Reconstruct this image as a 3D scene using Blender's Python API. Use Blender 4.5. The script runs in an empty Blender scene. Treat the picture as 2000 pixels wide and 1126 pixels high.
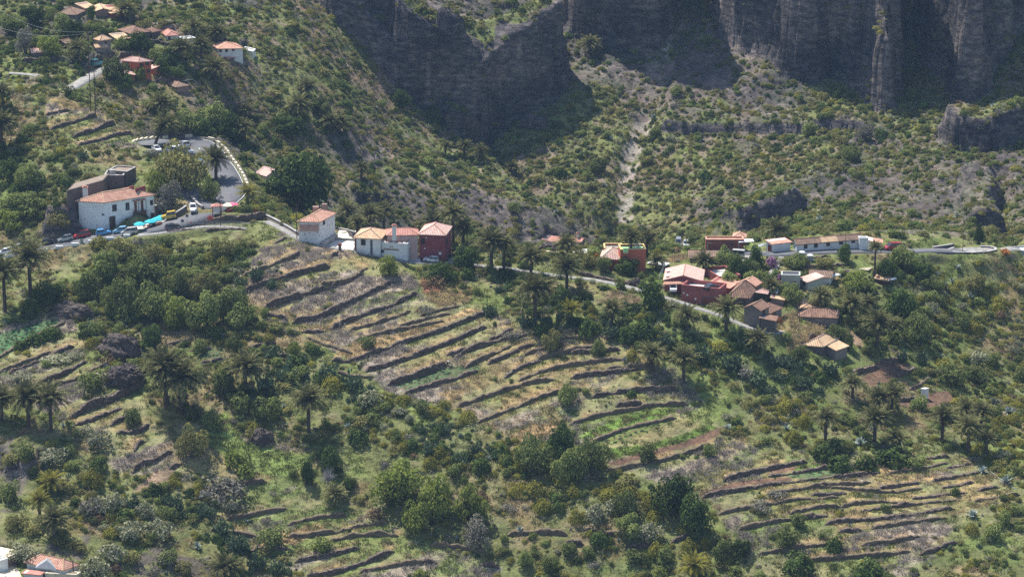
import bpy, bmesh, math, random
import numpy as np
from mathutils import Vector, Matrix

R = math.radians
scene = bpy.context.scene
COL = scene.collection
random.seed(7)
RNG = np.random.default_rng(11)

# ------------------------------------------------------------------ camera, sky, sun, exposure
CAM_Z = 190.0
PITCH = R(16.0)
FPX = 5671.0                       # focal length in pixels of the 2000 px wide photograph
cam_d = bpy.data.cameras.new("camera")
cam = bpy.data.objects.new("camera", cam_d)
COL.objects.link(cam)
cam.location = (0, 0, CAM_Z)
cam.rotation_euler = (R(90) - PITCH, 0, 0)
cam_d.sensor_width = 36.0
cam_d.lens = 36.0 * FPX / 2000.0
cam_d.clip_start = 1.0
cam_d.clip_end = 4000.0
scene.camera = cam

SUN_EL, SH = R(59), (0.62, -0.78)   # elevation, direction the shadows fall on the plan
world = bpy.data.worlds.new("World")
scene.world = world
world.use_nodes = True
nt = world.node_tree
sky = nt.nodes.new("ShaderNodeTexSky")
sky.sky_type = 'NISHITA'
sky.sun_disc = False
sky.sun_elevation = SUN_EL
sky.sun_rotation = math.atan2(-SH[0], -SH[1])
sky.altitude = 600
nt.links.new(sky.outputs[0], nt.nodes["Background"].inputs[0])
nt.nodes["Background"].inputs[1].default_value = 0.12
sun_d = bpy.data.lights.new("sun", 'SUN')
sun_d.energy = 5.0
sun_d.angle = R(0.5)
sun_d.color = (1.0, 0.965, 0.915)
sun = bpy.data.objects.new("sun", sun_d)
COL.objects.link(sun)
sd = Vector((SH[0] * math.cos(SUN_EL), SH[1] * math.cos(SUN_EL), -math.sin(SUN_EL)))
sun.rotation_euler = sd.to_track_quat('-Z', 'Y').to_euler()
sun.location = (-200, 1000, 400)
scene.view_settings.view_transform = 'Standard'
scene.view_settings.look = 'None'
scene.view_settings.exposure = 0.62
scene.view_settings.gamma = 1.0
scene.cycles.max_bounces = 5
scene.cycles.diffuse_bounces = 3
scene.cycles.transmission_bounces = 3
scene.cycles.transparent_max_bounces = 6
scene.cycles.volume_bounces = 0
scene.cycles.use_denoising = False
scene.cycles.denoiser = 'OPENIMAGEDENOISE'
scene.cycles.denoising_input_passes = 'RGB_ALBEDO_NORMAL'
scene.cycles.denoising_prefilter = 'ACCURATE'

# ------------------------------------------------------------------ pixels of the photograph <-> world
CP, SP = math.cos(PITCH), math.sin(PITCH)

def ray(u, v):
    u = np.asarray(u, float); v = np.asarray(v, float)
    up = -(v - 563.0) / FPX
    return (u - 1000.0) / FPX, CP + up * SP, -SP + up * CP

def pix_y(u, v, y):
    """the point seen at pixel (u, v) whose plan distance is y"""
    dx, dy, dz = ray(u, v)
    t = y / dy
    return np.array([dx * t, y + 0 * t, CAM_Z + dz * t])

def pix_z(u, v, z):
    dx, dy, dz = ray(u, v)
    t = (z - CAM_Z) / dz
    return Vector((float(dx * t), float(dy * t), float(z)))

def project(x, y, z):
    dep = y * CP - (z - CAM_Z) * SP
    up = y * SP + (z - CAM_Z) * CP
    return 1000.0 + FPX * x / dep, 563.0 - FPX * up / dep

# ------------------------------------------------------------------ noise
_TAB = np.random.default_rng(5).random((256, 256))

def vnoise(x, y, seed=0):
    x = np.asarray(x, float) + seed * 17.31; y = np.asarray(y, float) + seed * 7.77
    ix = np.floor(x).astype(int); iy = np.floor(y).astype(int)
    fx = x - ix; fy = y - iy
    fx = fx * fx * (3 - 2 * fx); fy = fy * fy * (3 - 2 * fy)
    a = _TAB[ix & 255, iy & 255]; b = _TAB[(ix + 1) & 255, iy & 255]
    c = _TAB[ix & 255, (iy + 1) & 255]; d = _TAB[(ix + 1) & 255, (iy + 1) & 255]
    return (a * (1 - fx) + b * fx) * (1 - fy) + (c * (1 - fx) + d * fx) * fy

def fbm(x, y, scale, octv=4, seed=0, gain=0.5):
    s = 0.0; a = 1.0; n = 0.0
    for k in range(octv):
        s = s + a * vnoise(x / scale, y / scale, seed + k * 3)
        n += a; a *= gain; scale *= 0.5
    return s / n - 0.5            # about -0.35 .. 0.35

def ridged(x, y, scale, octv=3, seed=0):
    s = 0.0; a = 1.0; n = 0.0
    for k in range(octv):
        s = s + a * (1 - np.abs(2 * vnoise(x / scale, y / scale, seed + k * 3) - 1))
        n += a; a *= 0.5; scale *= 0.5
    return s / n

def smooth(a):
    a = np.clip(a, 0, 1)
    return a * a * (3 - 2 * a)

# ------------------------------------------------------------------ tags and meshes
def tag(o, label=None, cat=None, group=None, kind=None):
    if label: o["label"] = label
    if cat: o["category"] = cat
    if group: o["group"] = group
    if kind: o["kind"] = kind
    return o

def link_mesh(name, me, mats=None, parent=None):
    o = bpy.data.objects.new(name, me)
    COL.objects.link(o)
    if mats is not None:
        for m in (mats if isinstance(mats, (list, tuple)) else [mats]):
            me.materials.append(m)
    if parent is not None:
        o.parent = parent
    return o

def empty(name, loc, rz=0.0):
    o = bpy.data.objects.new(name, None)
    COL.objects.link(o)
    o.empty_display_size = 0.5
    o.location = loc
    o.rotation_euler = (0, 0, rz)
    return o

def np_mesh(name, verts, quads):
    """fast mesh from arrays: verts (n,3), quads (m,4)"""
    me = bpy.data.meshes.new(name)
    verts = np.asarray(verts, np.float32); quads = np.asarray(quads, np.int32)
    me.vertices.add(len(verts)); me.vertices.foreach_set("co", verts.ravel())
    k = quads.shape[1]
    me.loops.add(quads.size); me.loops.foreach_set("vertex_index", quads.ravel())
    me.polygons.add(len(quads))
    me.polygons.foreach_set("loop_start", np.arange(0, quads.size, k, dtype=np.int32))
    me.polygons.foreach_set("loop_total", np.full(len(quads), k, np.int32))
    me.update(calc_edges=True)
    return me

class MB:
    """collects simple shapes into one mesh, with a material index and metre UVs per face"""
    def __init__(self):
        self.v = []; self.f = []; self.mi = []; self.uv = []
    def face(self, pts, mi=0, uv=None):
        k = len(self.v)
        self.v += [tuple(p) for p in pts]
        self.f.append(tuple(range(k, k + len(pts))))
        self.mi.append(mi)
        if uv is None:
            a = Vector(pts[0]); e = Vector(pts[1]) - a
            e = e.normalized() if e.length > 1e-6 else Vector((1, 0, 0))
            n = e.cross(Vector(pts[-1]) - a)
            if n.length < 1e-9: n = Vector((0, 0, 1))
            w = n.normalized().cross(e)
            uv = [((Vector(p) - a).dot(e), (Vector(p) - a).dot(w)) for p in pts]
        self.uv.append(uv)
        return self
    def prism(self, poly, z0, z1, mi=0, cap=True):
        """vertical prism over a plan polygon (counter clockwise)"""
        n = len(poly)
        z0s = z0 if isinstance(z0, (list, tuple)) else [z0] * n
        z1s = z1 if isinstance(z1, (list, tuple)) else [z1] * n
        lo = [(p[0], p[1], z0s[i]) for i, p in enumerate(poly)]
        hi = [(p[0], p[1], z1s[i]) for i, p in enumerate(poly)]
        for i in range(n):
            j = (i + 1) % n
            self.face([lo[i], lo[j], hi[j], hi[i]], mi)
        if cap:
            self.face(hi, mi); self.face(lo[::-1], mi)
        return self
    def box(self, c, s, rz=0.0, mi=0):
        cx, cy, cz = c; ca, sa = math.cos(rz), math.sin(rz)
        poly = []
        for sx, sy in ((-1, -1), (1, -1), (1, 1), (-1, 1)):
            x, y = sx * s[0] / 2, sy * s[1] / 2
            poly.append((cx + x * ca - y * sa, cy + x * sa + y * ca))
        return self.prism(poly, cz - s[2] / 2, cz + s[2] / 2, mi)
    def tube(self, pts, rad, n=8, mi=0, cap=True):
        pts = [Vector(p) for p in pts]
        rad = rad if isinstance(rad, (list, tuple)) else [rad] * len(pts)
        rings = []
        for i, p in enumerate(pts):
            d = (pts[min(i + 1, len(pts) - 1)] - pts[max(i - 1, 0)]).normalized()
            a = d.orthogonal().normalized() if i == 0 else (a - d * a.dot(d)).normalized()
            b = d.cross(a)
            rings.append([p + (a * math.cos(2 * math.pi * k / n) + b * math.sin(2 * math.pi * k / n)) * rad[i] for k in range(n)])
        for i in range(len(pts) - 1):
            for k in range(n):
                l = (k + 1) % n
                self.face([rings[i][k], rings[i][l], rings[i + 1][l], rings[i + 1][k]], mi)
        if cap:
            self.face(rings[0][::-1], mi); self.face(rings[-1], mi)
        return self
    def build(self, name, mats, parent=None, smooth_=False):
        me = bpy.data.meshes.new(name)
        me.from_pydata(self.v, [], self.f)
        uvl = me.uv_layers.new(name="UVMap")
        flat = [c for f in self.uv for p in f for c in p]
        uvl.data.foreach_set("uv", flat)
        me.polygons.foreach_set("material_index", self.mi)
        me.update()
        if smooth_:
            bm = bmesh.new(); bm.from_mesh(me)
            bmesh.ops.remove_doubles(bm, verts=bm.verts, dist=0.001)
            for f in bm.faces: f.smooth = True
            bm.to_mesh(me); bm.free()
        return link_mesh(name, me, mats, parent)
# ------------------------------------------------------------------ materials
def new_mat(name):
    m = bpy.data.materials.new(name)
    m.use_nodes = True
    t = m.node_tree
    b = t.nodes["Principled BSDF"]
    b.inputs["Specular IOR Level"].default_value = 0.2
    b.inputs["Roughness"].default_value = 0.85
    return m, t, b

def nd(t, typ, **kw):
    n = t.nodes.new(typ)
    for k, v in kw.items():
        if k in ("operation", "blend_type", "data_type", "noise_dimensions", "wave_type", "bands_direction", "feature", "attribute_name", "attribute_type", "distance", "interpolation_type"):
            setattr(n, k, v)
        else:
            n.inputs[k].default_value = v
    return n

def ramp(t, fac, stops):
    r = t.nodes.new("ShaderNodeValToRGB")
    e = r.color_ramp.elements
    e[0].position, e[0].color = stops[0][0], (*stops[0][1], 1)
    e[1].position, e[1].color = stops[-1][0], (*stops[-1][1], 1)
    for p, c in stops[1:-1]:
        x = e.new(p); x.color = (*c, 1)
    t.links.new(fac, r.inputs[0])
    return r.outputs[0]

def mixc(t, fac, a, b, bt='MIX'):
    n = t.nodes.new("ShaderNodeMix"); n.data_type = 'RGBA'; n.blend_type = bt
    for i, x in ((0, fac), (6, a), (7, b)):
        if hasattr(x, "is_linked") or hasattr(x, "links"):
            t.links.new(x, n.inputs[i])
        elif i == 0:
            n.inputs[i].default_value = x
        else:
            n.inputs[i].default_value = (*x, 1)
    return n.outputs[2]

def world_pos(t):
    return t.nodes.new("ShaderNodeNewGeometry").outputs["Position"]

def noise(t, scale, detail=3.0, rough=0.6, vec=None):
    n = nd(t, "ShaderNodeTexNoise", Scale=scale, Detail=detail, Roughness=rough)
    t.links.new(vec if vec is not None else world_pos(t), n.inputs["Vector"])
    return n.outputs["Fac"]

def bump(t, b, h, strength=0.5, dist=0.1):
    n = t.nodes.new("ShaderNodeBump")
    n.inputs["Strength"].default_value = strength; n.inputs["Distance"].default_value = dist
    t.links.new(h, n.inputs["Height"]); t.links.new(n.outputs[0], b.inputs["Normal"])

def plain(name, col, var=0.25, scale=1.2, rough=0.85, bstr=0.2, metal=0.0, spec=0.2):
    m, t, b = new_mat(name)
    f = noise(t, scale, 4)
    lo = tuple(c * (1 - var) for c in col); hi = tuple(min(1, c * (1 + var * 0.7)) for c in col)
    t.links.new(ramp(t, f, [(0.3, lo), (0.7, hi)]), b.inputs["Base Color"])
    b.inputs["Roughness"].default_value = rough
    b.inputs["Metallic"].default_value = metal
    b.inputs["Specular IOR Level"].default_value = spec
    if bstr: bump(t, b, noise(t, scale * 6, 3), bstr, 0.05)
    return m

def spotted_wall(name, base, stone, cover, scale=2.2):
    """whitewashed rubble wall with dark stones left showing"""
    m, t, b = new_mat(name)
    mp = nd(t, "ShaderNodeMapping"); mp.inputs["Scale"].default_value = (1, 1, 1.9)
    t.links.new(world_pos(t), mp.inputs["Vector"])
    w = nd(t, "ShaderNodeTexVoronoi", Scale=scale)
    t.links.new(mp.outputs[0], w.inputs["Vector"])
    sep = t.nodes.new("ShaderNodeSeparateColor"); t.links.new(w.outputs["Color"], sep.inputs[0])
    sz = nd(t, "ShaderNodeMath", operation='MULTIPLY_ADD'); sz.inputs[1].default_value = 0.55; sz.inputs[2].default_value = -0.55 * (1 - cover)
    t.links.new(sep.outputs[0], sz.inputs[0])
    lt = nd(t, "ShaderNodeMath", operation='LESS_THAN')
    t.links.new(w.outputs["Distance"], lt.inputs[0]); t.links.new(sz.outputs[0], lt.inputs[1])
    dirt = ramp(t, noise(t, 0.7, 5), [(0.3, tuple(c * 0.84 for c in base)), (0.7, base)])
    st = ramp(t, sep.outputs[1], [(0.0, tuple(c * 0.5 for c in stone)), (1.0, stone)])
    t.links.new(mixc(t, lt.outputs[0], dirt, st), b.inputs["Base Color"])
    bump(t, b, noise(t, 5, 3), 0.3, 0.05)
    return m

def tile_roof(name, c1, c2, c3):
    """clay tiles: rounded rows across the UV (u along the eave, v up the slope, in metres)"""
    m, t, b = new_mat(name)
    uv = t.nodes.new("ShaderNodeUVMap").outputs[0]
    w = nd(t, "ShaderNodeTexWave", wave_type='BANDS', bands_direction='X', Scale=0.75, Distortion=0.0)
    t.links.new(uv, w.inputs["Vector"])
    w2 = nd(t, "ShaderNodeTexWave", wave_type='BANDS', bands_direction='Y', Scale=0.8, Distortion=0.0)
    t.links.new(uv, w2.inputs["Vector"])
    col = ramp(t, noise(t, 0.9, 6, 0.7), [(0.32, c1), (0.5, c2), (0.68, c3)])
    per = ramp(t, noise(t, 7.0, 2, 0.6), [(0.3, (0.72, 0.72, 0.72)), (0.7, (1.15, 1.12, 1.1))])
    col = mixc(t, 1.0, col, per, 'MULTIPLY')
    t.links.new(col, b.inputs["Base Color"])
    add = nd(t, "ShaderNodeMath", operation='MULTIPLY_ADD'); add.inputs[1].default_value = 0.35
    t.links.new(w2.outputs["Fac"], add.inputs[0]); t.links.new(w.outputs["Fac"], add.inputs[2])
    bump(t, b, add.outputs[0], 0.9, 0.12)
    return m

LEAF_GAIN = 1.45
def leaf_mat(name, c1, c2, c3, trans=0.3, var=0.35):
    m = bpy.data.materials.new(name); m.use_nodes = True
    if name.startswith("leaf_") and name not in ("leaf_flower", "leaf_grey", "leaf_agave", "leaf_violet", "leaf_crimson", "leaf_orange", "leaf_spurge", "leaf_brown"): c1, c2, c3 = [tuple(min(.6, k * LEAF_GAIN) for k in c) for c in (c1, c2, c3)]
    t = m.node_tree
    t.nodes.remove(t.nodes["Principled BSDF"])
    out = t.nodes["Material Output"]
    oi = t.nodes.new("ShaderNodeObjectInfo")
    geo = t.nodes.new("ShaderNodeNewGeometry")
    base = ramp(t, geo.outputs["Random Per Island"], [(0.0, c1), (0.5, c2), (1.0, c3)])
    v = ramp(t, oi.outputs["Random"], [(0.0, (1 - var,) * 3), (1.0, (1 + var, 1 + var * 0.9, 1 + var * 0.6))])
    col = mixc(t, 1.0, base, v, 'MULTIPLY')
    d = nd(t, "ShaderNodeBsdfDiffuse"); tr = nd(t, "ShaderNodeBsdfTranslucent")
    t.links.new(col, d.inputs[0]); t.links.new(col, tr.inputs[0])
    mx = nd(t, "ShaderNodeMixShader"); mx.inputs[0].default_value = trans
    t.links.new(d.outputs[0], mx.inputs[1]); t.links.new(tr.outputs[0], mx.inputs[2])
    t.links.new(mx.outputs[0], out.inputs["Surface"])
    return m

def glass_mat(name, col, rough=0.1):
    m, t, b = new_mat(name)
    b.inputs["Base Color"].default_value = (*col, 1)
    b.inputs["Roughness"].default_value = rough
    b.inputs["Specular IOR Level"].default_value = 0.5
    return m

def paint(name, col, metal=0.0):
    m, t, b = new_mat(name)
    t.links.new(ramp(t, noise(t, 2.0, 3), [(0.3, tuple(c * 0.9 for c in col)), (0.7, col)]), b.inputs["Base Color"])
    b.inputs["Roughness"].default_value = 0.32
    b.inputs["Metallic"].default_value = metal
    b.inputs["Specular IOR Level"].default_value = 0.5
    b.inputs["Coat Weight"].default_value = 0.5
    b.inputs["Coat Roughness"].default_value = 0.08
    return m

M = {}
M["white_wall"] = plain("white_wall", (0.72, 0.72, 0.70), 0.12, 0.8)
M["stone_white"] = spotted_wall("stone_white", (0.82, 0.82, 0.81), (0.05, 0.045, 0.045), 0.46, 1.25)
M["stone_speckle"] = spotted_wall("stone_speckle", (0.70, 0.70, 0.69), (0.06, 0.05, 0.05), 0.72, 1.9)
M["white_rough"] = spotted_wall("white_rough", (0.72, 0.72, 0.71), (0.22, 0.20, 0.20), 0.55, 1.8)
M["stone_grey"] = spotted_wall("stone_grey", (0.23, 0.20, 0.18), (0.10, 0.085, 0.08), 0.6, 2.4)
M["stone_dark"] = spotted_wall("stone_dark", (0.14, 0.115, 0.105), (0.07, 0.06, 0.055), 0.6, 2.4)
M["red_wall"] = plain("red_wall", (0.30, 0.098, 0.088), 0.15, 0.6)
M["deep_red_wall"] = plain("deep_red_wall", (0.26, 0.070, 0.076), 0.15, 0.5)
M["orange_wall"] = plain("orange_wall", (0.40, 0.125, 0.07), 0.15, 0.6)
M["pink_wall"] = plain("pink_wall", (0.52, 0.36, 0.33), 0.15, 0.6)
M["brick_wall"] = plain("brick_wall", (0.24, 0.085, 0.06), 0.2, 0.8)
M["brown_wall"] = plain("brown_wall", (0.30, 0.20, 0.17), 0.15, 0.6)
M["green_grey_wall"] = plain("green_grey_wall", (0.42, 0.43, 0.36), 0.12, 0.6)
M["concrete"] = plain("concrete", (0.38, 0.36, 0.33), 0.25, 0.7)
M["pale_paving"] = plain("pale_paving", (0.62, 0.59, 0.53), 0.15, 0.6)
M["cream"] = plain("cream", (0.66, 0.58, 0.42), 0.2, 0.9)
M["yellow_trim"] = plain("yellow_trim", (0.70, 0.52, 0.22), 0.1, 0.8)
M["green_floor"] = plain("green_floor", (0.36, 0.60, 0.30), 0.12, 0.8)
M["wood"] = plain("wood", (0.10, 0.055, 0.04), 0.3, 3.0, 0.7)
M["red_wood"] = plain("red_wood", (0.20, 0.06, 0.045), 0.3, 2.0, 0.7)
M["grey_trim"] = plain("grey_trim", (0.12, 0.12, 0.14), 0.2, 1.5)
M["dark_metal"] = plain("dark_metal", (0.06, 0.06, 0.065), 0.2, 2.0, 0.5)
M["galv"] = plain("galv", (0.35, 0.36, 0.37), 0.15, 2.0, 0.5)
M["pole_wood"] = plain("pole_wood", (0.09, 0.06, 0.05), 0.3, 2.0)
M["white_paint"] = plain("white_paint", (0.78, 0.78, 0.76), 0.1, 1.5)
M["pane"] = glass_mat("pane", (0.03, 0.035, 0.045))
M["tile_orange"] = tile_roof("tile_orange", (0.48, 0.25, 0.175), (0.62, 0.34, 0.24), (0.72, 0.45, 0.33))
M["tile_pink"] = tile_roof("tile_pink", (0.55, 0.35, 0.29), (0.68, 0.45, 0.37), (0.76, 0.55, 0.46))
M["tile_tan"] = tile_roof("tile_tan", (0.52, 0.33, 0.19), (0.66, 0.45, 0.27), (0.75, 0.56, 0.37))
M["tile_red"] = tile_roof("tile_red", (0.43, 0.20, 0.155), (0.56, 0.27, 0.21), (0.64, 0.36, 0.28))
M["tile_brown"] = tile_roof("tile_brown", (0.18, 0.105, 0.075), (0.28, 0.165, 0.115), (0.37, 0.22, 0.15))
M["tile_old"] = tile_roof("tile_old", (0.20, 0.14, 0.10), (0.29, 0.20, 0.145), (0.42, 0.24, 0.16))
M["asphalt"] = plain("asphalt", (0.135, 0.135, 0.14), 0.2, 0.4, 0.9)
M["cement_path"] = plain("cement_path", (0.29, 0.275, 0.25), 0.35, 0.8)
M["dirt"] = plain("dirt", (0.26, 0.20, 0.15), 0.25, 0.5)
M["road_paint"] = plain("road_paint", (0.72, 0.72, 0.70), 0.15, 1.0)

def drywall_mat():
    m, t, b = new_mat("dry_stone")
    mp = nd(t, "ShaderNodeMapping"); mp.inputs["Scale"].default_value = (1, 1, 1.6)
    t.links.new(world_pos(t), mp.inputs["Vector"])
    w = nd(t, "ShaderNodeTexVoronoi", Scale=2.6); t.links.new(mp.outputs[0], w.inputs["Vector"])
    e = nd(t, "ShaderNodeTexVoronoi", feature='DISTANCE_TO_EDGE', Scale=2.6); t.links.new(mp.outputs[0], e.inputs["Vector"])
    sep = t.nodes.new("ShaderNodeSeparateColor"); t.links.new(w.outputs["Color"], sep.inputs[0])
    c = ramp(t, sep.outputs[0], [(0.0, (0.085, 0.062, 0.048)), (0.6, (0.155, 0.115, 0.088)), (1.0, (0.28, 0.22, 0.17))])
    gap = ramp(t, e.outputs["Distance"], [(0.0, (0.35, 0.35, 0.35)), (0.12, (1, 1, 1))])
    c = mixc(t, 1.0, c, gap, 'MULTIPLY')
    t.links.new(c, b.inputs["Base Color"])
    bump(t, b, e.outputs["Distance"], 1.0, 0.25)
    return m
M["dry_stone"] = drywall_mat()
M["earth_bank"] = plain("earth_bank", (0.15, 0.115, 0.075), 0.45, 1.3, 0.95, 0.8)

def terrain_mat():
    m, t, b = new_mat("hillside")
    a = nd(t, "ShaderNodeAttribute", attribute_name="cover")
    rk = nd(t, "ShaderNodeAttribute", attribute_name="rock")
    p = world_pos(t)
    n1 = noise(t, 0.9, 6, 0.7, p); n2 = noise(t, 0.16, 4, 0.6, p)
    v1 = ramp(t, n1, [(0.30, (0.55, 0.55, 0.56)), (0.50, (1, 1, 1)), (0.70, (1.38, 1.34, 1.28))])
    v2 = ramp(t, n2, [(0.35, (0.86, 0.90, 0.88)), (0.65, (1.14, 1.08, 1.04))])
    soil = mixc(t, 1.0, mixc(t, 1.0, a.outputs["Color"], v1, 'MULTIPLY'), v2, 'MULTIPLY')
    mp = nd(t, "ShaderNodeMapping"); mp.inputs["Scale"].default_value = (0.35, 0.35, 0.9)
    t.links.new(p, mp.inputs["Vector"])
    mv = nd(t, "ShaderNodeMapping"); mv.inputs["Scale"].default_value = (0.16, 0.16, 0.05)
    t.links.new(p, mv.inputs["Vector"])
    st = noise(t, 1.0, 7, 0.65, mp.outputs[0])
    streak = noise(t, 1.0, 5, 0.6, mv.outputs[0])
    rc = ramp(t, st, [(0.30, (0.028, 0.028, 0.031)), (0.46, (0.064, 0.060, 0.061)), (0.60, (0.135, 0.120, 0.110)), (0.75, (0.25, 0.225, 0.20))])
    big = noise(t, 0.045, 4, 0.6, p)
    rc = mixc(t, 1.0, rc, ramp(t, big, [(0.36, (0.62, 0.64, 0.72)), (0.48, (1, 1, 1)), (0.60, (1.7, 1.6, 1.55))]), 'MULTIPLY')
    ms = nd(t, "ShaderNodeMapping"); ms.inputs["Scale"].default_value = (0.06, 0.06, 0.62)
    t.links.new(p, ms.inputs["Vector"])
    strata = noise(t, 1.0, 6, 0.7, ms.outputs[0])
    rc = mixc(t, 1.0, rc, ramp(t, strata, [(0.36, (0.65, 0.65, 0.68)), (0.49, (1, 1, 1)), (0.64, (1.35, 1.28, 1.22))]), 'MULTIPLY')
    rc = mixc(t, 1.0, rc, ramp(t, streak, [(0.30, (0.82, 0.80, 0.80)), (0.52, (1, 1, 1)), (0.72, (1.25, 1.2, 1.18))]), 'MULTIPLY')
    t.links.new(mixc(t, rk.outputs["Fac"], soil, rc), b.inputs["Base Color"])
    b.inputs["Specular IOR Level"].default_value = 0.08
    h = nd(t, "ShaderNodeMath", operation='ADD')
    t.links.new(noise(t, 1.6, 5, 0.7, p), h.inputs[0]); t.links.new(st, h.inputs[1])
    bump(t, b, h.outputs[0], 0.9, 0.55)
    return m
M["hillside"] = terrain_mat()
# ------------------------------------------------------------------ the lie of the land
# measured points: pixel u, v and the plan distance y of the ground seen there
CTRL = [
 (-250,1260,552),(250,1260,560),(700,1260,566),(1200,1260,566),(1700,1260,560),(2250,1260,556),
 (-250,1126,576),(0,1126,572),(120,1100,574),(500,1126,586),(1000,1126,585),(1500,1126,581),(2250,1126,582),
 (-250,960,604),(0,950,603),(250,960,606),(500,950,614),(800,950,610),(1000,950,609),(1300,950,606),(1600,950,608),(2000,950,614),(2250,950,618),
 (-250,800,632),(0,800,630),(170,800,632),(300,780,636),(500,800,634),(700,800,634),(1000,800,635),(1300,800,634),(1600,800,640),(1850,800,652),(2000,800,664),(2250,800,676),
 (-250,650,668),(0,650,664),(150,640,668),(300,650,662),(450,640,664),(600,650,662),(800,640,664),(1000,650,662),(1250,640,658),(1400,650,660),(1550,660,664),(1700,650,680),(1850,650,692),(2000,650,702),(2250,650,712),
 (0,540,694),(200,540,690),(400,520,690),(520,500,688),(640,540,682),(900,560,680),(1100,580,674),(1300,585,672),
 (-250,520,706),(0,497,707),(110,477,709),(240,456,711),(345,440,713),(395,422,716),(475,447,706),(520,430,710),
 (580,462,703),(640,475,701),(690,488,700),(800,509,696),(880,511,697),(960,522,694),(1060,533,690),(1150,545,686),(1250,565,680),(1330,590,673),(1400,612,667),(1460,637,661),(1520,655,658),
 (455,385,730),(440,340,752),(410,295,778),(345,274,786),(300,278,784),(365,372,733),
 (700,452,718),(770,460,716),(850,470,715),(1000,480,714),(1130,490,706),(1220,510,700),(1330,480,722),(1400,490,714),
 (1440,492,712),(1560,492,712),(1690,488,716),(1790,490,718),(1900,490,722),(2000,485,728),(2250,480,740),
 (1400,540,692),(1450,570,680),(1560,560,692),(1620,610,676),(1700,540,702),(1850,560,716),(2000,560,728),
 # slope above the restaurant and the knoll
 (230,400,722),(150,400,726),(60,420,722),(-250,420,728),(200,340,738),(100,340,738),(0,340,742),(-250,330,748),
 (200,280,756),(100,250,762),(0,250,766),(-250,230,774),(150,190,776),(50,180,782),(280,230,788),
 # upper village
 (0,110,808),(-250,100,815),(140,172,790),(200,130,806),(270,150,812),(250,70,836),(340,70,838),(160,20,852),(30,20,848),(-250,0,850),
 (420,100,838),(345,170,812),(450,180,824),(420,250,806),(120,-90,900),(400,-90,910),(-250,-90,900),
 (500,60,862),(600,40,880),(560,160,838),(620,260,826),(500,280,806),(540,340,776),(640,370,786),
 # far side slope descending to the ravine
 (700,160,868),(800,230,872),(700,310,828),(820,330,836),(760,400,798),(900,390,822),(1000,400,830),(1100,440,828),
 (930,275,882),(1000,270,884),(1100,200,902),(1150,90,934),(1100,310,872),(1200,300,872),(1195,440,838),(1190,380,850),
 # right mountain side
 (1260,440,836),(1270,330,866),(1290,200,898),(1350,80,930),(1400,440,790),(1450,380,832),(1450,300,864),(1450,180,898),
 (1600,440,770),(1600,360,822),(1600,280,856),(1600,200,888),(1750,440,768),(1750,340,822),(1750,240,868),(1760,150,896),
 (1900,440,768),(1900,340,816),(1880,300,840),(1950,200,866),(1950,80,908),(2250,440,770),(2250,300,826),(2250,100,890),
 (1600,0,960),(1200,0,965),(900,20,950),(2000,-90,960),(700,-90,950),(1950,20,925),
]
HID = [  # the hollow behind the ridge, which the ridge hides: world x, y, z
 (-52,728,-3),(-40,742,-14),(-20,738,-12),(0,738,-14),(15,735,-14),(27,735,-14),(-30,775,-26),(0,785,-33),(26,770,-30),(26,810,-38),(50,755,-16),
 (-250,1150,120),(0,1150,90),(250,1150,110),(-250,480,-95),(0,480,-98),(250,480,-95),
]
P = [pix_y(u, v, y) for u, v, y in CTRL] + [np.array(h, float) for h in HID]
P = np.array(P)

def tps_fit(pts, lam=0.02):
    xy = pts[:, :2] / 100.0
    n = len(xy)
    d = np.linalg.norm(xy[:, None] - xy[None], axis=2)
    K = np.where(d > 0, d * d * np.log(d + 1e-12), 0) + lam * np.eye(n)
    A = np.zeros((n + 3, n + 3)); A[:n, :n] = K
    A[:n, n] = 1; A[:n, n + 1:] = xy; A[n, :n] = 1; A[n + 1:, :n] = xy.T
    s = np.linalg.solve(A, np.concatenate([pts[:, 2], np.zeros(3)]))
    def ev(x, y):
        q = np.stack([x, y], -1) / 100.0
        o = np.empty(len(q))
        for i in range(0, len(q), 20000):
            dd = np.linalg.norm(q[i:i + 20000, None] - xy[None], axis=2)
            o[i:i + 20000] = np.where(dd > 0, dd * dd * np.log(dd + 1e-12), 0) @ s[:n] + s[n] + q[i:i + 20000] @ s[n + 1:]
        return o
    return ev
tps = tps_fit(P)

GX0, GX1, GY0, GY1, GS = -225.0, 235.0, 520.0, 1030.0, 0.7
gx = np.arange(GX0, GX1, GS); gy = np.arange(GY0, GY1, GS)
cx_ = np.arange(GX0 - 12, GX1 + 18, 6.0); cy_ = np.arange(GY0 - 12, GY1 + 18, 6.0)
CX, CY = np.meshgrid(cx_, cy_, indexing='ij')
CZ = tps(CX.ravel(), CY.ravel()).reshape(CX.shape)

def cubic_up(C, ax, q, h):
    """Catmull-Rom along axis 0"""
    f = (q - ax[0]) / h
    i = np.clip(np.floor(f).astype(int), 1, len(ax) - 3); t = f - i
    sh = (-1,) + (1,) * (C.ndim - 1)
    t = t.reshape(sh)
    p0, p1, p2, p3 = C[i - 1], C[i], C[i + 1], C[i + 2]
    return 0.5 * (2 * p1 + (p2 - p0) * t + (2 * p0 - 5 * p1 + 4 * p2 - p3) * t ** 2 + (3 * p1 - p0 - 3 * p2 + p3) * t ** 3)
Z = cubic_up(cubic_up(CZ, cx_, gx, 6.0).T, cy_, gy, 6.0).T
X, Y = np.meshgrid(gx, gy, indexing='ij')

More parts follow.
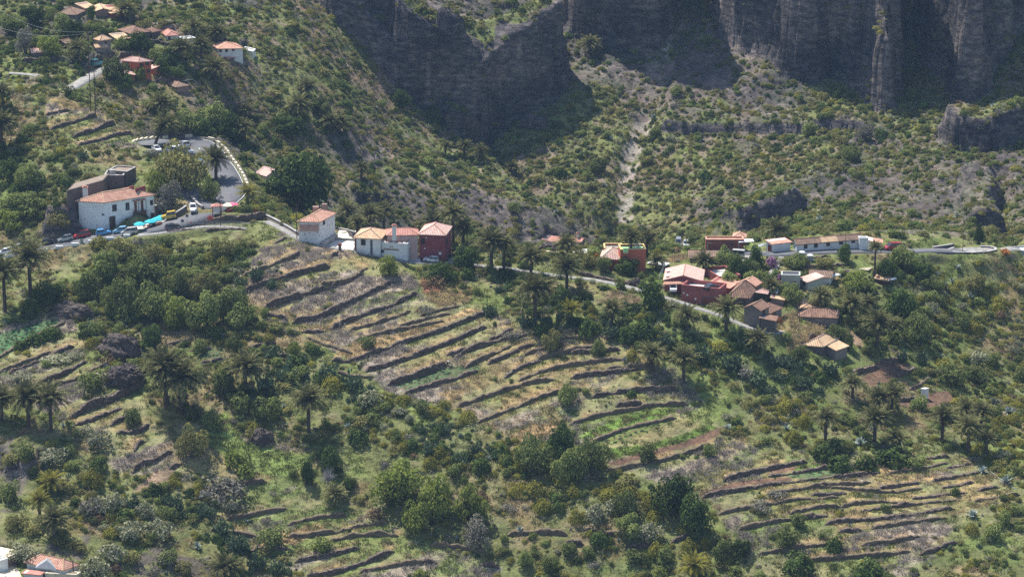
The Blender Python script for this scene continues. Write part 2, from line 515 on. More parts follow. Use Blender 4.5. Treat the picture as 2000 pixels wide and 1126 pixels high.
class Height:
    def __init__(self, Z): self.Z = Z
    def __call__(self, x, y):
        x = np.asarray(x, float); y = np.asarray(y, float)
        fx = np.clip((x - GX0) / GS, 0, len(gx) - 1.001); fy = np.clip((y - GY0) / GS, 0, len(gy) - 1.001)
        i = fx.astype(int); j = fy.astype(int); a = fx - i; b = fy - j
        Z = self.Z
        return (Z[i, j] * (1 - a) + Z[i + 1, j] * a) * (1 - b) + (Z[i, j + 1] * (1 - a) + Z[i + 1, j + 1] * a) * b
    def hit(self, u, v):
        """first ground point along the sight lines of pixels u, v"""
        u = np.atleast_1d(np.asarray(u, float)); v = np.atleast_1d(np.asarray(v, float))
        out = np.empty((len(u), 3))
        ys = np.arange(GY0 + 1, GY1 - 2, 1.0)
        for k in range(0, len(u), 2000):
            dx, dy, dz = ray(u[k:k + 2000], v[k:k + 2000])
            T = ys[None] / dy[:, None]
            below = (CAM_Z + dz[:, None] * T) < self(dx[:, None] * T, ys[None] + 0 * T)
            idx = np.where(below.any(1), below.argmax(1), len(ys) - 1)
            hi = ys[idx]; lo = hi - 1.0
            for _ in range(12):
                mid = 0.5 * (lo + hi); t = mid / dy
                bel = (CAM_Z + dz * t) < self(dx * t, mid)
                hi = np.where(bel, mid, hi); lo = np.where(bel, lo, mid)
            t = hi / dy
            out[k:k + 2000] = np.stack([dx * t, hi, CAM_Z + dz * t], 1)
        return out

def densify(pts, step):
    pts = np.asarray(pts, float); o = [pts[0]]
    for a, b in zip(pts[:-1], pts[1:]):
        n = max(1, int(np.ceil(np.linalg.norm(b[:2] - a[:2]) / step)))
        for k in range(1, n + 1): o.append(a + (b - a) * k / n)
    return np.array(o)

def curve(pts, step):
    """smooth (Catmull-Rom) polyline resampled about every step metres"""
    p = np.asarray(pts, float)
    if len(p) < 3: return densify(p, step)
    p = np.vstack([2 * p[0] - p[1], p, 2 * p[-1] - p[-2]])
    o = []
    for i in range(1, len(p) - 2):
        n = max(2, int(np.linalg.norm(p[i + 1][:2] - p[i][:2]) / step))
        for k in range(n):
            t = k / n
            o.append(0.5 * (2 * p[i] + (p[i + 1] - p[i - 1]) * t + (2 * p[i - 1] - 5 * p[i] + 4 * p[i + 1] - p[i + 2]) * t * t + (3 * p[i] - p[i - 1] - 3 * p[i + 1] + p[i + 2]) * t ** 3))
    o.append(p[-2])
    return np.array(o)

def near_line(line, rad):
    """grid window round a plan polyline: slices, distance, side (+ left of travel), arc length, overshoot past an end, nearest index"""
    i0 = max(0, int((line[:, 0].min() - rad - GX0) / GS)); i1 = min(len(gx), int((line[:, 0].max() + rad - GX0) / GS) + 2)
    j0 = max(0, int((line[:, 1].min() - rad - GY0) / GS)); j1 = min(len(gy), int((line[:, 1].max() + rad - GY0) / GS) + 2)
    x = X[i0:i1, j0:j1]; y = Y[i0:i1, j0:j1]
    best = np.full(x.shape, 1e9); side = np.zeros(x.shape); arc = np.zeros(x.shape); over = np.zeros(x.shape)
    s0 = 0.0; n = len(line) - 1
    for k in range(n):
        a = line[k]; b = line[k + 1]; d = b[:2] - a[:2]; L = np.hypot(*d)
        if L < 1e-6: continue
        tx = ((x - a[0]) * d[0] + (y - a[1]) * d[1]) / (L * L)
        tc = np.clip(tx, 0, 1)
        px = x - (a[0] + tc * d[0]); py = y - (a[1] + tc * d[1])
        dist = np.hypot(px, py)
        m = dist < best
        best = np.where(m, dist, best)
        side = np.where(m, np.sign(d[0] * (y - a[1]) - d[1] * (x - a[0])), side)
        arc = np.where(m, s0 + tc * L, arc)
        ov = np.zeros(x.shape)
        if k == 0: ov = np.maximum(ov, -tx * L)
        if k == n - 1: ov = np.maximum(ov, (tx - 1) * L)
        over = np.where(m, np.maximum(ov, 0), over)
        s0 += L
    return (slice(i0, i1), slice(j0, j1)), best, side, arc, over, s0

# roughness: gentle near the terraces, craggy on the mountain
far = smooth((Y - 745 - 25 * fbm(X, Y, 60, 2, 3)) / 60)
lefthill = smooth((-X - 40) / 30) * smooth((Y - 735) / 30)
craggy = np.clip(far, 0, 1)
low = smooth((640 - Y) / 60) * smooth((-X - 60) / 40)
Z = Z + fbm(X, Y, 22, 4, 1) * (1.0 + 3.0 * craggy + 1.2 * low)
rocky = smooth((fbm(X, Y, 34, 3, 9) + 0.05) / 0.16) * craggy
Z = Z + (ridged(X * 1.0, Y * 0.55, 16, 4, 21) - 0.6) * 6.0 * craggy * (0.25 + 0.75 * rocky) * (1 - 0.5 * lefthill)
ROCK = rocky * 0.85
H0 = Height(Z)

# cliffs: foot line (pixels; the main ones have the shadow cast below built into their shape), height, run of the face, depth of the shelf behind, end taper
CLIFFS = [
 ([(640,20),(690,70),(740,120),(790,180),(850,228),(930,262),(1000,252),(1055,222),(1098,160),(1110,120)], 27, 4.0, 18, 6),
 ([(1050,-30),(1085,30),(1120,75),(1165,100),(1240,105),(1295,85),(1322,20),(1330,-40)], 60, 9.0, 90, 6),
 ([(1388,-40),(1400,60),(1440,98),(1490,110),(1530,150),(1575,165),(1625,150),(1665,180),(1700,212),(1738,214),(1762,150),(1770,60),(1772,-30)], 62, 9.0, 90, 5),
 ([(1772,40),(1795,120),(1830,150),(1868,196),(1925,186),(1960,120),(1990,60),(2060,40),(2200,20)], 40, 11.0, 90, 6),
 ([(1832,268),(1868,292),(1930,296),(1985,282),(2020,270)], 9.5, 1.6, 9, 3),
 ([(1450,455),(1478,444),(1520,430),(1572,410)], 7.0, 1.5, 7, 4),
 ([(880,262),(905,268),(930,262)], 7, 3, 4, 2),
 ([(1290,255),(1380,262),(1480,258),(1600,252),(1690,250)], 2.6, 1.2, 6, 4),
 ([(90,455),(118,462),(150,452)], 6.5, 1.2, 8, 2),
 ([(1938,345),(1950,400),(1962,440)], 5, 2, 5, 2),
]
# boulders and crags in the lower ground
CLIFFS += [
 ([(-20,900),(10,925),(40,935)], 2.2, 2.0, 6, 2),
 ([(700,395),(730,402),(765,400)], 3, 1.0, 4, 2),
 ([(500,430),(440,442),(400,444)], 0.1, 1.0, 4, 2),
]
CLD = []
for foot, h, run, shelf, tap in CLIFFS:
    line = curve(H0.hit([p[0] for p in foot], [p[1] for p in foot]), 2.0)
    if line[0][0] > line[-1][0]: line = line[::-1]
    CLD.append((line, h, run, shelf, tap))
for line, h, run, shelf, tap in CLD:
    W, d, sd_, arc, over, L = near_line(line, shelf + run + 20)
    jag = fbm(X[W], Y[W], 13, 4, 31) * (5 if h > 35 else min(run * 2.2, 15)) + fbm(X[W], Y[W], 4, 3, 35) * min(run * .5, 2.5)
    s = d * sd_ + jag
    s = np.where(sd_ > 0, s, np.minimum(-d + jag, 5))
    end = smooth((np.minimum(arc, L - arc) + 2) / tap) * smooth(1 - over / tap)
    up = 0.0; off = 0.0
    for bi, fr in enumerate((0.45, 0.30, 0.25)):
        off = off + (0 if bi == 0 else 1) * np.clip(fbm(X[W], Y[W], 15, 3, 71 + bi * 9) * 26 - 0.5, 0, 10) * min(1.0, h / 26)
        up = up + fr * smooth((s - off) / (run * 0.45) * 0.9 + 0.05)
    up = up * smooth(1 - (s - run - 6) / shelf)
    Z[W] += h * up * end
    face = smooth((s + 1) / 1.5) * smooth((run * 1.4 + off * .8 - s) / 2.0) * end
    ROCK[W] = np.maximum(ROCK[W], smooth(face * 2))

# the ravine that comes down between the cliffs, and lesser gullies
for pts, wid, dep in (([(1335,60),(1290,150),(1272,210),(1250,260),(1225,310),(1215,400),(1205,455)], 6, 2.6),
                      ([(1960,330),(1955,400),(1975,470)], 4, 3.0), ([(940,270),(1010,330),(1100,400),(1180,445)], 7, 4.0),
                      ([(470,215),(430,240),(400,262)], 6, 2.0)):
    line = densify(H0.hit([p[0] for p in pts], [p[1] for p in pts]), 2.0)
    W, d, sd_, arc, over, L = near_line(line, wid * 2)
    Z[W] -= dep * smooth(1 - d / wid)
H0 = Height(Z)

# ------------------------------------------------------------------ dry-stone terraces: pixels of the wall, height in pixels, what the label says
WALLS = [
 ([(472,568),(540,545),(600,527),(642,517)],13,"tallest-looking dry-stone wall of the field just under the white stone house"),
 ([(514,600),(560,584),(600,569),(640,560)],14,"second dry-stone wall down from the white stone house"),
 ([(640,560),(672,546),(708,533)],6,"low overgrown stub of dry-stone wall continuing the second terrace"),
 ([(514,606),(540,614),(565,623)],6,"short return wall closing the corner of the green terrace"),
 ([(570,625),(620,618),(660,600),(720,570),(770,547)],13,"long straight dry-stone wall with a pipe at its upper end"),
 ([(644,638),(680,624),(720,608),(760,596),(814,569)],11,"rough-topped dry-stone wall under the fifth lavender terrace"),
 ([(590,643),(612,646),(632,645)],5,"tiny dry-stone wall at the bare stony corner"),
 ([(680,640),(720,632),(770,618),(800,604)],5,"ruined bank of dry grass crossing the middle of a terrace"),
 ([(650,698),(683,703),(725,689),(775,671),(860,643),(926,618),(948,607)],11,"long wall edged with straw-coloured grass"),
 ([(712,722),(750,712),(813,690),(876,667),(948,635)],12,"dry-stone wall below the pale lilac strip"),
 ([(755,748),(800,734),(873,707)],15,"dark tall wall directly above the dark green crop bed"),
 ([(884,696),(915,680),(950,666)],8,"dry-stone wall rising from the crop bed towards the pale bush"),
 ([(783,767),(850,747),(936,719)],6,"low wall along the lower edge of the dark green crop bed"),
 ([(950,664),(975,654),(1000,639)],9,"short thick wall beside the big shaded palm"),
 ([(950,706),(975,697),(1003,684),(1043,669)],9,"stepped wall below the pale leafless bush"),
 ([(983,736),(1013,719),(1058,699)],6,"low wall under a strip of straw and green grass"),
 ([(1100,657),(1135,660),(1172,660)],6,"stony bank at the foot of the prickly pears"),
 ([(1110,686),(1158,684),(1213,681)],6,"low wall under a yellow grass strip beside a yellow-green bush"),
 ([(1113,735),(1163,727),(1198,722),(1246,715)],7,"curved low wall just below the short palm pair"),
 ([(1155,771),(1200,765),(1263,760),(1326,758)],9,"level wall ending at the shadow of a palm"),
 ([(1200,789),(1228,788),(1258,786)],9,"short dark wall with a bush growing at each end"),
 ([(1180,916),(1215,912),(1313,891),(1390,865)],7,"bushy bank below the brown ploughed strip"),
 ([(1410,936),(1463,922),(1500,914),(1575,899)],11,"stone wall above the small brown and green plots"),
 ([(1368,967),(1425,955),(1500,944),(1612,932),(1675,926),(1717,919)],8,"long wall below the brown soil and cabbage plots"),
 ([(1500,926),(1545,922),(1625,911)],3,"knee-high wall dividing the brown plot from the cabbage bed"),
 ([(1800,894),(1828,893),(1855,891)],5,"short uppermost wall of the yellow terraces"),
 ([(1845,911),(1870,908),(1895,904)],5,"second short wall of the yellow terraces"),
 ([(1712,951),(1750,948),(1798,940)],7,"broken wall with a yellowish bush on it"),
 ([(1818,938),(1863,930),(1912,919)],7,"wall reaching the path at the terrace corner"),
 ([(1838,951),(1870,946),(1900,939)],4,"thin wall line between two straw strips"),
 ([(1583,964),(1618,962),(1652,959)],4,"faint wall among green and straw patches"),
 ([(1780,972),(1815,969),(1888,960)],6,"wall behind a dark round bush"),
 ([(1905,956),(1928,952),(1950,948)],6,"stub of wall at the outer end of the yellow terraces"),
 ([(1583,1006),(1600,1004),(1617,1003)],5,"tiny pale-topped wall in dry grass"),
 ([(1680,995),(1718,990),(1783,980)],5,"low wall shaded by small bushes"),
 ([(1610,1019),(1720,1011),(1800,1000),(1863,989)],6,"long low wall under a row of green bushes"),
 ([(1637,1034),(1660,1033),(1685,1031)],6,"short wall overhung by weeds"),
 ([(1795,1079),(1830,1068),(1870,1054)],9,"overgrown wall slanting above the lowest grass field"),
 ([(1098,1059),(1120,1058),(1142,1058)],7,"heap-like wall among agaves"),
 ([(1223,1064),(1250,1062),(1280,1061)],7,"curved wall below the tan grass mound"),
 ([(1308,1056),(1330,1048),(1353,1039)],6,"slanting wall beside the dark leafy tree"),
 ([(490,1070),(530,1069),(566,1066)],9,"wall under the bright straw strip"),
 ([(575,1092),(605,1089),(650,1079),(702,1067)],8,"wall between the two lowest lilac strips"),
 ([(600,1117),(640,1116),(675,1107),(715,1094),(743,1084),(768,1072)],10,"crumbling lowest wall by the prickly pear thicket"),
 ([(823,1091),(838,1093),(857,1094)],7,"small dark wall end in pale grass"),
 ([(940,1096),(955,1100),(975,1104)],6,"little wall under the last pale terrace"),
 ([(-10,700),(57,662),(125,628)],8,"bushy terrace bank under the green crop by the two big palms"),
 ([(15,725),(75,701),(142,673)],10,"dark wall across the pale flowering strip"),
 ([(85,743),(125,728),(167,703)],9,"wall below the whitish flowers"),
 ([(133,812),(175,792),(220,776),(263,754),(280,744)],22,"tall retaining wall under the lone boulder"),
 ([(145,823),(190,812),(237,793)],5,"low wall along the foot of the tall retaining wall"),
 ([(213,827),(236,816),(260,803)],11,"short thick wall with a pale top beside the brown plot"),
 ([(226,840),(268,842),(290,824)],6,"curved edge wall of the brown plot"),
 ([(255,920),(270,906),(298,898),(335,878)],9,"curving wall of the ruined stony plot"),
 ([(328,910),(340,906),(352,900)],8,"stub of wall with dark bushes by the stony plot"),
 ([(258,880),(270,862),(285,858)],7,"crumbled wall round the small bare plot"),
 ([(325,668),(350,667),(373,664)],8,"upper little wall behind the double palm"),
 ([(370,681),(392,680),(416,678)],6,"middle little wall behind the double palm"),
 ([(390,704),(412,704),(438,698)],6,"wall under the tiny square crop bed"),
 ([(480,676),(510,672),(540,668)],4,"low wall among dark shrubs beside the rounded green bush"),
 ([(520,690),(555,692),(580,688)],4,"low pale wall above the prickly pears"),
 ([(1750,731),(1770,725),(1788,717)],9,"wall across the little brown field"),
 ([(1663,726),(1690,720),(1716,712)],6,"upper edge wall of the little brown field"),
 ([(1773,759),(1795,748),(1817,733)],7,"green-topped bank above the white hut"),
 ([(1748,781),(1772,778),(1797,775)],6,"wall of pale stones beside the white hut"),
 ([(1716,708),(1735,705),(1756,701)],7,"top wall of the little field shaded by the lone palm"),
 ([(98,250),(140,238),(187,225)],9,"top terrace wall of the grassy knoll under the power poles"),
 ([(140,267),(180,254),(222,239)],9,"middle terrace wall of the grassy knoll"),
 ([(150,281),(200,270),(256,258)],7,"lowest terrace wall of the grassy knoll"),
 ([(88,222),(112,218),(139,213)],8,"short wall with dark shrubs on top of the knoll"),
 ([(402,209),(440,205),(478,200)],7,"dark wall under a grassy strip in the upper hollow"),
 ([(182,112),(210,109),(258,106)],12,"high stone wall behind the orange two-storey house"),
 ([(40,118),(80,120),(130,117)],12,"shaded retaining wall under the tall thin palm"),
 ([(228,37),(245,33),(250,46)],12,"dark retaining wall under the light orange roofs"),
 ([(258,82),(290,80),(318,77)],8,"dark terrace wall in front of the brown-roofed house"),
 ([(302,75),(320,82),(340,88)],8,"white-topped retaining wall below the white upper houses"),
 ([(285,160),(330,152),(362,147)],6,"pale garden wall beside the orange two-storey house"),
 ([(388,437),(410,431),(440,427),(480,425),(520,421)],24,"big shaded retaining wall under the flower beds of the road junction"),
 ([(400,450),(440,449),(480,451)],9,"shaded footing wall of the railed ramp"),
 ([(318,462),(360,454),(400,449)],9,"shaded roadside retaining wall under the railing"),
 ([(1128,531),(1180,541),(1250,556)],14,"high dark wall along the path below the orange house"),
 ([(1262,553),(1290,556),(1300,558)],9,"dark wall under the small lawn"),
 ([(1565,505),(1600,502),(1620,500)],5,"low dark wall beside the long white cottage row"),
 ([(1545,525),(1590,519),(1650,515)],5,"garden wall behind the grey-green house"),
 ([(1575,655),(1620,654),(1650,664)],4,"line of rubble below the long stone barn"),
 ([(640,500),(660,494),(668,503)],8,"corner wall at the gate of the restaurant path"),
 ([(870,692),(930,674),(985,660),(1030,652)],6,"long faint wall between two lilac strips of the middle terraces"),
 ([(905,716),(960,690),(1000,672)],6,"grassy bank rising towards the shaded path palm"),
 ([(1045,700),(1100,686),(1180,672)],5,"faint bank under the solitary olive tree"),
 ([(1010,742),(1060,722),(1150,706),(1250,700)],6,"long curving bank across the middle terraces"),
 ([(890,792),(960,768),(1020,748),(1085,736)],7,"rough bank with straw grass on the middle terraces"),
 ([(930,822),(1000,795),(1080,765),(1140,757)],7,"uneven bank below the straw strip of the middle terraces"),
 ([(1110,826),(1180,806),(1260,790),(1345,786)],7,"bank along the upper edge of the bright green field"),
 ([(1150,862),(1230,832),(1320,812)],5,"bank along the lower edge of the bright green field"),
 ([(1020,690),(1075,676)],5,"short bank next to the solitary olive tree"),
 ([(1400,1000),(1480,985),(1560,972),(1640,966)],6,"long overgrown bank among pale lilac grass"),
 ([(1440,1030),(1530,1012),(1600,1000)],6,"overgrown bank lower among the pale lilac grass"),
 ([(1480,1078),(1560,1066),(1640,1058)],6,"bushy bank near the foot of the grassy slope"),
 ([(1680,1062),(1740,1056),(1800,1044)],5,"faint bank in the lowest grass field"),
 ([(1900,975),(1950,968),(1990,962)],5,"last stub of bank beside the thin pipe"),
 ([(1660,905),(1740,898),(1790,890)],5,"bank above the yellow terraces by the dark bushes"),
 ([(440,1012),(500,1000),(560,990)],6,"bank under the lilac slope by the prickly pears"),
 ([(560,1022),(620,1008),(680,1004)],6,"bank of pale straw near the small spiky palm"),
 ([(640,1052),(720,1040),(780,1042)],6,"curved bank of tan grass below the bottom thicket"),
 ([(700,1112),(780,1098),(830,1092)],6,"lowest tan bank at the frame edge"),
 ([(840,1062),(900,1066),(950,1074)],5,"pale bank below the grey-green shrub tree"),
 ([(400,960),(450,945),(520,936)],5,"mossy bank in the bright meadow"),
 ([(-10,772),(60,752),(120,730)],7,"bank among whitish flowers behind the frame-edge palms"),
 ([(1180,720),(1240,712),(1290,718)],5,"little bank between the level-terrace palms"),
 ([(620,560),(680,545),(716,520)],5,"faint bank inside the second lilac terrace"),
 ([(470,540),(520,520),(575,500)],5,"straw bank on the upper lilac field"),
 ([(1140,1030),(1200,1040),(1260,1046)],5,"tan bank behind the whitish flowering bushes"),
 ([(990,1040),(1060,1036),(1110,1042)],5,"tan bank along the yellow thicket foot"),
 ([(1590,948),(1660,952),(1740,958),(1800,950)],4,"thin long bank between straw strips of the lower slope"),
 ([(1500,962),(1570,950),(1640,944),(1700,940)],4,"thin bank under the cabbage plot"),
 ([(1640,985),(1720,978),(1800,980),(1880,972)],4,"thin straw bank in the middle of the lower slope"),
 ([(1540,1000),(1580,992),(1640,984)],4,"thin bank with pale lilac grass on the lower slope"),
 ([(1700,1028),(1780,1016),(1850,1006)],5,"grassy bank below the row of green bushes"),
 ([(1560,1092),(1640,1086),(1720,1080),(1780,1072)],5,"grassy bank near the lower frame edge"),
 ([(1730,922),(1790,914),(1850,902)],4,"thin bank behind the small yellow bush"),
 ([(-10,728),(40,710),(100,686)],7,"bank carrying whitish flowers under the green crop"),
 ([(10,768),(70,758),(130,742),(190,728)],7,"bank behind the tops of the frame-edge palms"),
 ([(170,722),(200,712),(215,704)],6,"short bank beside the lone boulder"),
 ([(300,735),(330,728),(370,724)],6,"bank hidden behind the double palm"),
 ([(660,722),(690,732),(730,730)],5,"stony bank at the lower tip of the lilac terraces"),
 ([(818,616),(860,606),(900,594)],5,"bank across the green strip below the reddish weeds"),
 ([(770,640),(830,622),(880,610)],5,"bank of straw grass along the upper long strip"),
 ([(690,662),(760,646),(820,634),(870,624)],5,"long lilac bank above the straw-edged wall"),
 ([(600,655),(640,672),(690,690)],5,"sloping bank closing the terraces on their lower side"),
 ([(410,1030),(470,1040),(520,1050)],5,"bank beneath the prickly pears at the meadow end"),
 ([(660,1035),(720,1022),(760,1018)],5,"bank of tan grass next to the bottom thicket"),
 ([(560,1046),(620,1040),(660,1036)],5,"bright tan bank above the lowest lilac strips"),
 ([(532,474),(545,469),(558,462)],6,"short dark wall on the lilac field above the ramp"),
 ([(552,507),(575,498),(582,490)],7,"bushy wall edge next to the white stone house"),
]
for pts, hp, lab in list(WALLS): pass
EDGE = np.zeros_like(Z); FOOT = np.zeros_like(Z)
WL = []
for pts, hp, lab in WALLS:
    w = H0.hit([p[0] for p in pts], [p[1] for p in pts])
    w = w[np.argsort(w[:, 0])] if abs(w[-1][0] - w[0][0]) > 4 else (w if w[0][0] < w[-1][0] else w[::-1])
    line = curve(w, 0.8)
    px_m = FPX / (line[:, 1].mean() / CP)
    Hm = max(0.4, hp / px_m * (0.36 if 'bank' in lab else 0.60))
    WL.append((line, Hm, lab))
for line, Hm, lab in WL:
    Rr = 6.0 + Hm
    W, d, sd_, arc, over, L = near_line(line, Rr)
    s = d * sd_
    end = smooth(1 - over / 2.5)
    dz = np.where(s > 0, 0.5 * (1 - s / Rr), -0.5 * (1 + s / Rr)) * Hm
    Z[W] += np.where(d < Rr, dz, 0) * end
    EDGE[W] = np.maximum(EDGE[W], np.where(s > 0, np.clip(1 - s / 3.2, 0, 1), 0) * end)
    FOOT[W] = np.maximum(FOOT[W], np.where(s <= 0, np.clip(1 + s / 4.0, 0, 1), 0) * end)
H1 = Height(Z)

# ------------------------------------------------------------------ roads, paths and levelled ground
ROADS = {   # pixels of the centre line, width
 "main_road": ([(-70,508),(0,497),(60,487),(110,478),(180,466),(240,456),(300,447),(345,437),(388,420),(425,402),(452,380),(448,358),(436,334),(421,312),(408,294),(385,282),(345,275),(305,277),(285,282)], 7.6, "asphalt"),
 "side_road": ([(418,406),(400,404),(386,394),(374,380),(364,366)], 5.2, "asphalt"),
 "parking_bay": ([(298,291),(330,293),(362,297),(390,303),(408,318)], 7.0, "asphalt"),
 "ramp_footpath": ([(268,463),(320,455),(352,448),(385,443),(430,443),(478,447)], 2.4, "cement_path"),
 "village_path": ([(520,432),(555,447),(585,466),(630,479),(668,487),(700,493),(750,503),(800,513),(850,515),(885,514),(960,522),(1010,527),(1060,534),(1110,541),(1160,547),(1210,557),(1250,566),(1290,578),(1330,590),(1365,602),(1400,613),(1430,625),(1460,637),(1490,648),(1515,655),(1532,650)], 2.0, "cement_path"),
 "hamlet_road": ([(1430,494),(1470,494),(1510,497),(1560,494),(1620,491),(1690,490),(1760,491),(1820,490),(1880,489),(1930,488)], 4.2, "asphalt"),
 "upper_road": ([(132,178),(150,166),(175,151),(200,136),(225,127),(245,119)], 4.0, "cement_path"),
 "knoll_road": ([(18,142),(45,144),(74,150)], 2.4, "cement_path"),
 "lookout_road": ([(1945,494),(1975,486),(2010,488),(2070,495)], 4.0, "cement_path"),
}
RD = {}
for nm, (pts, wid, mat) in ROADS.items():
    w = H0.hit([p[0] for p in pts], [p[1] for p in pts])
    line = curve(w, 1.0)
    k = 9
    zz = np.convolve(np.pad(line[:, 2], k, mode='edge'), np.ones(2 * k + 1) / (2 * k + 1), 'valid')
    line[:, 2] = zz
    RD[nm] = line
    wid2 = wid / 2
    W, d, sd_, arc, over, L = near_line(line, wid2 + 4)
    cum = np.concatenate([[0], np.cumsum(np.hypot(*np.diff(line[:, :2], axis=0).T))])
    zr = np.interp(arc, cum, line[:, 2])
    wgt = smooth(1 - (d - wid2 - 0.6) / 2.0) * (over < 1.0)
    Z[W] = Z[W] * (1 - wgt) + zr * wgt
    ROCK[W] *= 1 - wgt

def in_poly(px, py, poly):
    c = np.zeros(px.shape, bool); n = len(poly)
    for i in range(n):
        x1, y1 = poly[i][:2]; x2, y2 = poly[(i + 1) % n][:2]
        if y1 == y2: continue
        c ^= ((y1 > py) != (y2 > py)) & (px < (x2 - x1) * (py - y1) / (y2 - y1) + x1)
    return c

def level(poly, z, fall=1.6, only_down=False):
    """flatten the ground inside a plan polygon"""
    line = densify(np.array([(*p[:2], 0) for p in list(poly) + [poly[0]]]), 0.8)
    W, d, sd_, arc, over, L = near_line(line, fall + 1)
    ins = in_poly(X[W], Y[W], poly)
    wgt = np.where(ins, 1.0, smooth(1 - d / fall))
    zt = z if not only_down else np.minimum(Z[W], z)
    Z[W] = Z[W] * (1 - wgt) + zt * wgt
    ROCK[W] *= 1 - wgt

# paved and bare yards, drawn on a level plane: name, pixels, pixel whose ground gives the level, material
YARDS = [
 ("restaurant_yard", [(633,484),(655,469),(695,470),(690,489),(668,487)], (668,486), "pale_paving"),
 ("palm_yard", [(656,466),(662,450),(700,451),(705,462),(694,468)], (690,464), "pale_paving"),
 ("car_yard", [(795,513),(808,499),(820,499),(822,513)], (810,510), "pale_paving"),
 ("red_house_yard", [(872,514),(886,498),(890,505),(888,515)], (882,512), "cement_path"),
 ("concrete_terrace", [(1112,493),(1135,488),(1145,485),(1160,490),(1158,505),(1145,507),(1146,495)], (1140,495), "pale_paving"),
 ("dirt_car_park", [(1288,488),(1322,473),(1348,477),(1352,488),(1320,492)], (1330,482), "dirt"),
 ("square", [(1426,501),(1432,490),(1470,489),(1500,494),(1470,500),(1462,510),(1440,513)], (1450,496), "cement_path"),
 ("lookout_pad", [(1842,491),(1890,482.5),(1935,483),(1946,486),(1946,490),(1930,493.5),(1900,495.5),(1868,494.8)], (1880,490), None),
#("hairpin_car_park", [(290,300),(300,282),(345,280),(385,288),(408,300),(420,318),(400,330),(370,318),(330,305)], (380,296), "asphalt"),
#("junction", [(345,441),(365,428),(378,408),(398,400),(440,392),(455,400),(420,414),(395,430)], (395,420), "asphalt"),
 ("tan_terrace", [(-20,1128),(4,1107),(32,1102),(44,1130)], (20,1118), "cream"),
 ("cafe_forecourt", [(255,446),(300,428),(325,424),(330,430),(290,444),(262,452)], (290,440), "pale_paving"),
]
YD = []
for nm, pts, ref, mat in YARDS:
    z = float(H0.hit([ref[0]], [ref[1]])[0][2])
    if nm in ("junction", "hairpin_car_park"):
        q = pix_y(ref[0], ref[1], float(H0.hit([ref[0]], [ref[1]])[0][1]))
        nl = RD["main_road"]; z = nl[np.argmin(np.hypot(nl[:, 0] - q[0], nl[:, 1] - q[1])), 2]
    poly = [tuple(pix_z(u, v, z)[:2]) for u, v in pts]
    a = sum(poly[i][0] * poly[(i + 1) % len(poly)][1] - poly[(i + 1) % len(poly)][0] * poly[i][1] for i in range(len(poly)))
    if a < 0: poly = poly[::-1]
    level(poly, z, 7.0 if mat is None else 2.0)
    if mat: YD.append((nm, poly, z, mat))
    else: LOOK_Z = z
HB = Height(Z)
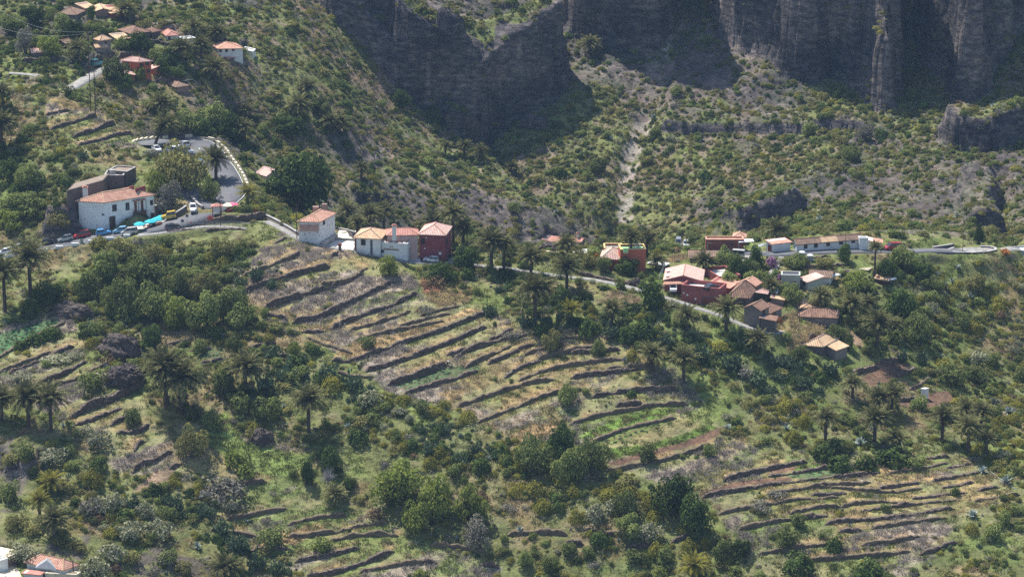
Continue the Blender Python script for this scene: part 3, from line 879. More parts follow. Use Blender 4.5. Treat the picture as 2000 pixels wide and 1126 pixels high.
# ------------------------------------------------------------------ buildings measured from their near corner, eaves and side corners
# name, label, near corner (u, v foot, v eave), left corner, right corner, roof, rise, wall, roof tiles, extras
BLD = [
 ("restaurant_building","white rubble-stone restaurant with a wooden balcony and teal parasols in front",(206,449,395),(153,392),(300,380),"hip",2.0,"stone_white","tile_orange",
   dict(raw=1, win=[("R",220,401,227,411),("R",246,397,252,409),("R",246,427,253,439),("R",294,392,298,399)], door=[("R",214,424,225,449),("R",262,422,274,442),("R",279,419,286,432),("R",295,417,300,427)], balcony=("R",259,392,283,417),
        chim=[(167,386,366,1.2,"white_wall")], sign=[("L",199,417,208,421)], parapet=[(232,377,262,369),(266,375,284,369)])),
 ("stone_house","white speckled stone house with a lower front roof and a brown chimney",(624,477,433),(584,432),(654,416),"hip",1.5,"stone_speckle","tile_orange",
   dict(raw=1, leanto=("L",448,439), chim=[(617,414,403,1.5,"brown_wall"),(634,405,398,1.3,"brown_wall")], win=[("R",631,431,634,437)], plinth=1)),
 ("restaurant_house","white restaurant house with a straw-coloured hip roof beside the paved yard",(743,502,466),(691,465),(757,450),"hip",1.5,"white_wall","tile_tan",
   dict(win=[("L",706,468,713,478)], strip=[("L",692,466,696,489,"red_wood"),("L",723,468,728,498,"grey_trim")])),
 ("roof_terrace_house","white flat-topped restaurant hall with a planted roof terrace and painted name",(796,511,479),(745,476),(806,468),"flat",0.35,"white_wall","cream",
   dict(railing=1, text=1, win=[("L",742.5,488,744,492)], strip=[("R",800,484,804,506,"red_wood")])),
 ("rear_hall","long low hall with a faded red roof behind the roof terrace",(816,506,458),(757,459),(822,448),"hip",1.2,"pink_wall","tile_red",
   dict(chim=[(770,459,441,1.0,"white_wall")])),
 ("red_house","tall plain dark-red house with a pink hip roof",(869,512,459),(818,458),(881,442),"hip",1.8,"deep_red_wall","tile_pink",
   dict(win=[("L",823,466,829,475),("R",872,468,874,475)], box=[("L",857,492,862,497,"white_paint"),("L",829,484,831,486,"white_paint"),("L",832,463,834,465,"white_paint")])),
 ("pyramid_roof_house","peach house with a pale-ribbed pyramid roof joined to the orange block",(1209,527,506),(1173,506),(1214,492),"hip",1.9,"orange_wall","tile_pink",
   dict(win=[("L",1190,508,1197,515)], cap="cream")),
 ("orange_block","tall orange flat-roofed house with yellow trim and a green roof deck",(1261,532,490),(1212,491),(1264,480),"flat",0.5,"orange_wall","green_floor",
   dict(cap="yellow_trim", stair=1)),
 ("orange_rear_wing","low orange rear wing with a yellow-edged parapet behind the pyramid roof",(1215,500,488),(1180,488),(1218,479),"flat",0.5,"orange_wall","cement_path",dict(cap="yellow_trim")),
 ("white_canopy","long white sheet canopy between the orange house and the red compound",(1299,524,519),(1263,514),(1300,514),"canopy",0.1,"galv","white_paint",{}),
 ("big_red_house","wide red house under a broad pale-pink gable roof with a carport",(1370,572,548),(1298,546),(1374,527),"gable_r",1.35,"red_wall","tile_pink",
   dict(win=[("L",1352,549,1362,557)], carport=[(1296,550),(1336,549),(1337,554),(1295,556)], sky=1)),
 ("red_terrace_block","red walled parking terrace with a wide garage door in its front",(1405,598,571),(1331,563),(1420,560),"flat",0.9,"red_wall","pale_paving",
   dict(door=[("L",1372,580,1401,597)], box=[("L",1334,570,1337,573,"white_paint"),("L",1341,574,1344,577,"white_paint"),("L",1357,581,1360,585,"white_paint")])),
 ("rear_red_balcony","low red balcony block with a curved parapet behind the red compound",(1404,556,546),(1375,528),(1412,534),"flat",0.7,"red_wall","pale_paving",{}),
 ("orange_roof_house","low red annex with a flat-lying bright orange roof beside the parking terrace",(1424,577,562),(1388,555),(1443,549),"shed_l",0.5,"red_wall","tile_orange",{}),
 ("gable_house","small house with a front gable and salmon roof behind the brown-roofed house",(1474,578,558),(1441,553),(1482,551),"gable_r",1.3,"brown_wall","tile_orange",{}),
 ("brown_roof_house","stone house under a steep wavy brown roof at the end of the red terrace",(1462,600,582),(1422,580),(1476,563),"hip",2.6,"stone_dark","tile_brown",dict(win=[("L",1450,586,1455,592)])),
 ("open_veranda","dark open veranda with a pink roof joined to the brown-roofed house",(1500,590,574),(1470,567),(1504,562),"canopy",0.5,"wood","tile_pink",{}),
 ("white_stall","small flat white shelter with dark red goods beside the veranda",(1519,583,571),(1500,570),(1521,565),"canopy",0.1,"white_paint","white_paint",dict(goods=1)),
 ("tan_shelter","tiny tan tiled shelter among the bushes behind the grey stone pair",(1530,595,585),(1519,583),(1532,579),"shed_l",0.5,"brown_wall","tile_tan",{}),
 ("grey_stone_house","tall grey rubble house with a brown roof at the bend of the village path",(1484,641,606),(1450,604),(1502,597),"gable_r",1.2,"stone_grey","tile_brown",dict(win=[("R",1490,605,1493,612)])),
 ("grey_rear_house","small grey house with a brown hip roof tucked behind the tall rubble house",(1503,630,611),(1488,602),(1527,600),"hip",1.3,"stone_grey","tile_brown",dict(win=[("R",1509,610,1514,616)])),
 ("stone_shed","little stone shed with a brown lean-to roof below the tall rubble house",(1513,651,626),(1488,622),(1517,618),"shed_l",0.6,"stone_dark","tile_brown",{}),
 ("stone_barn","long stone barn with a rusty brown hip roof facing the dry meadow",(1634,645,620),(1562,617),(1637,607),"hip",1.4,"stone_grey","tile_brown",dict(strip=[("R",1634,622,1637,640,"stone_dark")])),
 ("peach_roof_hut","peach-roofed hut with white sheets behind the long stone barn",(1588,620,608),(1561,609),(1591,599),"hip",1.2,"pink_wall","tile_tan",dict(awn=[(1553,599),(1561,600),(1561,610),(1549,611)])),
 ("tan_roof_house","stone cottage under a broad tan roof, lowest of the hamlet",(1606,692,676),(1570,673),(1636,660),"hip",1.4,"stone_dark","tile_tan",dict(raw=1)),
 ("tan_roof_wing","stone wing with two offset tan roof strips joined to the lowest cottage",(1632,703,683),(1606,675),(1655,675),"shed_l",0.9,"stone_grey","tile_tan",dict(raw=1)),
 ("grey_green_annex","plain grey-green flat block with a recessed roof",(1562,563,540),(1526,539),(1567,533),"flat",0.3,"green_grey_wall","grey_trim",dict(win=[("L",1549,550,1553,556)])),
 ("grey_green_house","grey-green bungalow with a smooth pink roof",(1577,567,550),(1563,543),(1607,546),"shed_r",0.9,"green_grey_wall","tile_pink",dict(raw=1, win=[("L",1568,551,1573,557)])),
 ("old_roof_house","bungalow with a mottled brown roof and white awning behind the grey-green one",(1622,556,542),(1582,539),(1628,534),"gable_l",1.3,"white_wall","tile_old",dict(awn=[(1619,537),(1636,533),(1642,536),(1624,541)])),
 ("long_white_cottages","long whitewashed cottage row with five small windows and an old brown roof",(1556,492,477),(1549,472),(1677,467),"gable_r",1.1,"white_rough","tile_old",
   dict(raw=1, patch=1, win=[("R",1571,478,1576,484),("R",1591,476,1596,482),("R",1615,473,1620,479),("R",1640,470,1645,476),("R",1664,467.5,1669,473)])),
 ("white_end_block","white flat end block closing the long cottage row",(1678,488,466),(1676,463),(1696,466),"flat",0.2,"white_wall","pale_paving",dict(raw=1)),
 ("orange_end_hut","little orange-roofed hut at the far end of the cottage row",(1721,488,474),(1696,473),(1724,468),"shed_l",0.6,"white_wall","tile_orange",{}),
 ("white_cube_house","small whitewashed house with a red door side and sloping orange roof",(1508,493,476),(1497,472),(1544,472),"shed_l",0.5,"white_rough","tile_orange",dict(raw=1, strip=[("L",1500,477,1507,492,"red_wood")], awn=[(1480,478),(1494,475),(1497,477),(1484,481)])),
 ("long_red_house","long low brick-red house with orange roof strips and a pale awning",(1452,490,470),(1379,470),(1455,464),"flat",0.3,"brick_wall","tile_orange",
   dict(cap="tile_orange", carport=[(1380,469),(1443,466),(1446,471.5),(1382,475)], awn=[(1441,467),(1470,466),(1473,471),(1443,473)], awn2=[(1381,470),(1403,469),(1405,473),(1384,474.5)], door=[("L",1416,473,1423,488)], win=[("L",1428,473,1432,478)])),
 ("orange_pyramid_annex","small orange pyramid-roofed annex at the end of the long low red house",(1455,478,464),(1441,462),(1457,457),"hip",1.0,"orange_wall","tile_orange",{}),
 ("brown_barn","plain barn with a long sagging grey-brown roof below the square",(1410,515,504),(1347,503),(1428,494),"gable_l",1.3,"stone_dark","tile_old",{}),
 ("ridge_cottage","small reddish-roofed cottage on a rock behind the palms",(1087,480,473),(1067,468),(1096,464),"shed_l",0.7,"stone_dark","tile_red",{}),
 ("chimney_cottage","small reddish-roofed cottage with a white-topped chimney behind the palms",(1134,484,472),(1116,468),(1142,465),"gable_l",0.6,"stone_grey","tile_red",dict(chim=[(1128,466,456,0.7,"white_wall")])),
 ("white_hut","tiny upright white hut on bare brown ground",(1806,779,760),(1799,759),(1814,758),"flat",0.05,"white_wall","white_paint",dict(raw=1, strip=[("L",1802,770,1803.5,774,"grey_trim")])),
 ("tan_roof_shack","low tan-roofed shack below the very tall palm",(1733,557,548),(1714,545),(1738,541),"shed_l",0.5,"wood","tile_tan",dict(awn=[(1736,545),(1748,541),(1752,544),(1740,547)])),
 ("slab_shelter","flat tan slab shelter beside the pink bougainvillea",(1696,532,527.5),(1677,525),(1698,524),"canopy",0.1,"wood","cream",{}),
 # upper village
 ("light_orange_house","uppermost light orange roofed house at the edge of the wood",(167,24,16),(149,12),(178,12),"shed_l",0.8,"brown_wall","tile_tan",{}),
 ("orange_middle_house","light orange roofed house, middle of the topmost three",(187,31,22),(180,13),(204,17),"gable_l",0.8,"brown_wall","tile_tan",{}),
 ("orange_eaves_house","wide light orange roof with a pillared porch, lowest of the topmost three",(217,35,26),(195,18),(236,22),"shed_l",1.0,"red_wall","tile_tan",{}),
 ("brown_hip_house","brown hip-roofed house half hidden by trees under the topmost roofs",(148,38,29),(114,27),(165,21),"hip",1.6,"stone_grey","tile_old",{}),
 ("large_brown_house","large dark-red roofed house above a stone terrace in the upper village",(256,80,66),(233,58),(286,60),"hip",1.4,"stone_dark","tile_brown",dict(win=[("R",262,69,266,75),("R",272,67,276,73)])),
 ("brown_wing_house","dark-red roofed wing beside a yellowish tree in the upper village",(297,74,63),(279,60),(316,60),"hip",1.2,"stone_dark","tile_brown",{}),
 ("white_red_house","small white house with a dull red roof next to the upper palms",(326,77,70),(316,62),(336,66),"hip",1.0,"white_wall","tile_red",dict(door=[("R",329,71,332,77)])),
 ("white_low_house","low plain white house half behind an upper palm",(372,83,72),(352,74),(388,71),"flat",0.2,"white_wall","pale_paving",{}),
 ("tan_stone_house","stone house with a pale tan hip roof behind the double power pole",(197,101,79),(182,77),(216,76),"hip",1.2,"stone_grey","tile_tan",dict(win=[("R",205,82,208,86)])),
 ("tan_flat_house","stone house with a flat-looking pale tan roof under the large brown one",(231,92,77),(215,70),(249,73),"shed_l",0.6,"stone_grey","tile_tan",{}),
 ("tiny_tan_hut","tiny tan-roofed hut in front of the tan stone house",(188,102,93),(183,90),(197,91),"gable_r",0.8,"stone_grey","tile_tan",{}),
 ("brown_hut","small brown-roofed hut on the shady bank near the thin palm",(128,94,85),(118,82),(149,80),"gable_r",0.8,"stone_dark","tile_old",{}),
 ("pink_hut","lone pinkish-roofed hut in bushes above the knoll road",(64,110,103),(57,97),(82,99),"gable_r",0.7,"stone_dark","tile_pink",{}),
 ("orange_house","bright orange two-storey house above the curve of the upper road",(272,153,121),(238,118),(295,119),"hip",1.2,"orange_wall","tile_pink",
   dict(raw=1, win=[("L",246,122,251,128),("R",274,125,279,130),("R",285,121,290,126),("R",288,136,292,141)])),
 ("orange_porch","low wing with a pink lean-to roof in front of the orange two-storey house",(262,161,146),(234,143),(266,137),"shed_l",1.0,"orange_wall","tile_pink",{}),
 ("orange_annex","small pink-roofed annex beside the orange two-storey house",(298,147,134),(294,129),(312,131),"shed_r",0.5,"orange_wall","tile_pink",dict(raw=1)),
 ("tan_hip_hut","small tan hip-roofed hut below the orange house garden wall",(345,179,170),(326,164),(367,166),"hip",1.0,"brown_wall","tile_old",{}),
 ("garden_slab","pale slab roof behind the small tan hip-roofed hut",(360,160,158),(345,157),(377,154),"canopy",0.1,"brown_wall","cream",{}),
 ("white_upper_house","white house with a long red tiled roof, last of the upper village",(427,105,95),(413,86),(474,94),"hip",1.3,"white_wall","tile_orange",
   dict(raw=1, win=[("R",429,97,432,101),("R",441,97,444,101),("R",454,96,457,99)])),
 ("white_upper_wing","white wing with a stepped lower terrace beside the long red tiled roof",(494,115,103),(474,98),(499,98),"flat",0.3,"white_wall","pale_paving",dict(raw=1)),
 ("red_tent_roof_hut","low hut with a tent-like dull red roof under the white upper house",(446,121,114),(411,106),(450,106),"shed_l",0.8,"stone_dark","tile_red",{}),
 ("pink_roof_house","house showing only a flat pink roof behind the big dark tree",(520,350,345),(498,339),(538,331),"flat",0.05,"pink_wall","tile_pink",dict(raw=1)),
 ("stone_tank_house","dark stone tank building with a pale rim behind the restaurant",(242,367,345),(203,346),(247,335),"flat",0.35,"stone_dark","pale_paving",dict(tank=1)),
 ("upper_tank_house","dark stone reservoir with a grassy top, highest behind the restaurant",(249,362,337),(211,334),(266,328),"flat",0.25,"stone_dark","dirt",{}),
 ("stone_store","low dark stone store with a tan roof edge beside the restaurant",(303,424,403),(299,399),(334,395),"flat",0.1,"stone_dark","cream",dict(raw=1, door=[("R",318,406,326,419)])),
 ("tall_garden_wall","massive brown retaining block behind the restaurant roof",(203,394,352),(131,372),(214,338),"flat",0.05,"stone_dark","dirt",dict(raw=1)),
 ("concrete_tank","pale blue-grey concrete basin at the frame edge beyond the lookout",(2012,503,494),(1960,486),(2075,488),"flat",0.3,"galv","white_paint",dict(raw=1)),
 # nearest houses, bottom corner of the photograph
 ("salmon_roof_house","nearest house with a salmon hip roof and a grey gable notch",(124,1130,1112),(52,1097),(153,1102),"hip",1.6,"white_wall","tile_orange",dict(raw=1, notch=1)),
 ("brown_slab_house","brown box house with a thin pale slab roof beside the salmon roof",(14,1108,1087),(-24,1080),(35,1077),"slab",0.15,"brown_wall","cream",dict(raw=1)),
 ("red_lean_to_roof_hut","low dull-red roofed lean-to cut by the lower frame edge beside the tan terrace",(78,1134,1121),(46,1120),(84,1116),"shed_l",0.3,"white_wall","tile_red",dict(raw=1)),
 ("tan_roof_terrace_house","low block with a sunlit tan roof terrace in front of the salmon roof",(150,1140,1124),(88,1121),(158,1119),"flat",0.3,"cream","cream",dict(raw=1)),
 ("white_box_house","plain white box at the very edge in front of the brown slab house",(2,1116,1095),(-25,1092),(15,1091),"flat",0.15,"white_wall","pale_paving",dict(raw=1)),
]
BG = []
for spec in BLD:
    nm, lab, near, Lp, Rp, roof, rise, wm, rm, ex = spec
    p0 = HB.hit([near[0]], [near[1]])[0]
    zt = float(pix_y(near[0], near[2], p0[1])[2])
    A = Vector((p0[0], p0[1], zt)); Lv = pix_z(*Lp, zt) - A; Rv = pix_z(*Rp, zt) - A
    if not ex.get("raw"):
        if Lv.length >= Rv.length:
            d = Vector((-Lv.y, Lv.x, 0)).normalized()
            if d.dot(Rv) < 0: d = -d
            Rv = d * min(max(Rv.length, 3.0), 12.0)
        else:
            d = Vector((-Rv.y, Rv.x, 0)).normalized()
            if d.dot(Lv) < 0: d = -d
            Lv = d * min(max(Lv.length, 3.0), 12.0)
    poly = [A, A + Rv, A + Lv + Rv, A + Lv]
    BG.append((spec, float(p0[2]), zt, poly))
    if roof not in ("canopy",):
        level([(p.x, p.y) for p in poly], float(p0[2]) - 0.05, 1.2, only_down=True)
HF = Height(Z)
# ------------------------------------------------------------------ ground cover: what grows where (measured as patches of the photograph)
def lin(r, g, b):
    f = lambda c: ((c / 255 + 0.055) / 1.055) ** 2.4 if c > 10 else c / 255 / 12.92
    return np.array([f(r), f(g), f(b)])
C_ROCKSOIL = lin(122, 108, 96); C_SCRUB = lin(114, 118, 74); C_DRY = lin(140, 124, 84)
C_STRAW = lin(172, 146, 106); C_LILAC = lin(160, 146, 132); C_GREEN = lin(112, 127, 68); C_OLIVE = lin(128, 130, 76)
C_CROP = lin(62, 104, 66); C_BRIGHT = lin(112, 140, 62); C_SOIL = lin(116, 90, 76); C_TEAL = lin(82, 108, 70); C_TAN = lin(158, 134, 112)
UU, VV = project(X, Y, Z)
COVER = np.empty(X.shape + (3,))
n_a = fbm(X, Y, 14, 4, 41); n_b = fbm(X, Y, 5, 4, 52); n_c = fbm(X, Y, 2.6, 3, 63); n_d = fbm(X, Y, 30, 3, 77)
def blend(dst, col, w):
    return dst * (1 - w[..., None]) + col * w[..., None]
COVER[:] = C_SCRUB
COVER[:] = blend(COVER, C_DRY, smooth((n_a + 0.0) / 0.2) * .8)
COVER[:] = blend(COVER, C_GREEN, smooth((n_b + n_d - 0.02) / 0.2) * 0.7)
COVER[:] = blend(COVER, C_ROCKSOIL, smooth((n_c + n_a - 0.03) / 0.18) * (0.35 + 0.55 * far))
def patch(poly, feather=3.0):
    """soft mask of a pixel polygon on the ground"""
    us = [p[0] for p in poly]; vs = [p[1] for p in poly]
    m = (UU > min(us) - 8) & (UU < max(us) + 8) & (VV > min(vs) - 8) & (VV < max(vs) + 8)
    o = np.zeros(X.shape)
    o[m] = in_poly(UU[m] + n_b[m] * 10 * feather / 3, VV[m] + n_c[m] * 6 * feather / 3, poly)
    return o
TERR = np.zeros(X.shape)      # terrace fields: tufted grass in lilac, green and straw
for poly in ([(445,560),(500,500),(560,440),(640,480),(700,495),(780,520),(820,560),(940,600),(1000,630),(1060,665),(1100,640),(1180,650),(1260,690),(1340,740),(1380,800),(1420,850),(1200,905),(1120,860),(1000,860),(900,800),(760,765),(700,710),(560,640),(500,590)],
             [(1180,915),(1420,850),(1500,890),(1720,880),(1870,880),(1990,960),(1900,1000),(1780,1126),(1500,1126),(1400,1000),(1380,960)],
             [(380,1000),(500,900),(600,960),(700,1000),(900,1080),(980,1110),(960,1140),(600,1126),(480,1070)],
             [(-20,640),(140,615),(170,700),(280,745),(290,850),(380,820),(500,860),(620,880),(600,920),(500,940),(360,920),(240,930),(140,830),(0,760)],
             [(90,190),(190,220),(260,255),(270,290),(150,285),(90,250)]):
    TERR = np.maximum(TERR, patch(poly, 2))
fx_ = X * 0.86 + Y * 0.5; fy_ = -X * 0.5 + Y * 0.86
st1 = fbm(fx_ * 0.35, fy_, 6, 4, 88); st2 = fbm(fx_ * 0.4, fy_, 7, 4, 99)
upf = patch([(430,560),(500,480),(700,480),(830,540),(1000,620),(960,690),(760,770),(560,640)], 3)
lil = smooth((st1 + 0.01 + .08 * upf) / 0.13); grn = smooth((st2 + 0.03 - .05 * upf) / 0.14)
tc = np.empty_like(COVER); tc[:] = C_OLIVE * .7 + C_LILAC * .3
tc = blend(tc, C_LILAC, lil * 0.92); tc = blend(tc, C_GREEN, grn * 0.75)
dryzone = np.maximum(patch([(1500,930),(1990,880),(1990,1000),(1600,1015),(1500,980)], 3), patch([(860,740),(1000,700),(1120,840),(1000,870),(880,800)], 3))
tc = blend(tc, C_DRY, np.maximum(dryzone * smooth((n_b + 0.12) / 0.2) * 0.8, smooth((n_a - 0.03) / 0.1) * 0.5))
tc = blend(tc, C_STRAW, np.clip(EDGE * 1.2, 0, 1) * smooth((n_a + n_b + 0.06) / 0.2) * .85)
tc = blend(tc, C_GREEN, FOOT * 0.3)
COVER[:] = COVER * (1 - TERR[..., None]) + tc * TERR[..., None]
PATCHES = [
 (C_TEAL, [(768,755),(800,737),(850,722),(900,712),(942,712),(930,722),(860,744),(800,762)], "crop"),
 (C_BRIGHT, [(1120,858),(1160,838),(1220,812),(1300,797),(1350,793),(1320,806),(1250,826),(1180,850)], "grass"),
 (C_GREEN, [(1160,866),(1240,828),(1300,812),(1340,806),(1260,846),(1200,868)], "crop"),
 (C_BRIGHT * 0.8, [(1180,880),(1260,868),(1330,848),(1380,830),(1410,838),(1330,862),(1240,886),(1190,892)], "grass"),
 (C_SOIL, [(1180,905),(1240,886),(1320,866),(1400,836),(1430,836),(1380,862),(1290,886),(1200,910)], "bare"),
 (C_SOIL, [(1366,962),(1420,944),(1480,934),(1550,930),(1540,938),(1440,950),(1380,966)], "bare"),
 (C_SOIL, [(1500,920),(1540,910),(1562,912),(1540,920),(1505,926)], "bare"),
 (C_BRIGHT, [(1555,912),(1600,905),(1628,910),(1590,918),(1550,920)], "grass"),
 (C_TEAL * 1.25, [(1534,925),(1580,914),(1640,913),(1650,924),(1600,932),(1545,933)], "crop"),
 (C_BRIGHT, [(1645,915),(1720,912),(1718,918),(1660,922)], "grass"),
 (C_STRAW, [(1500,921),(1532,924),(1525,930),(1498,928)], "bare"),
 (C_CROP * 1.5, [(-10,700),(-10,655),(60,632),(110,622),(118,632),(70,652),(20,690)], "crop"),
 (C_TEAL, [(385,700),(400,684),(430,684),(438,696),(420,702)], "crop"),
 (C_DRY * 0.85, [(222,836),(258,812),(285,822),(262,842)], "bare"),
 (C_STRAW, [(655,695),(690,668),(780,650),(860,625),(915,602),(940,604),(860,638),(770,668),(700,700)], "straw"),
 (C_STRAW, [(598,640),(640,634),(655,640),(620,648)], "straw"),
 (C_STRAW, [(480,560),(520,545),(600,515),(620,520),(560,538),(500,562)], "straw"),
 (C_STRAW, [(995,852),(1040,830),(1100,822),(1080,850),(1020,862)], "straw"),
 (C_STRAW, [(860,770),(900,756),(915,764),(880,780)], "straw"),
 (C_STRAW, [(500,1066),(540,1040),(620,1020),(640,1030),(580,1060)], "straw"),
 (C_TAN, [(1640,665),(1620,640),(1650,640),(1680,655),(1690,680)], "bare"),
 (C_SOIL, [(1665,725),(1720,705),(1780,712),(1750,745),(1700,755)], "bare"),
 (C_SOIL, [(1750,790),(1800,770),(1850,760),(1870,780),(1830,800)], "bare"),
 (C_ROCKSOIL * 0.8, [(90,1070),(130,1000),(190,960),(180,1030),(160,1090),(200,1126),(420,1126),(400,1080),(300,1070),(240,1100),(190,1110)], "rocky"),
 (C_ROCKSOIL * 0.8, [(-20,860),(20,855),(70,900),(60,930),(20,1000),(-20,1000)], "rocky"),
 (C_DRY, [(820,540),(860,535),(930,560),(920,590),(860,600),(830,580)], "straw"),
 (lin(140,92,74), [(820,545),(850,540),(870,560),(850,580),(825,570)], "straw"),
 (C_DRY, [(1540,640),(1600,625),(1630,645),(1600,665),(1540,690)], "straw"),
 (C_DRY, [(1500,630),(1560,600),(1565,640),(1520,650)], "straw"),
 (C_BRIGHT * 0.9, [(1262,548),(1275,530),(1298,526),(1300,556)], "grass"),
 (C_DRY, [(90,190),(170,200),(180,215),(120,215)], "straw"),
 (C_DRY, [(1290,510),(1330,492),(1350,500),(1320,512)], "straw"),
 (C_TAN * 0.7, [(1165,590),(1200,565),(1250,580),(1255,596),(1210,605)], "straw"),
 (C_TAN * 0.9, [(260,960),(300,920),(350,905),(340,930),(290,955)], "bare"),
 (C_GREEN * 1.3, [(380,850),(440,800),(480,860),(560,880),(620,890),(560,930),(480,920)], "grass"),
 (lin(156,146,137), [(1265,60),(1325,60),(1318,130),(1290,200),(1275,260),(1242,330),(1236,430),(1206,440),(1205,330),(1232,260),(1260,180)], "streak"),
 (C_ROCKSOIL * 1.05, [(1600,330),(1700,310),(1950,300),(2100,330),(2100,470),(1900,470),(1700,450),(1600,430)], "rocky"),
 (C_ROCKSOIL * 1.1, [(760,330),(900,340),(980,400),(900,420),(780,380)], "rocky"),
 (C_ROCKSOIL * 1.15, [(1200,150),(1280,110),(1420,100),(1500,180),(1440,230),(1240,240)], "rocky"),
]
BARE = np.zeros(X.shape); CROP = np.zeros(X.shape); GRASSY = np.zeros(X.shape); STRAWY = np.zeros(X.shape)
for col, poly, kind in PATCHES:
    w = patch(poly, 1.0 if kind in ("crop", "bare") else 3.0)
    if kind == "streak":
        w = w * smooth((n_c + n_b + 0.24) / 0.2)
        ROCK = ROCK * (1 - w); COVER[:] = blend(COVER, col, w * .85); BARE[:] = np.maximum(BARE, w * .8)
        continue
    if kind == "rocky":
        w = w * smooth((n_c + n_b + 0.12) / 0.14)
        ROCK = np.maximum(ROCK, w * 0.55)
        COVER[:] = blend(COVER, col, w * 0.7)
        continue
    COVER[:] = blend(COVER, col, w * 0.92)
    {"bare": BARE, "crop": CROP, "grass": GRASSY, "straw": STRAWY}[kind][:] = np.maximum({"bare": BARE, "crop": CROP, "grass": GRASSY, "straw": STRAWY}[kind], w)
# plough lines of the crop beds
row = 0.5 + 0.5 * np.sin((fy_ + 0.3 * n_b) * 2 * np.pi / 1.5)
COVER[:] = blend(COVER, C_SOIL * 0.8, CROP * (row < 0.25) * 0.7)
COVER[:] = COVER * np.exp(n_c * 0.9)[..., None]

# stones and ledges give the steep faces their relief
gxz, gyz = np.gradient(Z, GS)
steep = np.hypot(gxz, gyz)
ROCK = np.maximum(ROCK, smooth((steep - 1.0) / 0.8) * (EDGE + FOOT < 0.05) * smooth((Y - 560) / 60))
ZV = Z + fbm(X, Y, 1.9, 3, 15) * (0.28 + 1.1 * ROCK * (steep < 1.6)) * (1 - np.clip(CROP + BARE, 0, 1) * .7)
nl = np.maximum(steep, 1e-3); face = smooth((steep - 1.2) / 1.5)
hz = (fbm(X * 0.5 + Z * 0.2, Z * 1.2, 5.0, 4, 7) * 3.2 + fbm(X + Y, Z * 0.22, 3.2, 3, 8) * 2.6) * face
XV = X - gxz / nl * hz; YV = Y - gyz / nl * hz
nx, ny = X.shape
idx = np.arange(nx * ny).reshape(nx, ny)
quads = np.stack([idx[:-1, :-1], idx[1:, :-1], idx[1:, 1:], idx[:-1, 1:]], -1).reshape(-1, 4)
me = np_mesh("ground", np.stack([XV, YV, ZV], -1).reshape(-1, 3), quads)
att = me.attributes.new("cover", 'FLOAT_COLOR', 'POINT')
att.data.foreach_set("color", np.concatenate([np.clip(COVER, 0.005, 0.9), np.ones(X.shape + (1,))], -1).astype(np.float32).ravel())
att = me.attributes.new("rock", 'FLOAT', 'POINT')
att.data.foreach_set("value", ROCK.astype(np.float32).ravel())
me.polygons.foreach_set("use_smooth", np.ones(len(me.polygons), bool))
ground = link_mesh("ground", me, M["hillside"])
tag(ground, kind="structure")
# land beyond the measured hillside, one coarse apron on each side
def apron(name, x0, x1, y0, y1, st=12.0):
    ax = np.arange(x0, x1 + 0.1, st); ay = np.arange(y0, y1 + 0.1, st)
    A_, B_ = np.meshgrid(ax, ay, indexing='ij')
    q = HF(np.clip(A_, GX0 + 2, GX1 - 4), np.clip(B_, GY0 + 2, GY1 - 4)) - 0.6
    out = np.maximum(np.maximum(GX0 - A_, A_ - GX1), np.maximum(GY0 - B_, B_ - GY1))
    q = q + fbm(A_, B_, 90, 3, 3) * np.clip(out, 0, 200) * 0.5 + np.where(B_ > GY1, (B_ - GY1) * 0.25, 0) + np.where(B_ < GY0, (B_ - GY0) * 0.35, 0)
    q = np.where(out < -3, q - 90, q)
    global APRON_TOP; APRON_TOP = float(q.max())
    n1, n2 = A_.shape; ii = np.arange(n1 * n2).reshape(n1, n2)
    m2 = np_mesh(name, np.stack([A_, B_, q], -1).reshape(-1, 3), np.stack([ii[:-1, :-1], ii[1:, :-1], ii[1:, 1:], ii[:-1, 1:]], -1).reshape(-1, 4))
    at = m2.attributes.new("cover", 'FLOAT_COLOR', 'POINT')
    at.data.foreach_set("color", np.tile(np.append(C_SCRUB, 1).astype(np.float32), n1 * n2))
    tag(link_mesh(name, m2, M["hillside"]), kind="structure")
apron("terrain", -900, 900, 320, 1300)
HV = Height(ZV)

# ------------------------------------------------------------------ roads, paths, yards
def ribbon(name, line, wid, mat, lift=0.10, thick=0.5):
    L2 = line[:, :2]; d = np.gradient(L2, axis=0); d /= np.maximum(np.linalg.norm(d, axis=1), 1e-6)[:, None]
    nrm = np.stack([-d[:, 1], d[:, 0]], 1); h = wid / 2; z = line[:, 2] + lift
    cols = [np.column_stack([L2 + nrm * h, z - thick]), np.column_stack([L2 + nrm * h, z]), np.column_stack([L2, z + 0.03]), np.column_stack([L2 - nrm * h, z]), np.column_stack([L2 - nrm * h, z - thick])]
    n = len(line); v = np.stack(cols, 1).reshape(-1, 3); ii = np.arange(n * 5).reshape(n, 5)
    q = np.stack([ii[:-1, 1:], ii[:-1, :-1], ii[1:, :-1], ii[1:, 1:]], -1).reshape(-1, 4)
    me = np_mesh(name, v, q)
    return tag(link_mesh(name, me, mat), kind="structure")
for nm, (pts, wid, mat) in ROADS.items():
    ribbon(nm, RD[nm], wid, M[mat], 0.12 if nm != "side_road" else 0.105)
for nm, poly, z, mat in YD:
    mb = MB(); mb.prism([p for p in poly], z - 0.5, z + (0.085 if mat == "asphalt" else 0.07))
    tag(mb.build(nm, M[mat]), kind="structure")

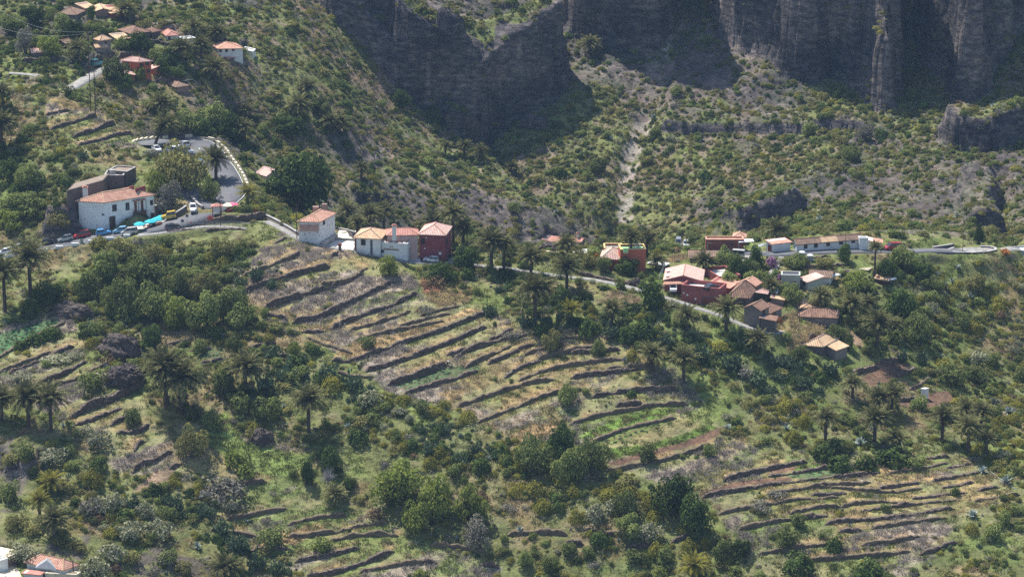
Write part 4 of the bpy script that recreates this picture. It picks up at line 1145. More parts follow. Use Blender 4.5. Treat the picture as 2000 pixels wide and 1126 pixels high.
def off_line(line, off):
    L2 = line[:, :2]; d = np.gradient(L2, axis=0); d /= np.maximum(np.linalg.norm(d, axis=1), 1e-6)[:, None]
    return np.column_stack([L2[:, 0] - d[:, 1] * off, L2[:, 1] + d[:, 0] * off, line[:, 2]])
def stripe(name, line, off, w, i0, i1, dash=None):
    q = off_line(line, off)[i0:i1]
    mb = MB()
    d = np.gradient(q[:, :2], axis=0); d /= np.maximum(np.linalg.norm(d, axis=1), 1e-6)[:, None]
    for k in range(len(q) - 1):
        if dash and (k % dash[0]) >= dash[1]: continue
        a = q[k]; b = q[k + 1]; na = np.array([-d[k, 1], d[k, 0]]) * w / 2; nb = np.array([-d[k + 1, 1], d[k + 1, 0]]) * w / 2
        zz = 0.146
        mb.face([(a[0] - na[0], a[1] - na[1], a[2] + zz), (b[0] - nb[0], b[1] - nb[1], b[2] + zz), (b[0] + nb[0], b[1] + nb[1], b[2] + zz), (a[0] + na[0], a[1] + na[1], a[2] + zz)])
    tag(mb.build(name, M["road_paint"]), kind="structure")
ml = RD["main_road"]
pu, pv = project(ml[:, 0], ml[:, 1], ml[:, 2])
nlast = len(ml)
i_j = int(np.argmin(np.hypot(pu - 425, pv - 402))); i_h = int(np.argmin(np.hypot(pu - 300, pv - 447)))
stripe("road_markings", ml, -3.5, 0.13, i_j + 4, nlast - 2)
stripe("edge_line", ml, -3.45, 0.16, 0, i_h)
stripe("inner_edge_line", ml, 3.4, 0.16, 0, i_h - 12)
# painted turn arrow and kerb arc by the hairpin island
def flat_poly(name, pts, zoff=0.20):
    zc = float(HF(*pix_y(pts[0][0], pts[0][1], float(HF.hit([pts[0][0]], [pts[0][1]])[0][1]))[:2]))
    mb = MB(); w = [pix_z(u, v, zc + zoff) for u, v in pts]
    mb.face(w[::-1] if (w[1] - w[0]).cross(w[2] - w[0]).z < 0 else w)
    return mb
ar = flat_poly("road_arrow", [(387.5,289.5),(390,289),(394,294.5),(399,292),(398.5,298),(391,297.5),(393,296)])
tag(ar.build("road_arrow", M["road_paint"]), kind="structure")
arc_w = []
for k in range(9):
    a = -0.9 + 1.9 * k / 8
    arc_w.append((362 + 20 * math.cos(a), 297 + 8.5 * math.sin(a)))
mb = MB(); zc = float(ml[int(np.argmin(np.hypot(pu - 385, pv - 282))), 2]) + 0.19
for (a, b) in zip(arc_w[:-1], arc_w[1:]):
    p, q = pix_z(*a, zc), pix_z(*b, zc); n_ = Vector((-(q - p).y, (q - p).x, 0)).normalized() * 0.12
    mb.face([p - n_, q - n_, q + n_, p + n_])
tag(mb.build("parking_line", M["road_paint"]), kind="structure")

# ------------------------------------------------------------------ dry-stone walls, each one a thing
LANDMARKS = []
def stone_wall(line, Hm, lab, name="terrace_wall", cat="stone wall", mat="dry_stone", base=None, top=None, thick=0.7, jit=0.09):
    q = densify(line, 0.55); n = len(q)
    d = np.gradient(q[:, :2], axis=0); d /= np.maximum(np.linalg.norm(d, axis=1), 1e-6)[:, None]
    up = np.stack([-d[:, 1], d[:, 0]], 1)
    fr = q[:, :2] - up * 0.75; bk = q[:, :2] + up * 0.55
    zb = (HF(fr[:, 0], fr[:, 1]) if base is None else base) - 0.5
    zt = (HF(bk[:, 0], bk[:, 1]) if top is None else top)
    zt = np.maximum(zt, zb + 0.75) + 0.12
    seed = abs(hash(lab)) % 97 if False else sum(map(ord, lab)) % 97
    s = np.arange(n) * 0.55
    zt = zt + (vnoise(s / 1.1, s * 0 + 3, seed) - 0.5) * 0.42 + (vnoise(s / 4.0, s * 0 + 9, seed) - 0.5) * 0.5
    gap = 0.62 + 0.38 * smooth((vnoise(s / 5.0, s * 0 + 21, seed) - .16) / .16); zt = zb + 0.55 + (zt - zb - 0.55) * gap
    dend = np.minimum(s, s[-1] - s); zt = zb + 0.5 + (zt - zb - 0.5) * (0.25 + 0.75 * smooth(dend / 1.6))
    rows = [(-0.80, 0.0), (-0.74, 0.33), (-0.68, 0.66), (-0.60, 0.96), (-0.45, 1.0), (-0.60 + thick, 1.0), (-0.60 + thick, 0.2)]
    rg = np.random.default_rng(seed + 1)
    v = np.empty((n, len(rows), 3))
    for k, (o, t) in enumerate(rows):
        j = rg.normal(0, jit, n)
        v[:, k, :2] = q[:, :2] + up * (o + j)[:, None]
        v[:, k, 2] = zb + (zt - zb) * t + rg.normal(0, jit * 0.6, n) * (0.2 < t)
    K = len(rows); ii = np.arange(n * K).reshape(n, K)
    f = np.stack([ii[:-1, :-1], ii[1:, :-1], ii[1:, 1:], ii[:-1, 1:]], -1).reshape(-1, 4)
    me = np_mesh(name, v.reshape(-1, 3), f)
    bm = bmesh.new(); bm.from_mesh(me)
    for e in (0, n - 1):
        try: bm.faces.new([bm.verts[i] for i in (ii[e] if e else ii[e][::-1])]) if False else None
        except Exception: pass
    bm.verts.ensure_lookup_table()
    bm.faces.new([bm.verts[i] for i in ii[0]]); bm.faces.new([bm.verts[i] for i in ii[-1][::-1]])
    bm.to_mesh(me); bm.free()
    o = link_mesh(name, me, M[mat])
    return tag(o, lab, cat)
for line, Hm, lab in WL:
    bk_ = 'bank' in lab
    o = stone_wall(line, Hm, lab, 'earth_bank' if bk_ else 'terrace_wall', 'earth bank' if bk_ else 'stone wall', 'earth_bank' if bk_ else 'dry_stone')
    o["group"] = "dry stone terrace walls"; o["kind"] = "thing"
# ------------------------------------------------------------------ houses
def expand(poly, o):
    """offset a convex plan polygon outwards"""
    n = len(poly); out = []
    for i in range(n):
        p = poly[i]; a = (p - poly[i - 1]); b = (poly[(i + 1) % n] - p)
        a = Vector((a.x, a.y, 0)).normalized(); b = Vector((b.x, b.y, 0)).normalized()
        na = Vector((a.y, -a.x, 0)); nb = Vector((b.y, -b.x, 0))
        m = (na + nb); m = m.normalized() * (o / max(0.35, math.cos(na.angle(nb, 0) / 2)))
        out.append(p + m)
    return out

def slab_face(mb, pts, th=0.16, mi=0):
    """a roof plane of some thickness; pts[0]-pts[1] is the eave"""
    pts = [Vector(p) for p in pts]
    n = (pts[1] - pts[0]).cross(pts[-1] - pts[0])
    if n.z < 0:
        pts = [pts[1], pts[0]] + pts[2:][::-1]
    mb.face(pts, mi)
    lo = [p - Vector((0, 0, th)) for p in pts]
    mb.face(lo[::-1], mi)
    for i in range(len(pts)):
        j = (i + 1) % len(pts)
        mb.face([lo[i], lo[j], pts[j], pts[i]], mi)

def roof_mesh(kind, P, zt, rise, over=0.38):
    """returns roof MB (material 0 tiles, 1 ridge) and the ridge line"""
    mb = MB(); E = expand(P, over)
    e = [Vector((p.x, p.y, zt + 0.02)) for p in E]
    lenR = ((P[1] - P[0]).length + (P[2] - P[3]).length) / 2; lenL = ((P[3] - P[0]).length + (P[2] - P[1]).length) / 2
    if kind == "hip":
        if lenR >= lenL: a, b, c, d = e
        else: a, b, c, d = e[1], e[2], e[3], e[0]
        LR, LL = max(lenR, lenL), min(lenR, lenL)
        f = min(0.5, 0.5 * LL / LR)
        m1 = (a + d) / 2; m2 = (b + c) / 2
        r1 = m1 + (m2 - m1) * f; r2 = m2 + (m1 - m2) * f
        r1.z += rise; r2.z += rise
        if (r1 - r2).length < 0.3:
            r1 = r2 = (r1 + r2) / 2
            for p, q in ((a, b), (b, c), (c, d), (d, a)): slab_face(mb, [p, q, r1])
        else:
            slab_face(mb, [a, b, r2, r1]); slab_face(mb, [c, d, r1, r2]); slab_face(mb, [b, c, r2]); slab_face(mb, [d, a, r1])
            mb.tube([r1, r2], 0.13, 6, 1)
        for p, q in ((a, r1), (d, r1), (b, r2), (c, r2)): mb.tube([p, q], 0.12, 6, 1)
        return mb
    if kind in ("gable_r", "gable_l"):
        if kind == "gable_r": a, b, c, d = e
        else: a, b, c, d = e[1], e[2], e[3], e[0]
        r1 = (a + d) / 2; r2 = (b + c) / 2
        if kind == "gable_r" and False: pass
        r1 = Vector((r1.x, r1.y, r1.z + rise)); r2 = Vector((r2.x, r2.y, r2.z + rise))
        slab_face(mb, [a, b, r2, r1]); slab_face(mb, [c, d, r1, r2]); mb.tube([r1, r2], 0.13, 6, 1)
        return mb
    if kind in ("shed_l", "shed_r"):
        a, b, c, d = e if kind == "shed_l" else (e[3], e[0], e[1], e[2])
        c = c + Vector((0, 0, rise)); d = d + Vector((0, 0, rise))
        slab_face(mb, [a, b, c, d])
        return mb
    return mb

def wall_rect(A, B, u0, v0, u1, v1):
    """a pixel rectangle laid on the vertical plane through A and B: distances along AB and heights"""
    d = (B - A); d.z = 0; d.normalize()
    nx_, ny_ = -d.y, d.x
    out = []
    for u, v in ((u0, v0), (u1, v1)):
        rx, ry, rz = [float(k) for k in ray(u, v)]
        t = (A.x * nx_ + A.y * ny_) / (rx * nx_ + ry * ny_)
        out.append(((rx * t - A.x) * d.x + (ry * t - A.y) * d.y, CAM_Z + rz * t))
    (s0, za), (s1, zb) = out
    return d, min(s0, s1), max(s0, s1), min(za, zb), max(za, zb)

def on_wall(name, A, B, rect, mat, parent, proud=0.05, frame=None, thick=0.12, span=None):
    d, s0, s1, z0, z1 = wall_rect(A, B, *rect)
    L = (B - A).length
    s0 = max(0.12, min(s0, L - 0.5)); s1 = min(L - 0.12, max(s1, s0 + 0.35)); 
    out = Vector((d.y, -d.x, 0))
    if out.y > 0: out = -out
    def rectbox(mb, a, b, za, zb, o0, o1, mi=0):
        p = [A + d * a + out * o0, A + d * b + out * o0, A + d * b + out * o1, A + d * a + out * o1]
        pl = [(q.x, q.y) for q in p]
        ar = sum(pl[i][0] * pl[(i + 1) % 4][1] - pl[(i + 1) % 4][0] * pl[i][1] for i in range(4))
        mb.prism(pl if ar > 0 else pl[::-1], za, zb, mi)
    mb = MB(); rectbox(mb, s0, s1, z0, z1, -0.1, proud)
    inv = parent.location
    o = mb.build(name, mat, None)
    shift(o, parent)
    if frame:
        fb = MB(); w = 0.14
        rectbox(fb, s0 - w, s0, z0 - w, z1 + w, -0.1, proud + 0.05); rectbox(fb, s1, s1 + w, z0 - w, z1 + w, -0.1, proud + 0.05)
        rectbox(fb, s0, s1, z1, z1 + w, -0.1, proud + 0.053); rectbox(fb, s0, s1, z0 - w, z0, -0.1, proud + 0.053)
        f = fb.build("frame", frame, None); shift(f, parent); f.parent = o
    return o

def shift(o, parent):
    """mesh built in world coordinates becomes a child of an unrotated parent"""
    o.data.transform(Matrix.Translation(-parent.location))
    o.parent = parent

HOUSE = {}
for spec, zb, zt, P in BG:
    nm, lab, near, Lp, Rp, roof, rise, wm, rm, ex = spec
    A, B, C_, D = P
    root = empty(nm, (A.x, A.y, zb))
    cat = "house"
    if any(k in nm for k in ("shed", "stall", "shelter", "shack", "canopy", "slab", "veranda", "hut")): cat = "hut"
    if nm in ("stone_barn", "brown_barn"): cat = "barn"
    if "tank" in nm or "garden_wall" in nm or "store" in nm or "restaurant" in nm: cat = {"restaurant_building": "restaurant", "restaurant_house": "restaurant"}.get(nm, "outbuilding")
    tag(root, lab, cat, "houses of the hillside village", "thing")
    HOUSE[nm] = (root, P, zb, zt)
    pl = [(p.x, p.y) for p in P]
    lo = [min(float(HF(p.x, p.y)), zb) - 2.5 for p in P]
    mb = MB()
    if roof == "canopy":
        for p in expand(P, -0.25):
            mb.prism([(p.x - .09, p.y - .09), (p.x + .09, p.y - .09), (p.x + .09, p.y + .09), (p.x - .09, p.y + .09)], min(float(HF(p.x, p.y)), zb) - 0.8, zt)
            w = mb.build("post", M[wm], None); shift(w, root); mb = MB()
        if nm == "open_veranda":
            q = expand(P, -0.6); mb.prism([(p.x, p.y) for p in (q[1], q[2], q[3])], zb - 1, zt - 0.1); w = mb.build("wall", M["stone_dark"], None); shift(w, root)
        rb = MB(); e = [Vector((p.x, p.y, zt)) for p in P]
        e[2].z += rise; e[3].z += rise
        slab_face(rb, [e[0], e[1], e[2], e[3]], 0.12)
        # corrugation
        for k in range(1, 9):
            t = k / 9; a = e[0].lerp(e[1], t); b = e[3].lerp(e[2], t)
            rb.tube([a + Vector((0, 0, .02)), b + Vector((0, 0, .02))], 0.05, 5)
        r = rb.build("roof", M[rm], None); shift(r, root)
        if ex.get("goods"):
            cc = (A + B + C_ + D) / 4
            for k, mt in enumerate(("red_wood", "white_paint", "deep_red_wall")):
                g = MB().box((cc.x - 0.7 + k * 0.7, cc.y, zb + 0.5), (0.55, 0.7, 1.0 + 0.2 * k)).build("shelf", M[mt], None); shift(g, root)
        continue
    mb.prism(pl, lo, zt)
    if roof in ("gable_r", "gable_l"):
        if roof == "gable_r": q = [A, B, C_, D]
        else: q = [B, C_, D, A]
        r1 = (q[0] + q[3]) / 2; r2 = (q[1] + q[2]) / 2; up = Vector((0, 0, rise))
        mb.face([q[3], q[0], r1 + up]); mb.face([q[1], q[2], r2 + up])
        mb.face([q[0], q[1], r2 + up, r1 + up]); mb.face([q[2], q[3], r1 + up, r2 + up])
    if roof in ("shed_l", "shed_r"):
        q = [A, B, C_, D] if roof == "shed_l" else [D, A, B, C_]
        up = Vector((0, 0, rise))
        mb.face([q[1], q[2], q[2] + up]); mb.face([q[3], q[0], q[3] + up][::1]); mb.face([q[2], q[3], q[3] + up, q[2] + up]); mb.face([q[0], q[1], q[2] + up, q[3] + up])
    wl = mb.build("wall", M[wm], None); shift(wl, root)
    if roof == "flat":
        rb = MB(); inn = expand(P, -0.28)
        rb.prism([(p.x, p.y) for p in inn], zt - 0.05, zt + 0.03)
        r = rb.build("roof", M[rm], None); shift(r, root)
        pb = MB(); out = expand(P, 0.03)
        for i in range(4):
            j = (i + 1) % 4
            pb.prism([(out[i].x, out[i].y), (out[j].x, out[j].y), (inn[j].x, inn[j].y), (inn[i].x, inn[i].y)], zt - 0.06, zt + rise)
        if nm not in ("tall_garden_wall",):
            p_ = pb.build("parapet", M[wm], None); shift(p_, root)
        cb = MB(); out2 = expand(P, 0.07); inn2 = expand(P, -0.33)
        for i in range(4):
            j = (i + 1) % 4
            cb.prism([(out2[i].x, out2[i].y), (out2[j].x, out2[j].y), (inn2[j].x, inn2[j].y), (inn2[i].x, inn2[i].y)], zt + rise, zt + rise + 0.09)
        if nm != "tall_garden_wall":
            c_ = cb.build("coping", M[ex.get("cap", "concrete" if wm == "stone_dark" else wm)], None); shift(c_, root)
    elif roof == "slab":
        rb = MB(); o_ = expand(P, 0.5); rb.prism([(p.x, p.y) for p in o_], zt, zt + 0.18)
        r = rb.build("roof", M[rm], None); shift(r, root)
    else:
        rb = roof_mesh(roof, P, zt, rise)
        ridge = {"tile_tan": "brown_wall", "tile_pink": "tile_red", "tile_orange": "tile_tan", "tile_red": "tile_orange", "tile_brown": "tile_old", "tile_old": "tile_brown"}[rm]
        r = rb.build("roof", [M[rm], M[ex.get("cap", ridge)]], None); shift(r, root)
    for w, u0, v0, u1, v1 in ex.get("win", []):
        on_wall("window", A, D if w == "L" else B, (u0, v0, u1, v1), M["pane"], root, 0.02, M["wood"])
    for w, u0, v0, u1, v1 in ex.get("door", []):
        on_wall("door", A, D if w == "L" else B, (u0, v0, u1, v1), M["red_wood" if "red" in nm else "wood"], root, 0.05, M["grey_trim"])
    for w, u0, v0, u1, v1, mt in ex.get("strip", []):
        on_wall("wall_strip", A, D if w == "L" else B, (u0, v0, u1, v1), M[mt], root, 0.06)
    for w, u0, v0, u1, v1, mt in ex.get("box", []):
        on_wall("wall_plaque", A, D if w == "L" else B, (u0, v0, u1, v1), M[mt], root, 0.09)
    for w, u0, v0, u1, v1 in ex.get("sign", []):
        on_wall("sign_board", A, D if w == "L" else B, (u0, v0, u1, v1), M["grey_trim"], root, 0.09)
    for cu, cv0, cv1, wd, mt in ex.get("chim", []):
        cc = (A + B + C_ + D) / 4
        base = pix_z(cu, cv0, zt + 0.3)
        ztop = float(pix_y(cu, cv1, base.y)[2])
        ch = MB().box((base.x, base.y, (zt - 1 + ztop) / 2), (wd, wd * 0.8, ztop - zt + 1)).build("chimney", M[mt], None); shift(ch, root)
        if mt == "brown_wall": continue
        cp = MB().box((base.x, base.y, ztop + 0.08), (wd * 1.25, wd * 1.05, 0.16))
        cp.box((base.x, base.y, ztop + 0.3), (wd * .8, wd * 0.6, 0.28))
        cp = cp.build("chimney_cap", M["tile_red"], None); shift(cp, root); cp.parent = ch; cp.matrix_parent_inverse = Matrix()
    if "leanto" in ex:
        w, vlo, vhi = ex["leanto"]
        d = (D - A).normalized(); out = Vector((d.y, -d.x, 0)); out = -out if out.y > 0 else out
        zl = float(pix_y(near[0], vlo, A.y)[2]); zh = float(pix_y(near[0], vhi, A.y)[2])
        e0 = A + out * 1.2; e1 = D + out * 1.2
        rb = MB(); slab_face(rb, [Vector((e1.x, e1.y, zl)), Vector((e0.x, e0.y, zl)), Vector((A.x, A.y, zh)) , Vector((D.x, D.y, zh))], 0.14)
        r = rb.build("lean_to_roof", M["tile_orange"], None); shift(r, root)
        wb = MB(); q = [A + out * 0.95, A, D, D + out * 0.95]; wb.prism([(p.x, p.y) for p in q][::-1] if False else [(D + out * .95)[:2], (A + out * .95)[:2], A[:2], D[:2]], zb - 2.5, zl + 0.05)
        wq = wb.build("lean_to_wall", M[wm], None); shift(wq, root)
    if "plinth" in ex:
        d = (B - A).normalized(); out = Vector((d.y, -d.x, 0)); out = -out if out.y > 0 else out
        pb = MB(); pb.prism([tuple(A[:2]), tuple((A + out * .8)[:2]), tuple((B + out * .8)[:2]), tuple(B[:2])], zb - 2, zb + 0.5)
        p_ = pb.build("plinth", M["concrete"], None); shift(p_, root)
    for key in ("carport", "awn", "awn2"):
        if key in ex:
            pts = ex[key]; zz = [zt - 0.1, zt - 0.1, zt - 0.55, zt - 0.55]
            if key == "awn": zz = [zt + .1, zt + .1, zt - 0.2, zt - 0.2]
            if key == "awn2": zz = [zt - .35, zt - .35, zt - .9, zt - .9]
            w = [pix_z(u, v, z) for (u, v), z in zip(pts, zz)]
            rb = MB(); slab_face(rb, [w[3], w[2], w[1], w[0]], 0.08)
            for k in range(1, 12):
                t = k / 12; rb.tube([w[3].lerp(w[2], t) + Vector((0, 0, .02)), w[0].lerp(w[1], t) + Vector((0, 0, .02))], 0.06, 5)
            mt = "white_paint" if key == "awn" else ("tile_pink" if key == "awn2" else ("tile_orange" if "red" in nm else "white_paint"))
            r = rb.build("awning", M[mt], None); shift(r, root)
            for p in (w[2], w[3]):
                g = float(HF(p.x, p.y)); pb = MB().tube([(p.x, p.y, g - 0.3), (p.x, p.y, p.z)], 0.07, 6).build("post", M["galv"], None); shift(pb, root)
    if "parapet" in ex:
        for u0, v0, u1, v1 in ex["parapet"]:
            a = pix_z(u0, v0, zt + 1.1); b = pix_z(u1, v1, zt + 1.1); d = (b - a).normalized(); n_ = Vector((-d.y, d.x, 0))
            pb = MB(); pb.prism([tuple(a[:2]), tuple(b[:2]), tuple((b + n_ * .3)[:2]), tuple((a + n_ * .3)[:2])], zt, zt + 2.0)
            p_ = pb.build("roof_parapet", M["deep_red_wall"], None); shift(p_, root)
    if "balcony" in ex:
        w, u0, v0, u1, v1 = ex["balcony"]
        d, s0, s1, z0, z1 = wall_rect(A, B, u0, v0, u1, v1)
        out = Vector((d.y, -d.x, 0)); bal = MB()
        def bq(mb, a, b, o0, o1, za, zb_):
            p = [A + d * a + out * o1, A + d * b + out * o1, A + d * b + out * o0, A + d * a + out * o0]
            mb.prism([(q.x, q.y) for q in p], za, zb_)
        bq(bal, s0, s1, 0, 1.0, z0, z0 + 0.18)
        bq(bal, s0, s1, 0.92, 1.0, z0 + 0.18, z0 + 1.05); bq(bal, s0, s0 + .08, 0, .92, z0 + .18, z0 + 1.05); bq(bal, s1 - .08, s1, 0, .92, z0 + .18, z0 + 1.05)
        for t in (0.0, 0.33, 0.66, 1.0):
            s = s0 + (s1 - s0 - .1) * t; bq(bal, s, s + .1, .9, 1.0, z0 + 1.05, z1)
        bq(bal, s0 - .1, s1 + .1, -.02, 1.15, z1, z1 + .12)
        bo = bal.build("balcony", M["wood"], None); shift(bo, root)
        for t in (0.12, 0.68):
            mb2 = MB(); bq(mb2, s0 + (s1 - s0) * t, s0 + (s1 - s0) * (t + .22), -.1, .03, z0 + .2, z1 - .25); dd = mb2.build("door", M["red_wood"], None); shift(dd, root)
    if "patch" in ex:      # newer, lighter tiles in the middle of the old roof
        t0, t1 = 0.40, 0.66
        rr1 = (A + D) / 2 + Vector((0, 0, rise)); rr2 = (B + C_) / 2 + Vector((0, 0, rise))
        e = expand(P, 0.40)
        p0 = Vector((*e[0].lerp(e[1], t0)[:2], zt + .05)); p1 = Vector((*e[0].lerp(e[1], t1)[:2], zt + .05))
        rb = MB(); slab_face(rb, [p0, p1, rr1.lerp(rr2, t1) + Vector((0, 0, .07)), rr1.lerp(rr2, t0) + Vector((0, 0, .07))], 0.05)
        r = rb.build("roof_patch", M["tile_tan"], None); shift(r, root)
    if "sky" in ex:
        for (u, v) in ((1304, 527), (1303, 537)):
            c = pix_z(u, v, zt + 0.75); rb = MB().box((c.x, c.y, c.z), (0.9, 1.3, 0.1)); r = rb.build("skylight", M["white_paint"], None); shift(r, root)
    if "tank" in ex:
        c = (A + B + C_ + D) / 4; tb = MB().tube([(A.x - 3.0, A.y + 1.6, zt), (A.x - 3.0, A.y + 1.6, zt + 1.5)], 0.8, 14); r = tb.build("water_tank", M["concrete"], None); shift(r, root)
    if "stair" in ex:
        c = pix_z(1222, 488, zt + 0.6); rb = MB().box((c.x, c.y, zt + 0.6), (1.2, 1.2, 1.2)); r = rb.build("roof_stair_box", M["green_floor"], None); shift(r, root)
        for k, (du, hh) in enumerate(((1240, 1.7), (1245, 1.9), (1250, 1.5))):
            c = pix_z(du, 486, zt); rb = MB().tube([(c.x, c.y, zt), (c.x, c.y, zt + hh)], 0.08, 6).box((c.x, c.y, zt + hh * .7), (.5, .1, .4)); r = rb.build("washing_line", M["white_paint"], None); shift(r, root)
    if "notch" in ex:
        a = pix_z(69, 1108, zt - 0.1); b = pix_z(112, 1112, zt - 0.1); c = (a + b) / 2
        rb = MB(); top = Vector((c.x, c.y + 1.0, zt + 1.5))
        rb.face([a, b, top]); rb.face([a, top, Vector((c.x, c.y + 2.2, zt + 1.5)), Vector((a.x, a.y + 2.2, zt))]); rb.face([b, Vector((b.x, b.y + 2.2, zt)), Vector((c.x, c.y + 2.2, zt + 1.5)), top])
        r = rb.build("gable_notch", M["galv"], None); shift(r, root)
    if "railing" in ex:
        # terrace balustrade, posts, planters and parasol-less frames above the hall
        out = expand(P, -0.15)
        rb = MB()
        for i in range(4):
            a, b = out[i], out[(i + 1) % 4]; n = max(2, int((b - a).length / 1.1))
            for k in range(n):
                p = a.lerp(b, k / n); rb.tube([(p.x, p.y, zt + rise), (p.x, p.y, zt + rise + 0.75)], 0.035, 5)
            for h in (0.4, 0.75): rb.tube([(a.x, a.y, zt + rise + h), (b.x, b.y, zt + rise + h)], 0.03, 5)
        r = rb.build("railing", M["wood"], None); shift(r, root)
        for k, t in enumerate((0.12, 0.3, 0.52, 0.74, 0.9)):
            p = A.lerp(D, t) + Vector((0, .5, 0))
            pb = MB(); pb.box((p.x, p.y, zt + .3), (.7, .45, .5)); r = pb.build("planter", M[("white_paint", "tile_orange", "white_paint", "tile_red", "white_paint")[k]], None); shift(r, root)
        for k, t in enumerate((0.25, 0.5, 0.75)):
            p = A.lerp(D, t) + (B - A) * 0.55
            pb = MB(); pb.box((p.x, p.y, zt + .72), (1.3, .8, .06)); pb.tube([(p.x, p.y, zt), (p.x, p.y, zt + .7)], .06, 6); r = pb.build("terrace_table", M["yellow_trim"], None); shift(r, root)
    if "text" in ex:
        for txt, u0, v0, u1, v1, size in (("BAR", 761, 480.6, 768, 482.6, 0.42), ("RESTAURANTE", 750, 484.5, 779, 489.2, 0.52)):
            d, s0, s1, z0, z1 = wall_rect(A, D, u0, v0, u1, v1)
            outn = Vector((d.y, -d.x, 0)); outn = -outn if outn.y > 0 else outn
            bd = on_wall("name_board", A, D, (u0, v0, u1, v1), M["red_wood" if txt != "BAR" else "grey_trim"], root, 0.06)
            cu = bpy.data.curves.new("lettering", 'FONT'); cu.body = txt; cu.size = size; cu.align_x = 'CENTER'; cu.align_y = 'CENTER'; cu.extrude = 0.02
            tmp = bpy.data.objects.new("lettering_outline", cu); COL.objects.link(tmp)
            bpy.context.view_layer.update()
            tm = bpy.data.meshes.new_from_object(tmp.evaluated_get(bpy.context.evaluated_depsgraph_get()))
            bpy.data.objects.remove(tmp); to = link_mesh("lettering", tm); tm.materials.clear(); tm.materials.append(M["cream"])
            mid = A + d * ((s0 + s1) / 2) + outn * 0.10; mid.z = (z0 + z1) / 2
            xd = -d if d.x < 0 else d
            rot = Matrix((xd, Vector((0, 0, 1)), xd.cross(Vector((0, 0, 1))))).transposed().to_4x4()
            to.parent = bd
            to.matrix_basis = Matrix.Translation(mid - root.location) @ rot
# ------------------------------------------------------------------ plants
M["palm_leaf"] = leaf_mat("palm_leaf", (0.052, 0.062, 0.022), (0.105, 0.112, 0.042), (0.29, 0.27, 0.13), 0.22, 0.22)
M["palm_yellow"] = leaf_mat("palm_yellow", (0.12, 0.13, 0.02), (0.22, 0.21, 0.04), (0.32, 0.28, 0.07), 0.3, 0.2)
M["palm_dry"] = leaf_mat("palm_dry", (0.10, 0.075, 0.045), (0.17, 0.13, 0.08), (0.24, 0.19, 0.12), 0.15, 0.2)
M["bark"] = plain("bark", (0.085, 0.065, 0.052), 0.35, 4.0, 0.95, 0.6)
LEAF = {
 "dark":   leaf_mat("leaf_dark", (0.024, 0.042, 0.014), (0.052, 0.080, 0.024), (0.100, 0.132, 0.038), 0.25, 0.35),
 "green":  leaf_mat("leaf_green", (0.056, 0.078, 0.026), (0.122, 0.148, 0.048), (0.20, 0.222, 0.082), 0.3, 0.4),
 "bright": leaf_mat("leaf_bright", (0.080, 0.105, 0.024), (0.140, 0.168, 0.038), (0.205, 0.225, 0.060), 0.35, 0.22),
 "olive":  leaf_mat("leaf_olive", (0.085, 0.085, 0.030), (0.155, 0.150, 0.055), (0.23, 0.215, 0.085), 0.25, 0.3),
 "spurge": leaf_mat("leaf_spurge", (0.150, 0.155, 0.028), (0.235, 0.230, 0.045), (0.330, 0.300, 0.075), 0.3, 0.28),
 "flower": leaf_mat("leaf_flower", (0.13, 0.15, 0.07), (0.27, 0.275, 0.16), (0.45, 0.43, 0.31), 0.2, 0.2),
 "grey":   leaf_mat("leaf_grey", (0.14, 0.135, 0.105), (0.21, 0.20, 0.16), (0.29, 0.275, 0.225), 0.2, 0.25),
 "brown":  leaf_mat("leaf_brown", (0.14, 0.095, 0.060), (0.22, 0.150, 0.090), (0.30, 0.22, 0.135), 0.2, 0.25),
 "pear":   leaf_mat("leaf_pear", (0.055, 0.085, 0.045), (0.095, 0.130, 0.068), (0.170, 0.200, 0.120), 0.08, 0.25),
 "agave":  leaf_mat("leaf_agave", (0.17, 0.215, 0.20), (0.25, 0.30, 0.285), (0.36, 0.41, 0.395), 0.1, 0.2),
 "orange": leaf_mat("leaf_orange", (0.30, 0.10, 0.03), (0.42, 0.16, 0.05), (0.30, 0.20, 0.05), 0.2, 0.2),
 "violet": leaf_mat("leaf_violet", (0.24, 0.11, 0.22), (0.36, 0.19, 0.32), (0.44, 0.27, 0.38), 0.25, 0.15),
 "crimson": leaf_mat("leaf_crimson", (0.24, 0.035, 0.05), (0.36, 0.06, 0.08), (0.14, 0.12, 0.04), 0.25, 0.15),
 "lilac":  leaf_mat("grass_lilac", (0.235, 0.200, 0.175), (0.325, 0.282, 0.250), (0.41, 0.36, 0.32), 0.3, 0.18),
 "straw":  leaf_mat("grass_straw", (0.27, 0.205, 0.115), (0.38, 0.295, 0.175), (0.48, 0.39, 0.24), 0.3, 0.2),
 "grass":  leaf_mat("grass_green", (0.085, 0.110, 0.034), (0.145, 0.174, 0.055), (0.225, 0.240, 0.090), 0.35, 0.25),
 "crop":   leaf_mat("crop_leaf", (0.045, 0.075, 0.038), (0.078, 0.115, 0.058), (0.125, 0.165, 0.090), 0.3, 0.15),
}
BS = bpy.data.materials.new("bare_twigs"); BS.use_nodes = True
BS.node_tree.nodes["Principled BSDF"].inputs["Base Color"].default_value = (0.34, 0.32, 0.31, 1)

def leaf_quads(centres, normals, size, rng, asp=0.75):
    n = len(centres)
    r = rng.normal(size=(n, 3))
    t = r - normals * (r * normals).sum(1)[:, None]; t /= np.maximum(np.linalg.norm(t, axis=1), 1e-6)[:, None]
    b = np.cross(normals, t)
    s = (size * rng.uniform(0.65, 1.35, n))[:, None]
    c = centres
    v = np.stack([c - t * s - b * s * asp * .4, c - b * s * asp, c + t * s, c + b * s * asp], 1).reshape(-1, 3)
    return v, np.arange(4 * n).reshape(n, 4)

